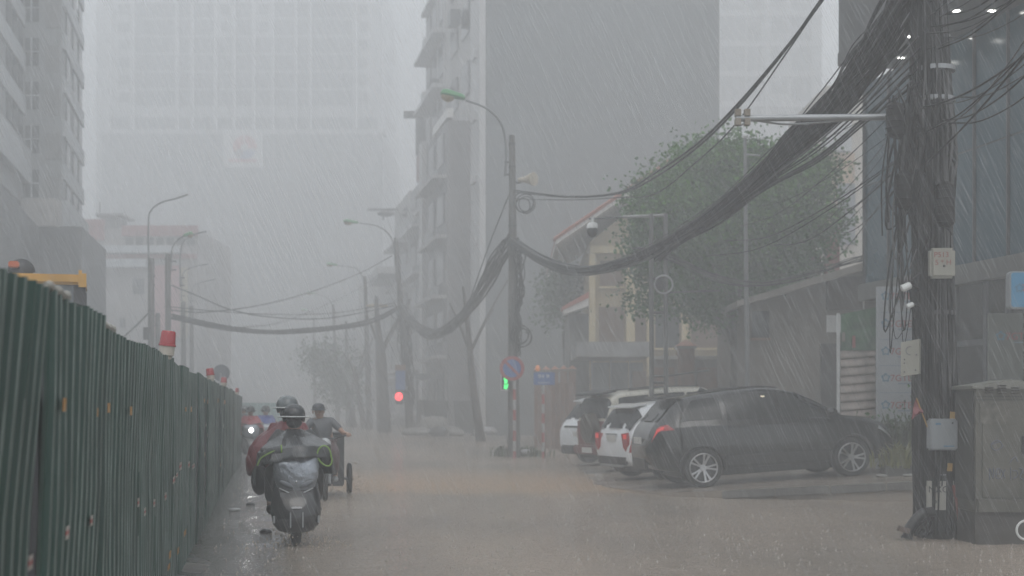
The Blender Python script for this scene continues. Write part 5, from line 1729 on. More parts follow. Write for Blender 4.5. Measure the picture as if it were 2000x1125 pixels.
# long camera arm
ca = thing('camera_boom', 'long steel arm with two box brackets reaching left from the near pole', 'arm', P(1790, 229, ZU))
MB().cyl(P(1437, 232, ZU - 0.1), P(1800, 228, ZU), 0.038, n=10).build('pipe', M_GALV, ca, world=True, smooth=True)
for px in (1441, 1459):
    MB().box(P(px, 221, ZU - 0.1), (0.065, 0.09, 0.075)).build('bracket_upper', mat('rusty bracket', (0.2, 0.17, 0.13), 0.5), ca, world=True)
    MB().box(P(px, 239, ZU - 0.1), (0.065, 0.09, 0.075)).build('bracket_lower', MATS['rusty bracket'], ca, world=True)
MB().tube(spline([P(1445, 246, ZU - 0.1), P(1470, 236, ZU - 0.1), P(1530, 243, ZU), P(1600, 240, ZU), P(1690, 232, ZU)], 6), 0.012, 6).build('cable', M_GALV, ca, world=True, smooth=True)

# foot of the pole: ducts and a red hose
dk = thing('cable_duct', 'black bent ducts and loose cables spilling from the foot of the near pole', 'duct', P(1790, 1045, ZU))
MB().tube(spline([P(1822, 1000, ZU - 0.25), P(1800, 1005, ZU - 0.3), P(1778, 1030, ZU - 0.35), P(1772, 1052, ZU - 0.35)], 6), 0.06, 10).build('duct', M_BLACK, dk, world=True, smooth=True)
for i in range(9):
    a = P(1818 + rn.uniform(-3, 4), 1005 + rn.uniform(0, 25), ZU - 0.3)
    c = P(1785 + rn.uniform(-25, 25), 1046 + rn.uniform(-2, 4), ZU - 0.4 + rn.uniform(-0.2, 0.2))
    c.z = max(0.01, c.z)
    MB().tube(spline([a, a.lerp(c, 0.5) + Vector((rn.uniform(-0.05, 0.05), 0, rn.uniform(-0.06, 0.05))), c], 5), rn.choice((0.01, 0.014, 0.018)), 6).build('loose_cable', M_CABLE, dk, world=True, smooth=True)
MB().box(P(1765, 1035, ZU - 0.4), (0.12, 0.1, 0.06), ry=0.3).build('duct_end', mat('muddy brown', (0.1, 0.07, 0.055), 0.5), dk, world=True)
MB().tube(spline([P(1800, 870, ZX), P(1795, 930, ZX), P(1800, 975, ZX), P(1812, 1005, ZX)], 6), 0.01, 6).build('hanging_cable', M_CABLE, dk, world=True, smooth=True)
hz_ = one('red_conduit', 'faded red conduit running down the right foot of the near pole', 'conduit',
          MB().tube(spline([P(1866, 948, ZX + 0.1), P(1874, 985, ZX + 0.05), P(1880, 1035, ZX)], 6), 0.045, 10), mat('faded red plastic', (0.2, 0.06, 0.05), 0.5), P(1880, 1040, ZX), smooth=True)

# ================================================================ telecom cabinet
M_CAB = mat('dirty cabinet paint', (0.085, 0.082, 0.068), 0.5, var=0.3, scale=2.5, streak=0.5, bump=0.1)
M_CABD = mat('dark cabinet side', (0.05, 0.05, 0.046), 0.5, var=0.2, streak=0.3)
ZK2 = 15.6
kx0, kx1 = PX(1908, ZK2), PX(2075, ZK2)
kz0, kz1 = PH(1000, ZK2), PH(760, ZK2)
kb = thing('telecom_cabinet', 'dirty grey-green telecom cabinet with louvres and graffiti beside the near pole', 'cabinet', ((kx0 + kx1) / 2, ZK2 + 0.3, 0))
sh_ = Vector((-0.055, 1, 0)) * 0.62          # depth direction (the side that shows runs back and left)
pl_ = [Vector((kx0, ZK2, 0)), Vector((kx1, ZK2, 0)), Vector((kx1, ZK2, 0)) + sh_, Vector((kx0, ZK2, 0)) + sh_]


def kslab(z0, z1, grow, nm, m_, par=None):
    c = sum(pl_, Vector()) / 4
    q = [c + (p - c) * (1 + grow) for p in pl_]
    return MB().prism([Vector((p.x, p.y, z0)) for p in q], (0, 0, z1 - z0)).build(nm, m_, par or kb, world=True)


MB().prism([Vector((kx0 - 0.02, ZK2 - 0.02, kz0)), Vector((kx1, ZK2 - 0.02, kz0)), Vector((kx1, ZK2 + 0.64, kz0)), Vector((kx0 - 0.03, ZK2 + 0.64, kz0))], (0, 0, kz1 - kz0)).build('body', M_CAB, kb, world=True)
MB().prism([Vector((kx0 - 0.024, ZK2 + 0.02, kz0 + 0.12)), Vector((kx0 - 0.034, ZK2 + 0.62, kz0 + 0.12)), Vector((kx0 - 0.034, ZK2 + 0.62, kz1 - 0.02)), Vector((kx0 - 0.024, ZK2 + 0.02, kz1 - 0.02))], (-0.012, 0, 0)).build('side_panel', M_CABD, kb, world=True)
zr0, zr1 = kz1, PH(742, ZK2)
xm = PX(1975, ZK2)
MB().prism([Vector((kx0 - 0.06, ZK2 - 0.05, zr0)), Vector((kx1 + 0.05, ZK2 - 0.05, zr0)), Vector((kx1 + 0.05, ZK2 - 0.05, zr0 + 0.02)), Vector((xm, ZK2 - 0.05, zr1)), Vector((kx0 - 0.06, ZK2 - 0.05, zr0 + 0.035))], (-0.01, 0.72, 0)).build('roof', mat('cabinet roof', (0.15, 0.15, 0.13), 0.45, var=0.15), kb, world=True)
dr = MB().bx(kx0 + 0.05, kx1 - 0.05, ZK2 - 0.035, ZK2 - 0.021, kz0 + 0.16, kz1 - 0.13).build('door', M_CAB, kb, world=True)
for z in (kz1 - 0.09, kz1 - 0.125):
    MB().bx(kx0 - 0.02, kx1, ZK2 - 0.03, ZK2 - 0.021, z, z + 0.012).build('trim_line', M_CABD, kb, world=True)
for gx in (1932, 1957, 1983):
    for i in range(4 if gx == 1957 else 3):
        z = PH(747 + 5 * i + (0 if gx == 1957 else 4), ZK2 - 0.06)
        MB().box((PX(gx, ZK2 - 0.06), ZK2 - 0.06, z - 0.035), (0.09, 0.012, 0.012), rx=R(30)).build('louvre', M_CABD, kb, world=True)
# a torn poster and dirty patches, graffiti
MB().bx(PX(1912, ZK2), PX(1970, ZK2), ZK2 - 0.039, ZK2 - 0.036, PH(828, ZK2), PH(785, ZK2)).build('torn_poster', mat('torn paper', (0.1, 0.095, 0.08), 0.6, var=0.5, scale=9), kb, world=True)
MB().bx(PX(1993, ZK2), PX(2004, ZK2), ZK2 - 0.05, ZK2 - 0.036, PH(887, ZK2), PH(852, ZK2)).build('handle_recess', M_BLACK, kb, world=True)
M_GRAF = mat('blue graffiti', (0.085, 0.095, 0.13), 0.5, var=0.1)
gz = ZK2 - 0.039
strokes = [[(1933, 938), (1933, 915), (1940, 935), (1941, 914)], [(1946, 926), (1953, 926), (1952, 916), (1946, 918), (1946, 934), (1953, 934)], [(1956, 917), (1963, 935)], [(1963, 917), (1956, 935)],
           [(1974, 914), (1974, 938)], [(1978, 920), (1986, 920), (1987, 930), (1979, 936)], [(1990, 915), (1998, 918), (1992, 932), (1999, 938)],
           [(1935, 868), (1948, 860), (1958, 872), (1944, 880), (1936, 870), (1955, 862)], [(1972, 905), (1982, 893), (1988, 903)]]
for st in strokes:
    pp = spline([P(a, c, gz) for a, c in st], 4) if len(st) > 2 else [P(a, c, gz) for a, c in st]
    MB().tube(pp, 0.005, 4).build('graffiti_stroke', M_GRAF, kb, world=True)
MB().prism([Vector((kx0 - 0.02, ZK2 - 0.0, -0.1)), Vector((kx1, ZK2 - 0.0, -0.1)), Vector((kx1, ZK2 + 0.6, -0.1)), Vector((kx0 - 0.03, ZK2 + 0.6, -0.1))], (0, 0, kz0 + 0.098)).build('plinth', mat('dark wet plinth', (0.055, 0.05, 0.045), 0.4, var=0.3), kb, world=True)
MB().bx(kx0 + 0.0, kx1, ZK2 - 0.05, ZK2 - 0.022, kz0 - 0.0, kz0 + 0.14).build('base_panel', M_CAB, kb, world=True)
one('white_hose', 'white hose loop lying at the right edge before the cabinet plinth', 'hose', MB().torus(P(2004, 1036, ZK2 - 0.4), 0.1, 0.013, 'Y', 24, 8), M_WHITE, P(2004, 1056, ZK2 - 0.4), smooth=True)

# blue shop sign sticking in at the right edge
ZBS = 19.0
bs = thing('shop_sign', 'blue rounded shop sign with pale rim at the right edge', 'sign', P(2010, 602, ZBS))


def rrect(x0, x1, z0, z1, r, y, n=5):
    out_ = []
    for cx, cz, st in ((x1 - r, z1 - r, 0), (x0 + r, z1 - r, 90), (x0 + r, z0 + r, 180), (x1 - r, z0 + r, 270)):
        for k in range(n + 1):
            a_ = R(st + 90 * k / n)
            out_.append(Vector((cx + r * math.cos(a_), y, cz + r * math.sin(a_))))
    return out_


xa, xb, za, zb_ = PX(1972, ZBS), PX(2060, ZBS), PH(603, ZBS), PH(530, ZBS)
MB().prism(rrect(xa, xb, za, zb_, 0.045, ZBS), (0, 0.14, 0)).build('rim', M_BOXG, bs, world=True)
MB().prism(rrect(xa + 0.02, xb - 0.02, za + 0.02, zb_ - 0.02, 0.035, ZBS - 0.012), (0, 0.0115, 0)).build('face', mat('sign sky blue', (0.05, 0.22, 0.38), 0.35, var=0.05), bs, world=True)
star(P(1991, 563, ZBS - 0.016), 0.06, Vector((1, 0, 0)), Vector((0, 0, 1)), Vector((0, -1, 0)), M_LBLUE, bs)
text('lettering', '7GTEL', 0.13, frame(P(1996, 569, ZBS - 0.016), (1, 0, 0), (0, 0, 1)), M_LRED, bs)
MB().cyl(P(2060, 566, ZBS + 0.07), Vector((8.6, ZBS + 0.4, PH(566, ZBS))), 0.03, n=8).build('bracket', M_DARKMETAL, bs, world=True)
MB().cyl(P(2060, 540, ZBS + 0.07), Vector((8.6, ZBS + 0.4, PH(540, ZBS))), 0.03, n=8).build('bracket', M_DARKMETAL, bs, world=True)

# ================================================================ overhead cables
rn = random.Random(33)


def bundle(label, spine, n, spread, radii, mats, cat='cables', wob=1.0, nsub=8, base=None):
    """many cables following one sagging line"""
    sp = spline(spine, nsub)
    t = thing('cable_bundle', label, cat, base or sp[-1], 0, 'overhead cable bundles')
    m_ = len(sp) - 1
    for i in range(n):
        a_ = rn.uniform(0, 2 * PI)
        r_ = math.sqrt(rn.random())
        pts = []
        for k, p in enumerate(sp):
            f_ = k / m_
            s_ = spread[0] + (spread[1] - spread[0]) * f_ if len(spread) == 2 else (spread[0] * (1 - f_) ** 2 + spread[1] * 2 * f_ * (1 - f_) * 1.0 + spread[2] * f_ ** 2)
            w1 = noise.noise(Vector((i * 7.3, f_ * 5 * wob, 0)))
            w2 = noise.noise(Vector((i * 7.3, f_ * 5 * wob, 9)))
            pts.append(p + Vector((math.cos(a_) * r_ * s_ + w1 * s_ * 0.7, rn.uniform(-0.02, 0.02), math.sin(a_) * r_ * s_ + w2 * s_ * 0.7)))
        MB().tube(pts, rn.choice(radii), 5, cap=False).build('cable', mats[i % len(mats)], t, world=True, smooth=True)
    return t


def zq_(px, a=(1790, 16.3), b=(1000, 43.0)):
    """depth along a straight span between two poles, from the pixel column"""
    xa, xb = PX(*a), PX(*b)
    k = (px - 1000) / F
    f_ = (xa - k * a[1]) / (k * (b[1] - a[1]) - (xb - xa))
    return a[1] + f_ * (b[1] - a[1])


sp = [(1815, -75), (1745, 45), (1700, 110), (1640, 190), (1560, 270), (1490, 340), (1400, 415), (1310, 472), (1220, 512), (1130, 528), (1060, 508), (1002, 470)]
CM = [M_CABLE, M_CABLE, cm[1], M_CABLE, M_CABLE, cm[1], M_CABLE]
bundle('huge black cable bundle sagging from the near pole to the loudspeaker pole', [P(a, c, zq_(min(a, 1790))) for a, c in sp], 30, (0.26, 0.12, 0.09), (0.009, 0.012, 0.016, 0.02), CM, base=P(1800, -40, 16.3))
sp2 = [(1812, -70), (1745, 52), (1695, 120), (1640, 195), (1560, 276), (1490, 345), (1400, 418), (1330, 462), (1285, 500)]
bundle('second cable bundle pressed into the big one, ending at the gantry', [P(a, c, zq_(min(a, 1790))) for a, c in sp2], 30, (0.26, 0.17, 0.1), (0.009, 0.012, 0.016, 0.02), CM, base=P(1800, -40, 16.3))
# looser, paler strands under the big bundle
for i in range(12):
    dz = rn.uniform(15, 90)
    lab_pts = [(1790 + rn.uniform(-15, 15), 40 + dz * 1.8), (1690, 175 + dz), (1600, 262 + dz * 0.8), (1520, 330 + dz * 0.4), (1440, 395 + dz * 0.15), (1330, 468)]
    pp = [P(a, c, zq_(min(a, 1790)) - 0.1) for a, c in lab_pts]
    one('loose_cable', 'loose strand below the huge cable bundle near the camera arm', 'cable', MB().tube(spline(pp, 6), rn.choice((0.006, 0.009, 0.012)), 5), cm[i % 5], pp[0], group='loose strands under the big bundle', smooth=True)
# three wires from high on the near pole to the loudspeaker pole
for dy, r_, lab in ((0, 0.022, 'upper of the three high wires slanting to the loudspeaker pole'), (7, 0.02, 'middle of the three high wires slanting to the loudspeaker pole'), (34, 0.012, 'lowest thin one of the three high wires')):
    pp = [(1800, -285 + dy), (1605, -2 + dy * 0.2), (1540, 88 + dy * 0.3), (1440, 205 + dy), (1360, 283 + dy), (1280, 338 + dy * 1.2), (1210, 376 + dy * 0.3), (1110, 384 + dy * 0.2), (1004, 372 + dy * 0.5)]
    pp = [P(a, c, zq_(min(a, 1790))) for a, c in pp]
    one('overhead_wire', lab, 'wire', MB().tube(spline(pp, 6), r_, 6), M_CABLE, pp[-1], group='high wires to the loudspeaker pole', smooth=True)
# pole 1 onward
sp = [(998, 468, 43), (965, 520, 46), (925, 590, 52), (885, 635, 58), (845, 652, 64), (810, 632, 70), (785, 600, 75.5)]
bundle('sagging cable bundle between the loudspeaker pole and the leaning pole', [P(*q) for q in sp], 30, (0.26, 0.2, 0.22), (0.014, 0.02, 0.026), CM)
sp = [(785, 598, 75.5), (740, 622, 72), (690, 636, 70), (600, 646, 67), (520, 648, 65), (440, 640, 63), (335, 618, 60)]
bundle('cable bundle strung across the street from the leaning pole to the left poles', [P(*q) for q in sp], 20, (0.14, 0.1, 0.1), (0.014, 0.02, 0.024), CM)
sp = [(1690, 506, 30), (1640, 520, 30.5), (1560, 545, 31), (1480, 558, 31.5), (1400, 545, 32), (1310, 505, 32), (1240, 488, 31)]
bundle('thin pale cable bundle sagging along the shed roof to the gantry', [P(*q) for q in sp], 9, (0.1, 0.08, 0.08), (0.008, 0.012), [cm[3], cm[1], M_CABLE])
sp = [(1002, 478, 42.8), (1010, 540, 42.7), (1006, 620, 42.7), (1008, 690, 42.7)]
bundle('vertical tangle of cables hanging down the loudspeaker pole', [P(*q) for q in sp], 16, (0.3, 0.2, 0.16), (0.012, 0.018), CM, wob=2)
sp = [(782, 598, 75.6), (790, 650, 75.6), (796, 720, 75.6), (801, 790, 75.6)]
bundle('thick tangle of cables hanging down the leaning pole', [P(*q) for q in sp], 18, (0.55, 0.35, 0.25), (0.02, 0.03), CM, wob=2)
for lab, pts, r_ in (('high wire crossing the street from the leaning pole roof to the left', [(766, 500, 76), (700, 535, 75), (600, 573, 72), (500, 598, 68), (400, 610, 64), (330, 606, 62)], 0.03),
                     ('second wire crossing above the street, from the far right pole', [(752, 530, 92), (690, 570, 90), (610, 607, 86), (540, 632, 80), (470, 640, 74)], 0.025),
                     ('wire curving from the second left pole down across the street', [(330, 556, 62), (390, 580, 64), (450, 605, 66), (530, 620, 69), (640, 622, 72), (770, 598, 76)], 0.03),
                     ('lower wire curving across the street beneath the first curve', [(335, 600, 62), (420, 608, 64), (520, 614, 68), (650, 612, 72), (770, 592, 76)], 0.022),
                     ('guy wire slanting down behind the fence at left', [(292, 610, 57), (262, 640, 55), (238, 662, 53)], 0.035),
                     ('guy wire slanting from the loudspeaker pole down to the left', [(998, 372, 43), (955, 480, 47), (920, 580, 50)], 0.02),
                     ('thin wire slanting right from the near pole past the downlights', [(1800, 330, 16.4), (1880, 250, 15), (1960, 160, 13.5), (2040, 60, 12)], 0.012),
                     ('thicker wire slanting up right from the near pole', [(1790, 215, 16.4), (1870, 190, 15.5), (1950, 145, 14.5), (2050, 70, 13)], 0.014),
                     ('low thin wire sagging right from the near pole', [(1862, 190, 16.4), (1930, 185, 15.5), (2030, 130, 14)], 0.008)):
    pp = [P(*q) for q in pts]
    one('overhead_wire', lab, 'wire', MB().tube(spline(pp, 6), r_, 5), M_CABLE, pp[-1], smooth=True)
# many wires fanning to the right out of the top of the near pole
for i in range(16):
    y0 = rn.uniform(-60, 260)
    x1_ = rn.uniform(2005, 2060)
    y1 = y0 - rn.uniform(-10, 190)
    a, c = P(rn.uniform(1795, 1850), y0 + rn.uniform(20, 90), 16.3), P(x1_, y1, rn.uniform(12.5, 15))
    pp = [a, a.lerp(c, 0.35) - Vector((0, 0, 0.12)), a.lerp(c, 0.7) - Vector((0, 0, 0.1)), c]
    one('fanning_wire', 'thin wire fanning right from the top of the near pole', 'wire', MB().tube(spline(pp, 6), rn.choice((0.005, 0.007, 0.01)), 5), cm[rn.choice((0, 0, 1))], a, group='wires fanning right from the near pole', smooth=True)
for i in range(12):
    y0 = rn.uniform(170, 330)
    a = P(1785, y0, 16.3)
    c = P(rn.uniform(1330, 1640), rn.uniform(300, 520), rn.uniform(24, 31))
    pp = [a, a.lerp(c, 0.3) - Vector((0, 0, 0.22)), a.lerp(c, 0.65) - Vector((0, 0, 0.3)), c]
    one('service_wire', 'thin service wire leaving the near pole to the left under the camera arm', 'wire', MB().tube(spline(pp, 6), rn.choice((0.004, 0.006, 0.008)), 5), cm[rn.choice((0, 0, 1))], a, group='service wires left of the near pole', smooth=True)
# cable coils on pole 1
for px, py, r_, lab in ((1018, 655, 0.3, 'cable coil hung on the loudspeaker pole above the sign'), (1025, 400, 0.28, 'cable coil tangled under the loudspeaker')):
    mb = MB()
    for k in range(4):
        mb.torus(P(px + rn.uniform(-4, 4), py + rn.uniform(-5, 5), 42.6 + 0.05 * k), r_ * rn.uniform(0.75, 1.1), 0.016, 'Y', 22, 5)
    one('cable_coil', lab, 'cable coil', mb, M_CABLE, P(px, py, 42.6), group='cable coils', smooth=True)
# ================================================================ cars
def interp(tab, x):
    if x <= tab[0][0]:
        return tab[0][1]
    for (a, va), (b, vb) in zip(tab, tab[1:]):
        if x <= b:
            t = (x - a) / (b - a)
            return va + (vb - va) * t
    return tab[-1][1]


def sm(tab, x, w=0.06):
    return (interp(tab, x - w) + 2 * interp(tab, x) + interp(tab, x + w)) / 4


class Car:
    """a car body as one surface S(x, v); x along the car (front +), v from floor to roof middle"""

    def __init__(s, top, belt, low, wid, rtop, L0, L1):
        s.top, s.belt, s.low, s.wid, s.rtop, s.L0, s.L1 = top, belt, low, wid, rtop, L0, L1

    def ctrl(s, x):
        tp = sm(s.top, x)
        lo = interp(s.low, x)
        be = min(sm(s.belt, x), tp - 0.03)
        lo = min(lo, be - 0.05)
        w = sm(s.wid, x, 0.03)
        wt = min(sm(s.rtop, x, 0.08), w * 0.95)
        h = be - lo
        gz = tp - be
        return [(0, lo), (w * 0.55, lo), (w * 0.88, lo + 0.02), (w * 0.965, lo + h * 0.16), (w, lo + h * 0.42), (w * 0.995, lo + h * 0.72), (w * 0.985, lo + h * 0.9), (w * 0.955, be),
                (w * 0.955 + (wt - w * 0.955) * 0.5 + 0.012, be + gz * 0.47), (wt, be + gz * 0.86), (wt * 0.84, be + gz * 0.965), (wt * 0.45, tp - 0.004), (0, tp)]

    def pt(s, x, v):
        c = s.ctrl(x)
        n = len(c) - 1
        v = max(0, min(n - 1e-6, v))
        i = int(v)
        t = v - i
        a, b = c[max(0, i - 1)], c[i]
        d, e = c[i + 1], c[min(n, i + 2)]
        r = [0.5 * ((2 * b[k]) + (d[k] - a[k]) * t + (2 * a[k] - 5 * b[k] + 4 * d[k] - e[k]) * t * t + (3 * b[k] - a[k] - 3 * d[k] + e[k]) * t ** 3) for k in (0, 1)]
        return Vector((x, max(0, r[0]), r[1]))

    def P(s, x, v, side=-1, off=0.0):
        p = s.pt(x, v)
        if off:
            e = 0.01
            du = s.pt(x + e, v) - s.pt(x - e, v)
            dv = s.pt(x, v + 0.05) - s.pt(x, v - 0.05)
            n = dv.cross(du)
            if n.length > 1e-9:
                n.normalize()
                if n.y < 0 and p.y > 0.3:
                    n = -n
                if p.y <= 0.3 and n.z < 0:
                    n = -n
                p = p + n * off
        return Vector((p.x, p.y * side, p.z))

    def body(s, name, m_, parent, wheels, arch):
        xs = []
        N = 96
        for i in range(N + 1):
            f = i / N
            xs.append(s.L0 + (s.L1 - s.L0) * f)
        # finer ends
        e = [0.004, 0.015, 0.03]
        xs = sorted(set([s.L0] + [s.L0 + q for q in e] + xs[1:-1] + [s.L1 - q for q in e] + [s.L1]))
        vv = [k / 3 for k in range(0, 37)]
        loops = []
        for x in xs:
            half = [s.P(x, v, -1) for v in vv]
            loops.append(half + [Vector((p.x, -p.y, p.z)) for p in reversed(half[1:-1])])
        mb = MB().loft(loops)
        o = mb.build(name, m_, parent, smooth=True)
        cut = MB()
        for wx in wheels:
            for sd in (-1, 1):
                cut.cyl((wx, sd * 0.62, arch[1]), (wx, sd * 1.2, arch[1]), arch[0], n=40)
        co = cut.build('cutter', m_)
        md = o.modifiers.new('arch', 'BOOLEAN')
        md.object = co
        md.operation = 'DIFFERENCE'
        md.solver = 'EXACT'
        co.matrix_world = Matrix()
        # evaluate in the car's own frame
        par = o.parent
        o.parent = None
        dg = bpy.context.evaluated_depsgraph_get()
        me = bpy.data.meshes.new_from_object(o.evaluated_get(dg))
        o.modifiers.clear()
        old = o.data
        o.data = me
        bpy.data.meshes.remove(old)
        o.parent = par
        bpy.data.objects.remove(co)
        try:
            me.set_sharp_from_angle(angle=R(35))
        except Exception:
            pass
        return o

    def patch(s, name, m_, parent, x0, x1, v0, v1, side=-1, off=0.006, nu=14, nv=8, top=None):
        """a piece lying on the body; x0/x1 are (at v0, at v1)"""
        def row(o_):
            V = []
            for j in range(nv + 1):
                g = j / nv
                v = v0 + (v1 - v0) * g
                a = x0[0] + (x0[1] - x0[0]) * g
                b = x1[0] + (x1[1] - x1[0]) * g
                for i in range(nu + 1):
                    V.append(s.P(a + (b - a) * i / nu, v, side, o_))
            return V
        fs = [(j * (nu + 1) + i, j * (nu + 1) + i + 1, (j + 1) * (nu + 1) + i + 1, (j + 1) * (nu + 1) + i) for j in range(nv) for i in range(nu)]
        mb = MB().add(row(off), fs)
        return mb.build(name, m_, parent, smooth=True)

    def across(s, name, m_, parent, x0, x1, v0, off=0.018, nu=14, nv=24):
        """a piece spanning the roof line from side to side (windscreen, rear window, lid)"""
        V = []
        vs = [v0 + (12 - v0) * k / (nv // 2) for k in range(nv // 2 + 1)]
        cols = [(v, -1) for v in vs] + [(v, 1) for v in reversed(vs[:-1])]
        for v, sd in cols:
            for i in range(nu + 1):
                V.append(s.P(x0 + (x1 - x0) * i / nu, v, sd, off))
        m = nu + 1
        fs = [(j * m + i, j * m + i + 1, (j + 1) * m + i + 1, (j + 1) * m + i) for j in range(len(cols) - 1) for i in range(nu)]
        return MB().add(V, fs).build(name, m_, parent, smooth=True)


def wheel_meshes(r, w, rim_r, m_rim, spokes):
    ty = MB()
    prof = [(rim_r * 0.97, -w / 2 * 0.9), (rim_r * 1.05, -w / 2), (r * 0.93, -w / 2), (r, -w / 2 * 0.72), (r, w / 2 * 0.72), (r * 0.93, w / 2), (rim_r * 1.05, w / 2), (rim_r * 0.97, w / 2 * 0.9)]
    n = 36
    loops = [[Vector((q[0] * math.cos(2 * PI * k / n), q[1], q[0] * math.sin(2 * PI * k / n))) for q in prof] for k in range(n)]
    loops.append(loops[0])
    ty.loft(loops, cap=False, closed=False)
    rm = MB()
    y = -w / 2
    # lip
    rm.torus((0, y * 0.9, 0), rim_r * 0.965, 0.013, 'Y', 36, 8)
    rm.cyl((0, y * 0.86, 0), (0, y * 0.6, 0), 0.055, 0.06, 20)
    for k in range(spokes):
        for da in (-0.1, 0.1):
            a = 2 * PI * k / spokes + da
            u = Vector((math.cos(a), 0, math.sin(a)))
            a2 = 2 * PI * k / spokes + da * 1.9
            u2 = Vector((math.cos(a2), 0, math.sin(a2)))
            p0, p1 = u * 0.045, u2 * (rim_r * 0.95)
            t = Vector((-math.sin(a), 0, math.cos(a)))
            lo = []
            for p, hw, yy in ((p0, 0.018, y * 0.72), (p0.lerp(p1, 0.5), 0.014, y * 0.83), (p1, 0.019, y * 0.93)):
                lo.append([p + t * hw + Vector((0, yy, 0)), p - t * hw + Vector((0, yy, 0)), p - t * hw * 0.8 + Vector((0, yy + 0.03, 0)), p + t * hw * 0.8 + Vector((0, yy + 0.03, 0))])
            rm.loft(lo)
    dk = MB().cyl((0, y * 0.5, 0), (0, y * 0.35, 0), rim_r * 0.97, n=28)
    dk.cyl((0, y * 0.55, 0), (0, y * 0.5, 0), rim_r * 0.62, n=28)
    return ty, rm, dk


def add_wheels(car, xs, y, r, w, rim_r, m_rim, spokes):
    first = True
    for x in xs:
        for sd in (-1, 1):
            e = bpy.data.objects.new('wheel', None)
            COL.objects.link(e)
            e.parent = car
            e.empty_display_size = 0.1
            e.location = (x, sd * y, r)
            e.rotation_euler = (0, 0, 0 if sd < 0 else PI)
            if first:
                ty, rm, dk = wheel_meshes(r, w, rim_r, m_rim, spokes)
                meshes = [('tyre', ty.build('tyre', M_TYRE, e, smooth=True)), ('rim', rm.build('rim', m_rim, e, smooth=True)), ('brake_disc', dk.build('brake_disc', M_DARKMETAL, e))]
                first = False
            else:
                for nm, src in meshes:
                    c = bpy.data.objects.new(nm, src.data)
                    COL.objects.link(c)
                    c.parent = e


M_TINT = mat('tinted car glass', (0.02, 0.022, 0.024), 0.2, var=0.05, spec=0.3)
M_TAIL = mat('tail lamp red', (0.35, 0.012, 0.016), 0.15, var=0.1, spec=0.7)
M_TAILON = mat('tail lamp lit', (0.6, 0.02, 0.02), 0.3, var=0, emit=((1.0, 0.05, 0.045), 0.22))
M_HEADL = mat('headlamp glass', (0.45, 0.47, 0.48), 0.1, var=0.1, spec=0.7)
M_PLATE = mat('number plate', (0.55, 0.55, 0.53), 0.4, var=0.1)
M_RIM = mat('alloy rim', (0.5, 0.5, 0.51), 0.28, 0.85, var=0.08)
M_RIMD = mat('dull alloy rim', (0.25, 0.25, 0.25), 0.4, 0.5, var=0.08)
M_PLAST = mat('black plastic trim', (0.025, 0.025, 0.026), 0.5, var=0.15)
APZ = 0.04


def rear_stuff(c, o, L0, zpl, wpl=0.5):
    MB().box((L0 - 0.012, 0, zpl), (0.02, wpl, 0.12), bevel=0.004).build('number_plate', M_PLATE, o)


# ---- black SUV in front
suv = thing('parked_suv', 'black SUV with lit tail lamp and bright alloy wheels, nearest of the parked cars', 'car', (4.53, 25.86, 0.0), R(9), 'cars parked on the apron')
M_BLK = mat('black car paint', (0.004, 0.005, 0.006), 0.22, var=0.1, coat=0.6, spec=0.45)
c = Car(top=[(-2.27, 0.72), (-2.22, 0.98), (-2.12, 1.13), (-1.98, 1.26), (-1.78, 1.5), (-1.62, 1.575), (-1.2, 1.63), (-0.6, 1.675), (-0.2, 1.685), (0.12, 1.66), (0.42, 1.58), (0.78, 1.4), (1.12, 1.19), (1.27, 1.1), (1.7, 1.045), (2.05, 0.94), (2.2, 0.84), (2.27, 0.62)],
        belt=[(-2.27, 0.7), (-2.1, 1.08), (-1.5, 1.11), (0, 1.06), (1.3, 1.0), (1.9, 0.86), (2.27, 0.58)],
        low=[(-2.27, 0.5), (-2.15, 0.36), (-1.9, 0.3), (1.9, 0.27), (2.15, 0.3), (2.27, 0.42)],
        wid=[(-2.27, 0.5), (-2.24, 0.63), (-2.17, 0.74), (-2.02, 0.84), (-1.75, 0.905), (-1, 0.92), (1.2, 0.92), (1.8, 0.89), (2.05, 0.8), (2.18, 0.68), (2.27, 0.5)],
        rtop=[(-2.27, 0.6), (-1.9, 0.6), (-1.4, 0.57), (0, 0.6), (0.6, 0.62), (1.3, 0.72), (2.27, 0.5)], L0=-2.27, L1=2.27)
WX = (-1.36, 1.34)
c.body('body', M_BLK, suv, WX, (0.385, 0.35))
add_wheels(suv, WX, 0.80, 0.345, 0.225, 0.255, M_RIM, 5)
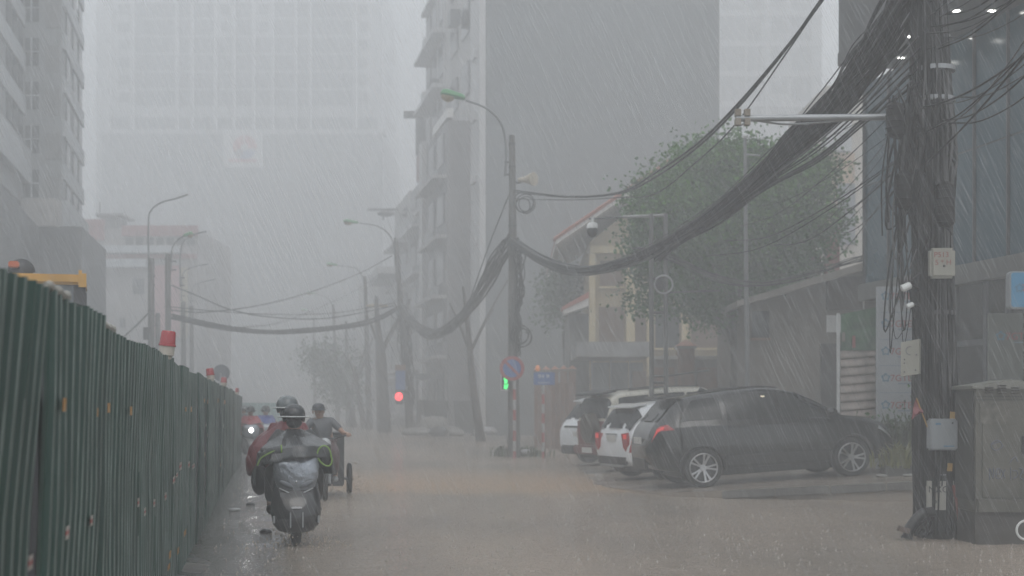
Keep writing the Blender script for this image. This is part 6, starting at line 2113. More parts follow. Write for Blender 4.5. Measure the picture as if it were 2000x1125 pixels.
for sd in (-1, 1):
    c.patch('side_window', M_TINT, suv, (0.12, 0.12), (1.02, 0.42), 7.25, 8.95, sd)
    c.patch('side_window', M_TINT, suv, (-0.86, -0.86), (0.04, 0.04), 7.25, 8.95, sd)
    c.patch('quarter_window', M_TINT, suv, (-1.72, -1.42), (-0.95, -0.95), 7.3, 8.85, sd)
    c.patch('tail_light', M_TAIL, suv, (-2.2, -2.1), (-1.82, -1.92), 6.15, 7.3, sd, 0.012)
    c.patch('tail_light_lit', M_TAILON, suv, (-2.17, -2.1), (-2.02, -1.98), 6.3, 6.95, sd, 0.018)
    c.patch('headlight', M_HEADL, suv, (1.86, 1.9), (2.2, 2.14), 6.1, 7.2, sd, 0.01)
    for wx in WX:
        MB().torus((wx, sd * 0.885, 0.35), 0.4, 0.028, 'Y', 26, 6, PI * 1.12, -0.18).build('arch_trim', M_PLAST, suv, smooth=True)
    c.patch('sill_trim', M_PLAST, suv, (-0.95, -0.95), (0.93, 0.93), 2.0, 3.6, sd, 0.012)
    for x in (0.32, -0.62):
        p = c.P(x, 6.5, sd, 0.02)
        MB().box(p, (0.2, 0.03, 0.028), bevel=0.008).build('door_handle', M_BLK, suv)
    for x in (-0.9, 0.08, 1.12):
        c.patch('door_gap', M_BLACK, suv, (x, x), (x + 0.008, x + 0.008), 3.6, 7.2, sd, 0.003, nu=1)
    p = c.P(0.98, 7.3, sd, 0.1)
    mm_ = MB().ell(p + Vector((0, sd * 0.05, 0.06)), (0.1, 0.11, 0.075)).build('mirror', M_BLK, suv, smooth=True)
    MB().box(p + Vector((0.02, sd * 0.03, 0.01)), (0.06, 0.12, 0.03)).build('mirror_foot', M_PLAST, mm_)
    MB().tube([c.P(-1.2 + 0.2 * i, 10.3, sd, 0.02) for i in range(8)], 0.014, 6).build('roof_rail', M_PLAST, suv, smooth=True)
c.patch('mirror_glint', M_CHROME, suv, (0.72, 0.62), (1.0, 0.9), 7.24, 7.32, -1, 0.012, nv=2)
c.across('rear_window', M_TINT, suv, -2.06, -1.72, 9.2)
c.across('windscreen', M_TINT, suv, 0.5, 1.24, 8.6)
MB().prism([Vector((-1.98, -0.5, 1.585)), Vector((-1.98, 0.5, 1.585)), Vector((-1.55, 0.56, 1.615)), Vector((-1.55, -0.56, 1.615))], (0, 0, 0.028)).build('spoiler', M_BLK, suv)
MB().prism([Vector((-1.12, -0.02, 1.655)), Vector((-0.92, -0.02, 1.665)), Vector((-1.07, -0.02, 1.735))], (0, 0.04, 0)).build('aerial_fin', M_BLK, suv)
MB().box((-2.255, 0, 0.46), (0.06, 0.95, 0.24), bevel=0.03).build('bumper_trim', M_PLAST, suv)
rear_stuff(c, suv, -2.262, 0.86)
MB().box((0.15, -0.1, 1.56), (0.1, 0.06, 0.02)).build('roof_lamp_mount', M_PLAST, suv)
# the lit cabin lamp shows at the top of the rear side window
c.patch('cabin_lamp_glow', mat('cabin lamp', (1, 0.9, 0.7), 0.5, var=0, emit=((1, 0.85, 0.6), 0.3)), suv, (-0.18, -0.18), (-0.11, -0.11), 8.52, 8.62, -1, 0.009, nu=3, nv=2)

# ---- white crossover
wc = thing('parked_crossover', 'white crossover with tall red tail lamps beside the black SUV', 'car', (3.87, 29.2, 0.0), R(22), 'cars parked on the apron')
M_WCP = mat('white car paint', (0.72, 0.74, 0.76), 0.25, var=0.04, coat=0.6)
c = Car(top=[(-2.0, 0.8), (-1.96, 1.0), (-1.9, 1.1), (-1.72, 1.4), (-1.6, 1.53), (-1.2, 1.6), (-0.3, 1.64), (0.2, 1.6), (0.65, 1.4), (1.1, 1.12), (1.6, 1.02), (1.9, 0.92), (2.0, 0.66)],
        belt=[(-2.0, 0.76), (-1.85, 1.05), (-1, 1.06), (1.1, 0.98), (1.7, 0.86), (2.0, 0.6)],
        low=[(-2.0, 0.42), (-1.9, 0.32), (-1.6, 0.28), (1.7, 0.27), (2.0, 0.4)],
        wid=[(-2.0, 0.68), (-1.96, 0.78), (-1.8, 0.86), (-1.2, 0.885), (1.1, 0.885), (1.7, 0.82), (1.9, 0.68), (2.0, 0.5)],
        rtop=[(-2.0, 0.6), (-1.6, 0.58), (0, 0.6), (0.8, 0.64), (2.0, 0.5)], L0=-2.0, L1=2.0)
WX = (-1.2, 1.25)
c.body('body', M_WCP, wc, WX, (0.37, 0.335))
add_wheels(wc, WX, 0.78, 0.33, 0.21, 0.22, M_RIMD, 5)
for sd in (-1, 1):
    c.patch('side_window', M_TINT, wc, (0.1, 0.1), (0.95, 0.4), 7.25, 8.95, sd)
    c.patch('side_window', M_TINT, wc, (-0.8, -0.8), (0.02, 0.02), 7.25, 8.95, sd)
    c.patch('quarter_window', M_TINT, wc, (-1.45, -1.3), (-0.9, -0.9), 7.5, 8.8, sd)
    c.patch('tail_light', M_TAIL, wc, (-1.985, -1.93), (-1.86, -1.62), 4.3, 6.9, sd, 0.014)
    c.patch('tail_light_lit', M_TAILON, wc, (-1.95, -1.92), (-1.74, -1.66), 6.0, 6.85, sd, 0.02)
    for wx in WX:
        MB().torus((wx, sd * 0.85, 0.335), 0.385, 0.026, 'Y', 26, 6, PI * 1.12, -0.18).build('arch_trim', M_PLAST, wc, smooth=True)
    p = c.P(0.9, 7.3, sd, 0.08)
    MB().ell(p + Vector((0, sd * 0.05, 0.06)), (0.09, 0.1, 0.07)).build('mirror', M_WCP, wc, smooth=True)
    MB().tube([c.P(-1.2 + 0.2 * i, 10.3, sd, 0.02) for i in range(8)], 0.014, 6).build('roof_rail', M_PLAST, wc, smooth=True)
c.across('rear_window', M_TINT, wc, -1.9, -1.64, 8.3, off=0.03)
c.across('windscreen', M_TINT, wc, 0.4, 1.05, 8.6)
MB().prism([Vector((-1.8, -0.5, 1.52)), Vector((-1.8, 0.5, 1.52)), Vector((-1.45, 0.56, 1.565)), Vector((-1.45, -0.56, 1.565))], (0, 0, 0.03)).build('spoiler', M_WCP, wc)
MB().box((-1.99, 0, 0.45), (0.07, 1.28, 0.2), bevel=0.03).build('bumper_trim', M_PLAST, wc)
MB().box((-2.0, 0, 0.33), (0.07, 1.0, 0.05), bevel=0.015).build('skid_plate', M_GALV, wc)
rear_stuff(c, wc, -2.0, 0.9, 0.4)
MB().box((-2.0, 0, 0.985), (0.03, 0.5, 0.03), bevel=0.008).build('tailgate_garnish', M_GALV, wc)

for sd in (-1, 1):
    q = [(0.46, 1.0), (0.7, 1.02), (0.73, 0.78), (0.62, 0.64), (0.52, 0.72)]
    MB().prism([Vector((-2.012, sd * y, z)) for y, z in q], (0.05, 0, 0)).build('rear_lamp', M_TAIL, wc)
    MB().box((-2.016, sd * 0.63, 0.94), (0.03, 0.13, 0.1), bevel=0.01).build('rear_lamp_lit', M_TAILON, wc)

# ---- old two-tone off-roader with a spare wheel
ob = thing('parked_offroader', 'maroon and cream off-roader with a spare wheel on its tailgate', 'car', (3.98, 33.2, 0.0), R(22), 'cars parked on the apron')
M_CRMP = mat('cream car paint', (0.52, 0.5, 0.43), 0.3, var=0.05, coat=0.4)
M_MAR = mat('maroon car paint', (0.14, 0.028, 0.03), 0.28, var=0.08, coat=0.4)
c = Car(top=[(-2.3, 1.02), (-2.28, 1.2), (-2.2, 1.55), (-2.12, 1.72), (-1.8, 1.8), (-0.5, 1.84), (0.3, 1.8), (0.6, 1.65), (1.05, 1.22), (1.25, 1.12), (2.0, 1.05), (2.2, 0.95), (2.3, 0.7)],
        belt=[(-2.3, 0.98), (-2.2, 1.08), (1.2, 1.04), (2.0, 0.98), (2.3, 0.66)],
        low=[(-2.3, 0.5), (-2.1, 0.42), (2.0, 0.4), (2.3, 0.5)],
        wid=[(-2.3, 0.78), (-2.26, 0.84), (-2.0, 0.87), (1.6, 0.87), (2.1, 0.8), (2.3, 0.66)],
        rtop=[(-2.3, 0.72), (-1.5, 0.7), (0.5, 0.68), (1.3, 0.72), (2.3, 0.6)], L0=-2.3, L1=2.3)
WX = (-1.35, 1.4)
c.body('body', M_CRMP, ob, WX, (0.41, 0.38))
add_wheels(ob, WX, 0.75, 0.37, 0.23, 0.21, M_RIMD, 6)
for sd in (-1, 1):
    c.patch('lower_panel', M_MAR, ob, (-2.29, -2.29), (-1.79, -1.79), 2.2, 6.2, sd, 0.006)
    c.patch('lower_panel', M_MAR, ob, (-0.9, -0.9), (0.95, 0.95), 2.2, 6.2, sd, 0.006)
    c.patch('side_window', M_TINT, ob, (-0.2, -0.2), (0.9, 0.55), 7.25, 8.9, sd)
    c.patch('side_window', M_TINT, ob, (-1.1, -1.1), (-0.28, -0.28), 7.25, 8.9, sd)
    c.patch('quarter_window', M_TINT, ob, (-2.0, -1.95), (-1.2, -1.2), 7.25, 8.9, sd)
    c.patch('tail_light', M_TAIL, ob, (-2.295, -2.295), (-2.2, -2.2), 4.4, 6.8, sd, 0.014)
    MB().tube([c.P(-1.6 + 0.25 * i, 10.2, sd, 0.03) for i in range(8)], 0.016, 6).build('roof_rail', M_PLAST, ob, smooth=True)
MB().box((-2.31, 0, 0.86), (0.035, 1.42, 0.62), bevel=0.012).build('tailgate_panel', M_MAR, ob)
MB().box((-2.36, 0, 0.52), (0.14, 1.6, 0.2), bevel=0.04).build('rear_bumper', M_MAR, ob)
c.across('rear_window', M_TINT, ob, -2.275, -2.13, 8.7)
c.across('windscreen', M_TINT, ob, 0.62, 1.08, 8.6)
MB().prism([Vector((-2.38, -0.6, 1.74)), Vector((-2.38, 0.6, 1.74)), Vector((-1.95, 0.66, 1.8)), Vector((-1.95, -0.66, 1.8))], (0, 0, 0.05)).build('spoiler', M_PLAST, ob)
sw = MB().cyl((-2.34, -0.18, 1.02), (-2.52, -0.18, 1.02), 0.34, 0.33, 28).build('spare_wheel_cover', mat('dark brown vinyl', (0.05, 0.042, 0.034), 0.5), ob, smooth=True)
rear_stuff(c, ob, -2.44, 0.52, 0.5)

# ---- white large SUV at the back
wa = thing('parked_suv', 'white SUV seen from behind, farthest left of the parked cars', 'car', (3.54, 37.2, 0.0), R(35), 'cars parked on the apron')
c = Car(top=[(-2.27, 0.85), (-2.24, 1.05), (-2.14, 1.15), (-1.85, 1.52), (-1.7, 1.62), (-1.2, 1.68), (-0.3, 1.7), (0.3, 1.64), (0.75, 1.46), (1.2, 1.12), (1.7, 1.05), (2.1, 0.95), (2.27, 0.66)],
        belt=[(-2.27, 0.82), (-2.12, 1.06), (-1, 1.07), (1.2, 1.0), (1.9, 0.88), (2.27, 0.6)],
        low=[(-2.27, 0.45), (-2.1, 0.34), (-1.8, 0.29), (1.9, 0.28), (2.27, 0.42)],
        wid=[(-2.27, 0.74), (-2.23, 0.83), (-2.05, 0.9), (-1, 0.925), (1.2, 0.92), (1.9, 0.84), (2.27, 0.5)],
        rtop=[(-2.27, 0.66), (-1.7, 0.62), (0, 0.62), (0.8, 0.66), (2.27, 0.5)], L0=-2.27, L1=2.27)
WX = (-1.33, 1.33)
c.body('body', M_WCP, wa, WX, (0.385, 0.35))
add_wheels(wa, WX, 0.80, 0.345, 0.225, 0.23, M_RIMD, 5)
for sd in (-1, 1):
    c.patch('side_window', M_TINT, wa, (0.1, 0.1), (1.0, 0.42), 7.25, 8.95, sd)
    c.patch('side_window', M_TINT, wa, (-0.86, -0.86), (0.02, 0.02), 7.25, 8.95, sd)
    c.patch('quarter_window', M_TINT, wa, (-1.6, -1.4), (-0.95, -0.95), 7.4, 8.85, sd)
    c.patch('tail_light', M_TAIL, wa, (-2.24, -2.15), (-2.0, -1.95), 5.4, 7.2, sd, 0.014)
    MB().tube([c.P(-1.2 + 0.2 * i, 10.3, sd, 0.03) for i in range(8)], 0.016, 6).build('roof_rail', M_PLAST, wa, smooth=True)
c.across('rear_window', M_TINT, wa, -2.12, -1.8, 8.4)
c.across('windscreen', M_TINT, wa, 0.5, 1.18, 8.6)
MB().prism([Vector((-1.95, -0.55, 1.61)), Vector((-1.95, 0.55, 1.61)), Vector((-1.55, 0.6, 1.655)), Vector((-1.55, -0.6, 1.655))], (0, 0, 0.03)).build('spoiler', M_WCP, wa)
MB().box((-2.27, 0, 0.42), (0.07, 1.4, 0.22), bevel=0.03).build('bumper_trim', M_PLAST, wa)
MB().box((-2.265, 0, 1.0), (0.03, 1.1, 0.05), bevel=0.01).build('tailgate_garnish', M_DARKMETAL, wa)
rear_stuff(c, wa, -2.275, 0.82, 0.36)

# each car stands on the sloping apron, nose up, with a dark floor pan
for car_, a_ in ((suv, 9), (wc, 22), (ob, 22), (wa, 35)):
    h_ = apron_h(car_.location.x)
    car_.location.z = h_
    car_.rotation_euler = (0, -math.atan(0.065 * math.cos(R(a_))), R(a_))
    MB().box((0, 0, 0.27), (3.4, 1.2, 0.2), bevel=0.03).build('floor_pan', M_BLACK, car_)
wc.scale = (1, 1, 0.95)
# ================================================================ riders
def skin(name, verts, edges, m_, parent, root=0, sub=2):
    """a continuous surface grown round a skeleton: verts are (x, y, z, radius)"""
    me = bpy.data.meshes.new(name)
    me.from_pydata([v[:3] for v in verts], edges, [])
    o = link(name, me, m_, parent)
    md = o.modifiers.new('skin', 'SKIN')
    md.use_smooth_shade = True
    if not me.skin_vertices:
        pass
    lay = me.skin_vertices[0] if me.skin_vertices else None
    if lay is None:
        bm = bmesh.new()
        bm.from_mesh(me)
        bm.verts.layers.skin.verify()
        bm.to_mesh(me)
        bm.free()
        lay = me.skin_vertices[0]
    for i, v in enumerate(verts):
        r = v[3]
        lay.data[i].radius = (r, r) if not isinstance(r, tuple) else r
        lay.data[i].use_root = (i == root)
    s = o.modifiers.new('smooth', 'SUBSURF')
    s.levels = sub
    s.render_levels = sub
    return o


def hand_chain(V, E, wrist, d, curl, r=0.0095):
    """palm and five bent fingers; d the pointing direction, curl the way fingers bend"""
    d = Vector(d).normalized()
    cu = Vector(curl).normalized()
    sd = d.cross(cu).normalized()
    wi = wrist
    w = Vector(V[wi][:3])
    palm = w + d * 0.05
    V.append((*palm, 0.028))
    pi_ = len(V) - 1
    E.append((wi, pi_))
    for k, ln in ((-1.5, 0.85), (-0.5, 1.0), (0.5, 0.97), (1.5, 0.75)):
        a = palm + d * 0.035 + sd * 0.019 * k
        b = a + (d * 0.7 + cu * 0.7).normalized() * 0.04 * ln
        c = b + (cu * 0.95 - d * 0.2).normalized() * 0.032 * ln
        i0 = len(V)
        V.extend([(*a, r), (*b, r * 0.95), (*c, r * 0.8)])
        E.extend([(pi_, i0), (i0, i0 + 1), (i0 + 1, i0 + 2)])
    a = palm - d * 0.01 + sd * 0.032
    b = a + (sd * 0.5 + cu * 0.8 + d * 0.4).normalized() * 0.04
    i0 = len(V)
    V.extend([(*a, r * 1.1), (*b, r * 0.9)])
    E.extend([(pi_, i0), (i0, i0 + 1)])


def seated(parent, pel, chest, head, hands, feet, shirt, trousers, shoes_m, skin_m=M_SKIN, hands_on=True, knee_out=0.17, elbow_drop=0.1):
    """a rider facing -Y: body, clothes and shoes"""
    pel, chest, head = Vector(pel), Vector(chest), Vector(head)
    neck = chest.lerp(head, 0.42)
    V = [(*pel, 0.13), (*pel.lerp(chest, 0.5), 0.125), (*chest, 0.13), (*(neck), 0.058), (*(head + Vector((0, 0, -0.05))), 0.072), (*(head + Vector((0, 0.01, 0.03))), 0.09), (*(head + Vector((0, 0.01, 0.1))), 0.06),
         (*(head + Vector((0, -0.1, -0.015))), 0.014)]
    E = [(0, 1), (1, 2), (2, 3), (3, 4), (4, 5), (5, 6), (4, 7)]
    VS = [(*pel.lerp(chest, 0.02), 0.145), (*pel.lerp(chest, 0.5), 0.14), (*chest, 0.15), (*chest.lerp(neck, 0.7), 0.078)]
    ES = [(0, 1), (1, 2), (2, 3)]
    VT = [(*(pel + Vector((0, 0, 0.03))), 0.145)]
    ET = []
    for i, sd in enumerate((-1, 1)):
        sh = chest + Vector((sd * 0.17, 0, 0.06))
        hd = Vector(hands[i])
        el = sh.lerp(hd, 0.5) + Vector((sd * 0.07, 0.06, -elbow_drop))
        k = len(V)
        V.extend([(*sh, 0.06), (*el, 0.042), (*hd, 0.028)])
        E.extend([(2, k), (k, k + 1), (k + 1, k + 2)])
        if hands_on:
            hand_chain(V, E, k + 2, (hd - el).normalized() * 0.6 + Vector((0, -0.6, 0)), (0, -0.3, -1))
        j = len(VS)
        VS.extend([(*sh, 0.075), (*sh.lerp(el, 0.75), 0.058)])
        ES.extend([(2, j), (j, j + 1)])
        hip = pel + Vector((sd * 0.1, -0.02, -0.02))
        ft = Vector(feet[i])
        kn = Vector((sd * knee_out + pel.x * 0.3, min(pel.y - 0.42, -0.1), (pel.z + ft.z) / 2 + 0.17))
        k = len(V)
        V.extend([(*hip, 0.09), (*kn, 0.06), (*(ft + Vector((0, 0.05, 0.06))), 0.042), (*(ft + Vector((0, -0.12, 0.02))), 0.035)])
        E.extend([(0, k), (k, k + 1), (k + 1, k + 2), (k + 2, k + 3)])
        j = len(VT)
        VT.extend([(*hip, 0.105), (*kn, 0.078), (*(kn.lerp(ft, 0.75)), 0.062)])
        ET.extend([(0, j), (j, j + 1), (j + 1, j + 2)])
        q = ft + Vector((0, 0.05, 0.03))
        MB().tube([q + Vector((0, 0.06, 0)), q, q + Vector((0, -0.1, -0.005)), q + Vector((0, -0.2, -0.01)), q + Vector((0, -0.23, -0.012))], [0.03, 0.048, 0.05, 0.042, 0.02], 10).build('shoe', shoes_m, parent, smooth=True)
    skin('body', V, E, skin_m, parent, 0, 1)
    skin('shirt', VS, ES, shirt, parent, 0, 2)
    skin('trousers', VT, ET, trousers, parent, 0, 2)
    for sd in (-1, 1):
        MB().ell(head + Vector((sd * 0.034, -0.085, 0.022)), (0.013, 0.008, 0.009), 8, 6).build('eye', M_BLACK, parent, smooth=True)
        MB().ell(head + Vector((sd * 0.09, 0.015, 0.0)), (0.012, 0.025, 0.035), 8, 6).build('ear', skin_m, parent, smooth=True)
    MB().ell(head + Vector((0, -0.074, -0.05)), (0.028, 0.014, 0.009), 8, 6).build('mouth', mat('lips', (0.25, 0.09, 0.08), 0.5), parent, smooth=True)


def helmet(parent, head, m_, m_rim, s=1.0, brim=True):
    head = Vector(head)
    lo = []
    N = 22
    for z, r in ((-0.03, 0.118), (0.02, 0.127), (0.07, 0.127), (0.12, 0.11), (0.155, 0.075), (0.172, 0.02)):
        lo.append([head + Vector((r * s * math.cos(2 * PI * k / N), 0.012 + r * s * 1.12 * math.sin(2 * PI * k / N), (z + (0.03 if math.sin(2 * PI * k / N) < -0.3 and z < 0.03 else 0)) * s)) for k in range(N)])
    h = MB().loft(lo).build('helmet', m_, parent, smooth=True)
    if brim:
        V, fs = [], []
        n = 11
        for j, (rr, dz) in enumerate(((0.125, 0.045), (0.2, 0.028))):
            for i in range(n):
                a = PI + PI * (0.12 + 0.76 * i / (n - 1))
                V.append(head + Vector((rr * s * 0.95 * math.cos(a), 0.012 + rr * s * math.sin(a) * 1.05, dz * s)))
        fs = [(i, i + 1, n + i + 1, n + i) for i in range(n - 1)]
        mb = MB().add(V, fs).add([v + Vector((0, 0, -0.006)) for v in V], [tuple(reversed(f)) for f in fs])
        mb.build('visor_peak', m_, h, smooth=True)
        MB().tube([v + Vector((0, 0, 0.002)) for v in V[n:]], 0.006, 5).build('peak_edge', m_rim, h, smooth=True)
    return h


def poncho(name, m_, parent, levels, seed=0, N=44, wr=0.02, hem=None, front_open=None):
    """levels: (z, rx, front, back, cx, cy); a draped cape with folds, hem height may vary round it"""
    loops = []
    lv = []
    for a, b in zip(levels, levels[1:]):
        for k in range(3):
            t = k / 3
            lv.append([p + (q - p) * t for p, q in zip(a, b)])
    lv.append(list(levels[-1]))
    M_ = len(lv) - 1
    for li, (z, rx, fr_, bk, cx, cy) in enumerate(lv):
        lp = []
        f = li / M_
        for k in range(N):
            a = 2 * PI * k / N
            ca, sa = math.cos(a), math.sin(a)
            ry = fr_ if sa < 0 else bk
            fold = wr * f * (math.sin(a * 9 + seed) + 0.7 * math.sin(a * 14 + seed * 2 + f * 3)) + 0.03 * f * noise.noise(Vector((ca * 2 + seed, sa * 2, f * 3)))
            zz = z + (hem(ca, sa) * f if hem else 0) + 0.02 * f * noise.noise(Vector((ca * 3, sa * 3, seed + f * 4)))
            lp.append(Vector((cx + ca * (rx + fold), cy + sa * (ry + fold), zz)))
        loops.append(lp)
    mb = MB().loft(loops, cap=False)
    o = mb.build(name, m_, parent, smooth=True)
    s = o.modifiers.new('thick', 'SOLIDIFY')
    s.thickness = 0.006
    return o


M_PGREY = mat('grey rain cape', (0.05, 0.053, 0.056), 0.26, var=0.25, scale=6, bump=0.8, bscale=12)
M_PMAR = mat('maroon rain cape', (0.13, 0.018, 0.024), 0.32, var=0.2, scale=6, bump=0.4, bscale=14)
M_DARKC = mat('dark wet cloth', (0.022, 0.023, 0.025), 0.5, var=0.2, scale=8, bump=0.3, bscale=20)
M_HELD = mat('dark helmet', (0.03, 0.033, 0.036), 0.25, var=0.1)
M_HELG = mat('grey helmet', (0.12, 0.135, 0.14), 0.25, var=0.15)
M_NEON = mat('neon green piping', (0.17, 0.3, 0.04), 0.4, var=0.05)
M_SILV = mat('silver scooter paint', (0.26, 0.28, 0.31), 0.16, 0.5, var=0.35, scale=7, bump=1.0, bscale=11)
M_SBLK = mat('black scooter paint', (0.016, 0.016, 0.017), 0.25, var=0.15, coat=0.4)


def make_scooter(label, loc, rz, silver=M_SILV):
    t = thing('motor_scooter', label, 'scooter', loc, rz, 'scooters on the flooded street')
    # front wheel, fork, fender
    for yy, nm in ((-0.5, 'front_wheel'), (0.6, 'rear_wheel')):
        e = bpy.data.objects.new(nm, None)
        COL.objects.link(e)
        e.parent = t
        e.location = (0, yy, 0.255)
        FR[e.name] = FR[t.name] @ Matrix.Translation((0, yy, 0.255))
        MB().torus((0, 0, 0), 0.2, 0.055, 'X', 30, 10).build('tyre', M_TYRE, e, smooth=True)
        rm = MB().cyl((-0.03, 0, 0), (0.03, 0, 0), 0.05, n=14).torus((0, 0, 0), 0.15, 0.016, 'X', 26, 6)
        for k in range(6):
            a = 2 * PI * k / 6
            rm.cyl((0, 0.04 * math.cos(a), 0.04 * math.sin(a)), (0, 0.15 * math.cos(a), 0.15 * math.sin(a)), 0.012, n=6)
        rm.build('rim', M_GALV, e, smooth=True)
    lo = []
    for k in range(11):
        a = R(35 + 120 * k / 10)
        y, z = -0.5 - 0.285 * math.cos(a), 0.255 + 0.285 * math.sin(a)
        lo.append([Vector((0.075 * math.cos(b), y - 0.03 * math.cos(a) * math.sin(b) * 1.2, z + 0.045 * math.sin(b) * math.sin(a))) for b in [PI * q / 6 for q in range(7)]])
    MB().loft(lo, closed=False).build('front_fender', M_SBLK, t, smooth=True)
    for sd in (-1, 1):
        MB().cyl((sd * 0.068, -0.5, 0.255), (sd * 0.06, -0.42, 0.56), 0.022, 0.026, 10).build('fork_leg', M_GALV, t, smooth=True)

    def ring(z, hw, yf, yb, sq=2.6, n=28):
        out_ = []
        for k in range(n):
            a = 2 * PI * k / n
            ca, sa = math.cos(a), math.sin(a)
            q = (abs(ca) ** sq + abs(sa) ** sq) ** (-1 / sq)
            y = (yf if sa < 0 else yb)
            out_.append(Vector((hw * ca * q, -0.4 + (y + 0.4) * abs(sa) * q if False else (yf + yb) / 2 + (yb - yf) / 2 * sa * q, z)))
        return out_
    MB().loft([ring(0.15, 0.1, -0.7, -0.3), ring(0.17, 0.19, -0.75, -0.28), ring(0.24, 0.245, -0.79, -0.3), ring(0.36, 0.268, -0.79, -0.32), ring(0.46, 0.265, -0.76, -0.33), ring(0.55, 0.255, -0.69, -0.34), ring(0.66, 0.24, -0.6, -0.35), ring(0.8, 0.2, -0.5, -0.34), ring(0.86, 0.12, -0.46, -0.36)]).build('leg_shield', M_SBLK, t, smooth=True)
    # silver V shaped cowl with chrome edge
    MB().loft([ring(0.55, 0.03, -0.62, -0.55), ring(0.585, 0.11, -0.64, -0.53), ring(0.64, 0.205, -0.655, -0.5), ring(0.76, 0.24, -0.66, -0.46), ring(0.88, 0.25, -0.65, -0.42), ring(0.96, 0.235, -0.62, -0.38), ring(1.0, 0.15, -0.56, -0.38)]).build('headlight_cowl', silver, t, smooth=True)
    for sd in (-1, 1):
        MB().tube([(sd * 0.015, -0.642, 0.562), (sd * 0.09, -0.655, 0.585), (sd * 0.18, -0.64, 0.63)], [0.006, 0.008, 0.005], 8).build('chrome_trim', M_GALV, t, smooth=True)
        MB().ell((sd * 0.105, -0.652, 0.67), (0.085, 0.016, 0.028), 12, 8, Matrix.Rotation(-sd * 0.45, 3, 'Y')).build('headlight', mat('headlamp lens', (0.1, 0.11, 0.125), 0.12, var=0.2), t, smooth=True)
        MB().box((sd * 0.065, -0.793, 0.3), (0.016, 0.016, 0.17), bevel=0.005).build('reflector_strip', M_GALV, t)
        MB().box((sd * 0.235, -0.7, 0.3), (0.022, 0.05, 0.08), bevel=0.006).build('side_marker', M_GALV, t)
        MB().cyl((sd * 0.1, -0.4, 1.0), (sd * 0.36, -0.34, 1.03), 0.018, n=8).build('handlebar', M_DARKMETAL, t, smooth=True)
        MB().cyl((sd * 0.25, -0.37, 1.02), (sd * 0.37, -0.34, 1.035), 0.024, n=10).build('grip', M_BLACK, t, smooth=True)
    MB().box((0, -0.785, 0.43), (0.12, 0.03, 0.022), bevel=0.008).build('chrome_badge_bar', M_CHROME, t)
    MB().ell((0.0, -0.668, 0.70), (0.012, 0.012, 0.014), 8, 6).build('badge', M_CHROME, t, smooth=True)
    MB().box((0, -0.1, 0.26), (0.36, 0.6, 0.09), bevel=0.03).build('floorboard', M_SBLK, t)
    lo = []
    for y, hw, z0, z1 in ((0.05, 0.13, 0.28, 0.68), (0.2, 0.17, 0.27, 0.74), (0.5, 0.18, 0.36, 0.76), (0.8, 0.14, 0.52, 0.78), (0.92, 0.06, 0.64, 0.76)):
        lo.append([Vector((hw * math.cos(a) * (0.8 if math.sin(a) < 0 else 1), y, (z0 + z1) / 2 + (z1 - z0) / 2 * math.sin(a))) for a in [2 * PI * k / 16 for k in range(16)]])
    MB().loft(lo).build('rear_body', M_SBLK, t, smooth=True)
    MB().box((0, 0.42, 0.77), (0.28, 0.78, 0.09), bevel=0.035).build('seat', M_BLACK, t)
    MB().tube([(0.17, 0.25, 0.24), (0.19, 0.45, 0.26), (0.2, 0.8, 0.34)], [0.03, 0.05, 0.06], 10).build('exhaust', M_DARKMETAL, t, smooth=True)
    for sd in (-1, 1):
        MB().cyl((sd * 0.12, 0.2, 0.3), (sd * 0.28, 0.16, 0.3), 0.014, n=6).build('footpeg', M_GALV, t)
    return t


SY = 15.98
SX = PX(580, SY) - 0.03
RZ = R(10.5)
sc1 = make_scooter('black scooter with silver cowl ridden by two people in rain capes', (SX, SY, 0.0), RZ)
for sd, pts in ((-1, [(-0.34, -0.42, 0.87), (-0.26, -0.46, 0.97), (-0.14, -0.48, 1.02), (-0.08, -0.48, 0.99), (-0.16, -0.48, 0.95), (-0.27, -0.46, 0.9)]),):
    pass
# driver
dv = thing('person', 'person in dark helmet and grey rain cape driving the front scooter', 'person', (SX, SY, 0.0), RZ)
hd = (0.0, 0.1, 1.36)
seated(dv, (0, 0.22, 0.86), (0, 0.13, 1.13), hd, ((-0.31, -0.27, 1.02), (0.31, -0.27, 1.02)), ((-0.14, -0.2, 0.31), (0.14, -0.2, 0.31)), M_DARKC, M_DARKC, M_BLACK)
helmet(dv, hd, M_HELD, M_WHITE)
MB().ell((0, 0.035, 1.325), (0.088, 0.075, 0.065)).build('face_mask', M_DARKC, dv, smooth=True)
poncho('rain_cape', M_PGREY, dv, [(1.25, 0.085, 0.09, 0.09, 0, 0.12), (1.21, 0.19, 0.13, 0.13, 0, 0.12), (1.15, 0.29, 0.22, 0.17, 0, 0.11), (1.09, 0.38, 0.46, 0.2, 0, 0.1), (1.03, 0.44, 0.68, 0.22, 0, 0.06), (0.9, 0.45, 0.74, 0.24, 0, 0.04)], seed=2,
       hem=lambda ca, sa: (0.06 if sa < -0.4 else (-0.16 if abs(ca) > 0.6 else -0.1)) - (0.12 * max(0, -ca)))
mb = MB()
lo = []
for z, hw, yf in ((1.245, 0.07, 0.03), (1.2, 0.1, -0.03), (1.15, 0.13, -0.14), (1.1, 0.15, -0.36), (1.07, 0.13, -0.46)):
    lo.append([Vector((hw * math.cos(a), yf + 0.05 * math.sin(a), z + 0.012 * math.sin(a))) for a in [2 * PI * k / 14 for k in range(14)]])
mb.loft(lo).build('jacket_front', M_DARKC, dv, smooth=True)
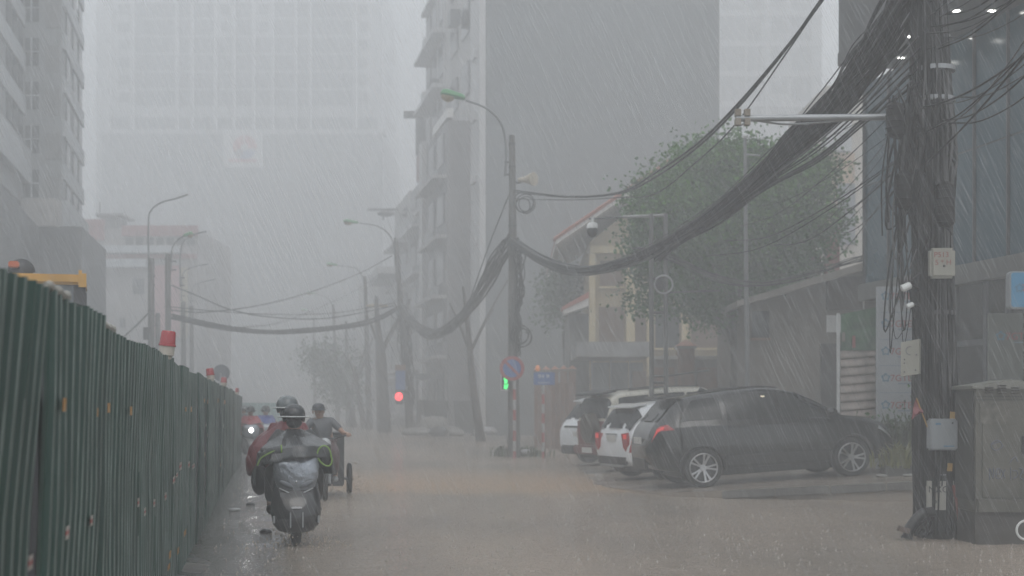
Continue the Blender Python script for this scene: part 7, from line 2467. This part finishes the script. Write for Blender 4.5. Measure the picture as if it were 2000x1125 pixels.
# neon edged bar mitts
for sd in (-1, 1):
    c0 = Vector((sd * 0.3, -0.5, 0.97))
    if sd < 0:
        m_ = MB().tube(spline([c0 + Vector((-0.1, 0.02, -0.09)), c0 + Vector((-0.05, 0, 0.0)), c0 + Vector((0.05, -0.02, 0.05)), c0 + Vector((0.14, -0.03, 0.06))], 5), [0.02 + 0.003 * i for i in range(16)], 10)
    else:
        m_ = MB().ell(c0 + Vector((0.02, 0.03, 0.0)), (0.07, 0.06, 0.1))
    cuff = m_.build('bar_mitt', M_PGREY if sd < 0 else M_DARKC, dv, smooth=True)
    if sd < 0:
        MB().torus(c0 + Vector((0.145, -0.03, 0.06)), 0.055, 0.008, 'X', 20, 6).build('neon_piping', M_NEON, cuff, smooth=True)
        MB().tube(spline([c0 + Vector((-0.11, -0.02, -0.1)), c0 + Vector((-0.07, -0.045, -0.02)), c0 + Vector((0.03, -0.065, 0.04)), c0 + Vector((0.13, -0.075, 0.085))], 5), 0.008, 6).build('neon_piping', M_NEON, cuff, smooth=True)
    else:
        pts = [c0 + Vector((0.075 * math.cos(a) + 0.04 * max(0, -math.sin(a)), -0.05, 0.11 * math.sin(a))) for a in [2 * PI * k / 20 for k in range(21)]]
        MB().tube(pts, 0.009, 6).build('neon_piping', M_NEON, cuff, smooth=True)
# passenger
pv = thing('person', 'passenger in maroon rain cape and grey helmet behind the scooter driver', 'person', (SX, SY, 0.0), RZ)
hd = (-0.06, 0.58, 1.46)
seated(pv, (-0.02, 0.58, 0.88), (-0.05, 0.57, 1.2), hd, ((-0.28, 0.22, 0.98), (0.2, 0.25, 0.98)), ((-0.26, 0.15, 0.33), (0.26, 0.15, 0.33)), M_PMAR, M_DARKC, M_BLACK, knee_out=0.26)
helmet(pv, hd, M_HELG, M_WHITE)
MB().ell((-0.06, 0.51, 1.42), (0.088, 0.075, 0.07)).build('face_mask', M_DARKC, pv, smooth=True)
poncho('rain_cape', M_PMAR, pv, [(1.34, 0.085, 0.09, 0.09, -0.06, 0.58), (1.28, 0.18, 0.14, 0.13, -0.07, 0.57), (1.19, 0.3, 0.2, 0.17, -0.1, 0.55), (1.08, 0.37, 0.3, 0.2, -0.12, 0.5), (0.97, 0.39, 0.34, 0.24, -0.12, 0.47), (0.8, 0.36, 0.34, 0.24, -0.12, 0.46)], seed=5, wr=0.028, hem=lambda ca, sa: -0.06 * max(0, -ca) - 0.02)
one('shopping_bag', 'dark bag hanging at the left side of the front scooter', 'bag', MB().ell(Vector((SX - 0.4, SY + 0.1, 0.68)), (0.1, 0.16, 0.17)).cyl((SX - 0.4, SY + 0.1, 0.8), (SX - 0.33, SY + 0.05, 0.93), 0.012, n=6), M_DARKC, (SX - 0.4, SY + 0.1, 0.52), smooth=True)

# ---- cargo tricycle behind
TY = 23.6
TX = PX(634, TY)
tc_ = thing('cargo_tricycle', 'cargo tricycle with a black box body behind the front scooter', 'tricycle', (TX, TY, 0), R(8))
e = bpy.data.objects.new('front_wheel', None)
COL.objects.link(e)
e.parent = tc_
e.location = (0, -0.75, 0.28)
MB().torus((0, 0, 0), 0.235, 0.045, 'X', 30, 8).build('tyre', M_TYRE, e, smooth=True)
MB().cyl((-0.03, 0, 0), (0.03, 0, 0), 0.05, n=12).torus((0, 0, 0), 0.19, 0.014, 'X', 26, 6).build('rim', M_GALV, e, smooth=True)
MB().cyl((-0.07, -0.75, 0.28), (-0.06, -0.55, 0.8), 0.025, n=8).cyl((0.07, -0.75, 0.28), (0.06, -0.55, 0.8), 0.025, n=8).build('fork', M_GALV, tc_)
MB().ell((0, -0.62, 0.9), (0.1, 0.08, 0.1)).build('headlight', M_HEADL, tc_, smooth=True)
MB().ell((0, -0.5, 0.62), (0.14, 0.12, 0.26)).build('front_fairing', M_SBLK, tc_, smooth=True)
MB().tube([(-0.36, -0.35, 1.04), (-0.15, -0.5, 0.99), (0.15, -0.5, 0.99), (0.36, -0.35, 1.04)], 0.016, 8).build('handlebar', M_DARKMETAL, tc_, smooth=True)
MB().box((0, -0.02, 0.78), (0.27, 0.5, 0.1), bevel=0.035).build('seat', M_BLACK, tc_)
MB().ell((0, -0.25, 0.66), (0.14, 0.24, 0.13)).build('fuel_tank', M_MAR, tc_, smooth=True)
MB().box((0, 0.1, 0.42), (0.2, 1.2, 0.1)).build('frame', M_DARKMETAL, tc_)
MB().box((0, -0.1, 0.4), (0.26, 0.34, 0.28), bevel=0.05).build('engine', M_DARKMETAL, tc_)
mb = MB().box((0, 0.95, 0.6), (0.66, 1.1, 0.86), bevel=0.02)
bxp = mb.build('cargo_box', M_SBLK, tc_)
MB().box((0, 0.95, 1.05), (0.7, 1.14, 0.04), bevel=0.01).build('box_rim', M_BLACK, bxp)
for sd in (-1, 1):
    e = bpy.data.objects.new('rear_wheel', None)
    COL.objects.link(e)
    e.parent = tc_
    e.location = (sd * 0.43, 0.95, 0.27)
    MB().torus((0, 0, 0), 0.225, 0.045, 'X', 30, 8).build('tyre', M_TYRE, e, smooth=True)
    MB().cyl((-0.06, 0, 0), (0.06, 0, 0), 0.05, n=12).torus((0, 0, 0), 0.17, 0.016, 'X', 26, 6).build('rim', M_DARKMETAL, e, smooth=True)
MB().cyl((-0.5, 0.95, 0.27), (0.5, 0.95, 0.27), 0.022, n=8).build('axle', M_DARKMETAL, tc_)
tp = thing('person', 'bare-armed person in dark cap and grey shirt riding the cargo tricycle', 'person', (TX, TY, 0), R(8))
hd = (-0.1, 0.06, 1.42)
M_GSH = mat('grey shirt', (0.085, 0.09, 0.1), 0.5, var=0.15, scale=8, bump=0.3, bscale=20)
seated(tp, (0, 0.08, 0.88), (-0.05, 0.06, 1.2), hd, ((-0.36, -0.33, 1.06), (0.37, -0.33, 1.06)), ((-0.17, -0.25, 0.3), (0.17, -0.25, 0.3)), M_GSH, mat('dark red trousers', (0.07, 0.03, 0.03), 0.5), M_GALV)
lo = []
for z, r in ((0.035, 0.102), (0.07, 0.104), (0.11, 0.09), (0.135, 0.05), (0.142, 0.01)):
    lo.append([Vector(hd) + Vector((r * math.cos(2 * PI * k / 20), 0.01 + r * 1.1 * math.sin(2 * PI * k / 20), z)) for k in range(20)])
cap = MB().loft(lo).build('cap', mat('navy cap', (0.035, 0.04, 0.05), 0.5), tp, smooth=True)
n = 9
V = []
for rr, dz in ((0.095, 0.05), (0.17, 0.03)):
    for i in range(n):
        a = PI + PI * (0.2 + 0.6 * i / (n - 1))
        V.append(Vector(hd) + Vector((rr * math.cos(a), 0.01 + rr * math.sin(a) * 1.1, dz)))
fs = [(i, i + 1, n + i + 1, n + i) for i in range(n - 1)]
MB().add(V, fs).add([v - Vector((0, 0, 0.008)) for v in V], [tuple(reversed(f)) for f in fs]).build('cap_peak', MATS['navy cap'], cap, smooth=True)

# ---- riders farther down the street
for px, Z, m_, lab, lit, lab2 in ((489, 41.0, mat('red rain cape', (0.32, 0.035, 0.045), 0.35, var=0.1), 'person in a red rain cape riding far down by the fence', True, 'distant scooter with its headlight lit, under the red cape'),
                                  (519, 43.0, mat('blue rain cape', (0.05, 0.07, 0.25), 0.35, var=0.1), 'person in a blue rain cape riding beside the red one', False, 'distant scooter under the blue cape'),
                                  (476, 52.0, M_DARKC, 'dark clothed person riding behind the red cape near the fence end', False, 'faint scooter of the dark rider at the fence end')):
    loc = (PX(px, Z), Z, 0)
    s2 = dup(sc1, loc, R(10.5), lab2, 'scooters on the flooded street')
    FR[s2.name] = Matrix.Translation(loc) @ Matrix.Rotation(R(10.5), 4, 'Z')
    pr = thing('person', lab, 'person', loc, R(10.5), 'distant riders')
    hd = (0, 0.1, 1.36)
    seated(pr, (0, 0.22, 0.86), (0, 0.13, 1.13), hd, ((-0.31, -0.3, 1.04), (0.31, -0.3, 1.04)), ((-0.14, -0.2, 0.31), (0.14, -0.2, 0.31)), m_, M_DARKC, M_BLACK)
    helmet(pr, hd, M_HELD, M_HELD)
    poncho('rain_cape', m_, pr, [(1.25, 0.085, 0.09, 0.09, 0, 0.12), (1.2, 0.18, 0.13, 0.13, 0, 0.12), (1.1, 0.29, 0.2, 0.17, 0, 0.11), (0.98, 0.37, 0.42, 0.2, 0, 0.1), (0.78, 0.42, 0.5, 0.24, 0, 0.04)], seed=px, hem=lambda ca, sa: 0.12 if sa < -0.5 else -0.1)
    if lit:
        MB().ell((0.02, -0.66, 0.84), (0.06, 0.03, 0.065)).build('lit_headlight', mat('lit headlight', (1, 1, 1), 0.5, var=0, emit=((1, 0.98, 0.95), 12)), s2, smooth=True)
# ================================================================ plants, litter, street bits
def grass_tuft(name, label, cat, base, n, h, spread, material, seed, group=None):
    rr = random.Random(seed)
    mb = MB()
    base = Vector(base)
    for i in range(n):
        a = rr.uniform(0, 2 * PI)
        q = base + Vector((rr.gauss(0, spread * 0.5), rr.gauss(0, spread * 0.3), 0))
        L_ = h * rr.uniform(0.6, 1.1)
        out_ = Vector((math.cos(a), math.sin(a) * 0.6, 0)) * L_ * rr.uniform(0.2, 0.8)
        w = Vector((-math.sin(a), math.cos(a), 0)) * 0.022
        p1 = q + out_ * 0.45 + Vector((0, 0, L_ * 0.65))
        p2 = q + out_ + Vector((0, 0, L_ * rr.uniform(0.55, 0.95)))
        mb.add([q - w * 0.6, q + w * 0.6, p1 + w, p1 - w, p2], [(0, 1, 2, 3), (3, 2, 4)])
    t = thing(name, label, cat, base, 0, group)
    mb.build('blades', material, t, world=True)
    return t


M_BLADE = mat('long wet leaves', (0.06, 0.085, 0.035), 0.4, var=0.4)
M_BLADY = mat('yellow green leaves', (0.16, 0.16, 0.04), 0.45, var=0.3)
ZPL = 26.2
pt = grass_tuft('potted_plant', 'tall spiky leafed plant left of the near pole beside the sign board', 'plant', (PX(1752, ZPL), ZPL, 0.55), 190, 0.95, 0.5, M_BLADE, 4)
MB().tube([(PX(1752, ZPL), ZPL, 0.25), (PX(1752, ZPL), ZPL, 0.3), (PX(1752, ZPL), ZPL, 0.6)], [0.2, 0.22, 0.28], 16).build('pot', mat('dark clay pot', (0.05, 0.042, 0.038), 0.5), pt, world=True, smooth=True)
pt = grass_tuft('potted_plant', 'lower yellowish bush beside the front of the black SUV', 'plant', (PX(1762, 24.6), 24.6, 0.45), 150, 0.5, 0.4, M_BLADY, 5)
MB().box((PX(1775, 24.6), 24.6, 0.36), (0.9, 0.35, 0.26), bevel=0.03).build('trough', mat('mossy trough', (0.06, 0.06, 0.05), 0.5), pt, world=True)
t = thing('shrub', 'round leafy shrub tucked behind the spiky plant', 'shrub', (PX(1772, 26.6), 26.6, 0.04))
MB().tube([(PX(1772, 26.6), 26.6, 0.2), (PX(1772, 26.6), 26.6, 0.9)], [0.04, 0.02], 7).build('stem', M_BARK, t, world=True)
crown('crown', [((PX(1772, 26.6), 26.6, 1.0), (0.5, 0.4, 0.55))], 900, 0.09, M_LEAF, t, 31)

# weeds and litter at the foot of the first pole
for px, py, Z, s_, lab in ((975, 888, 43.4, 0.4, 'clump of green weeds left of the sign post foot'), (1022, 873, 43.5, 0.45, 'taller weed clump right of the sign post foot'), (1050, 890, 43.0, 0.3, 'weed clump by the blue sign post')):
    grass_tuft('weed_clump', lab, 'weeds', (PX(px, Z), Z, 0.0), 60, s_, 0.35, M_BLADE, int(px), 'weeds by the pole')


def lump(name, label, cat, c, rad, material, seed, group=None):
    mb = MB()
    c = Vector(c)
    mb.ell(c, rad, 16, 10)
    for v in mb.v:
        d = (v - c)
        v += d * 0.28 * noise.noise(d * (2.2 / max(rad)) + Vector((seed, 0, 0)))
        v.z = max(v.z, c.z - rad[2] * 0.6)
    return one(name, label, cat, mb, material, (c.x, c.y, c.z - rad[2] * 0.6), group, True)


M_BAG = mat('white plastic bag', (0.36, 0.36, 0.37), 0.35, var=0.15)
M_RUB = mat('rubble', (0.2, 0.19, 0.175), 0.6, var=0.3, scale=4)
lump('litter_bag', 'white plastic bag lying in the water right of the sign post', 'bag', P(1028, 884, 43.2), (0.2, 0.15, 0.1), M_BAG, 1)
lump('litter_bag', 'large white sack by the kerb left of the sign post', 'bag', P(953, 842, 66), (0.42, 0.3, 0.2), M_BAG, 2)
lump('litter_bag', 'pale sack lying behind the large white one', 'bag', P(962, 812, 76), (0.55, 0.3, 0.14), M_BAG, 3)
for i, (px, py, w, h, lab) in enumerate(((845, 832, 0.8, 0.5, 'tall heap in the middle of the rubbish pile'), (815, 845, 0.7, 0.25, 'low heap at the left of the rubbish pile'), (880, 845, 0.65, 0.3, 'low heap at the right of the rubbish pile'),
                                         (858, 845, 0.5, 0.3, 'dark heap at the front of the rubbish pile'))):
    lump('rubbish_heap', lab, 'rubbish', P(px, py, 72 - i), (w, w * 0.6, h), M_RUB if i != 3 else M_DARKMETAL, 10 + i, 'rubbish pile at the kerb')
for px, Z, w, lab in ((852, 76, 1.3, 'dark upright waste container behind the rubbish pile'), (908, 75, 1.15, 'second waste container right of the rubbish pile')):
    t = thing('waste_container', lab, 'bin', (PX(px, Z), Z, 0), 0, 'waste containers at the kerb')
    x = PX(px, Z)
    h = PH(783, Z)
    MB().loft([[Vector((x + sx_ * w * 0.42, Z + sy_ * 0.4, 0.15)) for sx_, sy_ in ((-1, -1), (1, -1), (1, 1), (-1, 1))], [Vector((x + sx_ * w * 0.5, Z + sy_ * 0.5, h - 0.15)) for sx_, sy_ in ((-1, -1), (1, -1), (1, 1), (-1, 1))]]).build('tub', mat('dark green plastic', (0.035, 0.04, 0.038), 0.45), t, world=True)
    MB().box((x, Z, h - 0.08), (w * 1.05, 1.06, 0.13), bevel=0.03).build('lid', M_DARKMETAL, t, world=True)
    for sx_ in (-1, 1):
        MB().cyl((x + sx_ * w * 0.36, Z - 0.3, 0.09), (x + sx_ * w * 0.4, Z - 0.3, 0.09), 0.09, n=12).build('wheel', M_TYRE, t, world=True)
# a parked covered stall far along the kerb
t = thing('street_stall', 'covered dark stall at the kerb behind the waste containers', 'stall', (PX(880, 82), 82, 0))
MB().bx(PX(812, 82), PX(945, 82), 82, 84, PH(742, 82), PH(730, 82)).build('awning', mat('stall tarp', (0.09, 0.095, 0.1), 0.5), t, world=True)
for px in (815, 850, 905, 942):
    MB().cyl((PX(px, 82), 82.1, 0), (PX(px, 82), 82.1, PH(742, 82)), 0.04, n=6).build('stall_post', M_DARKMETAL, t, world=True)
MB().bx(PX(815, 83), PX(942, 83), 83.3, 83.5, 0, 1.9).build('stall_back', mat('stall boards', (0.1, 0.09, 0.08), 0.6), t, world=True)
# plastic litter by the SUV
lump('litter_bag', 'crumpled pale plastic by the front wheel of the black SUV', 'litter', P(1722, 930, 23.6), (0.1, 0.08, 0.035), M_RUB, 21)
lump('litter_bag', 'pale plastic scrap on the apron left of the near pole', 'litter', P(1777, 930, 23.0), (0.11, 0.08, 0.035), M_RUB, 22)
lump('litter_scrap', 'small pale scrap floating near the fence foot', 'litter', P(458, 996, 20.5), (0.09, 0.06, 0.025), M_BAG, 23)
lump('litter_scrap', 'dark clod lying left of the scooter front wheel', 'litter', P(519, 1039, 17.0), (0.07, 0.05, 0.03), M_BLACK, 24)
lump('litter_scrap', 'dark clod lying farther back by the fence foot', 'litter', P(489, 986, 21.8), (0.07, 0.05, 0.03), M_BLACK, 25)

# splash round the wheels
M_SPL = mat('muddy splash', (0.33, 0.27, 0.21), 0.3, var=0.1)
for c0, n_, sp_, h_, lab in (((SX + 0.12, SY - 0.5, 0), 260, 0.28, 0.16, 'muddy splash thrown up by the front scooter wheel'), ((TX + 0.42, TY + 0.95, 0), 300, 0.45, 0.3, 'muddy spray behind the tricycle wheels'), ((TX, TY - 0.6, 0), 160, 0.35, 0.18, 'muddy spray at the tricycle front wheel')):
    mb = MB()
    rr = random.Random(n_)
    for i in range(n_):
        a = rr.uniform(0, 2 * PI)
        d = abs(rr.gauss(0, sp_))
        z = abs(rr.gauss(0, h_)) * max(0.15, 1 - d / (2.2 * sp_))
        r_ = rr.uniform(0.003, 0.011)
        p = Vector((c0[0] + d * math.cos(a), c0[1] + d * math.sin(a), z))
        mb.add([p + Vector((r_, 0, 0)), p + Vector((-r_, r_, 0)), p + Vector((-r_, -r_, 0)), p + Vector((0, 0, 1.6 * r_)), p - Vector((0, 0, 1.6 * r_))], [(0, 1, 3), (1, 2, 3), (2, 0, 3), (1, 0, 4), (2, 1, 4), (0, 2, 4)])
    one('water_splash', lab, 'splash', mb, M_SPL, c0, kind='stuff')

# drops bouncing off the flooded street
mb = MB()
rr = random.Random(5)
vs, fs = [], []
for i in range(6500):
    y = 9.5 + 30 * rr.random() ** 1.4
    x = rr.uniform(fence_x(y) + 0.2, min(0.36 * y, 1.9 + (5 if y < 23 else 0)))
    k_ = rr.choice((0.6, 0.8, 1.0, 1.6))
    r_ = rr.uniform(0.004, 0.012) * k_
    h_ = rr.uniform(0.006, 0.024) * k_
    k = len(vs)
    n_ = 5
    for q in range(n_):
        a = 2 * PI * q / n_ + rr.random()
        vs.append(Vector((x + r_ * math.cos(a), y + r_ * math.sin(a), -0.004)))
    vs.append(Vector((x + rr.uniform(-0.006, 0.012), y, h_)))
    fs += [(k + q, k + (q + 1) % n_, k + n_) for q in range(n_)]
me = bpy.data.meshes.new('rain_splashes')
me.from_pydata([tuple(v) for v in vs], [], fs)
o = link('rain_splashes', me, mat('splash water', (0.3, 0.272, 0.24), 0.25, var=0.1))
tag(o, 'countless rain drops bouncing off the flooded street', 'splashes', kind='stuff')

# ================================================================ rain: each falling drop shaped as its long slanting exposure trail
M_RAIN = bpy.data.materials.new('rain streaks')
M_RAIN.use_nodes = True
nt = M_RAIN.node_tree
nt.nodes.clear()
out = nt.nodes.new('ShaderNodeOutputMaterial')
mx = nt.nodes.new('ShaderNodeMixShader')
mx.inputs[0].default_value = 0.3
t1 = nt.nodes.new('ShaderNodeBsdfTransparent')
g0 = nt.nodes.new('ShaderNodeBsdfDiffuse')
g0.inputs['Color'].default_value = (0.86, 0.88, 0.89, 1)
g2 = nt.nodes.new('ShaderNodeBsdfTranslucent')
g2.inputs['Color'].default_value = (0.86, 0.88, 0.89, 1)
g1 = nt.nodes.new('ShaderNodeMixShader')
nt.links.new(g0.outputs[0], g1.inputs[1])
nt.links.new(g2.outputs[0], g1.inputs[2])
nt.links.new(t1.outputs[0], mx.inputs[1])
nt.links.new(g1.outputs[0], mx.inputs[2])
nt.links.new(mx.outputs[0], out.inputs[0])
rr = random.Random(77)
vs, fs = [], []
fall = Vector((0.46, -0.05, -1)).normalized()
for i in range(90000):
    y = 8.0 + 26.0 * rr.random() ** 0.75
    half = 0.42 * y + 1
    x = rr.uniform(-half, half)
    z = rr.uniform(0.05, min(9.5, 1.9 + 0.31 * y))
    if x < fence_x(y) + 0.15 and z < 2.2:
        continue
    if rr.random() > 0.72 + 0.6 * noise.noise(Vector((x * 0.35 + z * 0.16, y * 0.2, 4))):     # gusts: thicker and thinner veils
        continue
    L_ = rr.uniform(0.1, 0.5)
    r_ = rr.choice((0.0004, 0.0005, 0.0007, 0.001)) * (0.6 + y / 26)
    p = Vector((x, y, z))
    d = (fall + Vector((rr.gauss(0, 0.03), rr.gauss(0, 0.03), 0))) * L_ / 2
    a = p - d
    b = p + d
    if b.z < 0.01:
        continue
    k = len(vs)
    m_ = p + d * 0.3
    vs += [a, m_ + Vector((r_, 0, 0)), m_ + Vector((-0.5 * r_, 0.87 * r_, 0)), m_ + Vector((-0.5 * r_, -0.87 * r_, 0)), b]
    fs += [(k, k + 1, k + 2), (k, k + 2, k + 3), (k, k + 3, k + 1), (k + 4, k + 2, k + 1), (k + 4, k + 3, k + 2), (k + 4, k + 1, k + 3)]
me = bpy.data.meshes.new('rain')
me.from_pydata([tuple(v) for v in vs], [], fs)
o = link('rain', me, M_RAIN)
tag(o, 'slanting heavy rain falling through the whole street', 'rain', kind='stuff')

# ================================================================ the rain-filled air
hm = bpy.data.materials.new('rain haze')
hm.use_nodes = True
nt = hm.node_tree
nt.nodes.clear()
out = nt.nodes.new('ShaderNodeOutputMaterial')
pv_ = nt.nodes.new('ShaderNodeVolumePrincipled')
pv_.inputs['Color'].default_value = (0.93, 0.94, 0.95, 1)
pv_.inputs['Density'].default_value = 0.0108
nt.links.new(pv_.outputs[0], out.inputs['Volume'])
o = MB().bx(-155, 155, -25, 405, -1.5, 82).build('haze', hm)
o['kind'] = 'stuff'
o['label'] = 'grey rain haze filling the whole street'
o['category'] = 'haze'
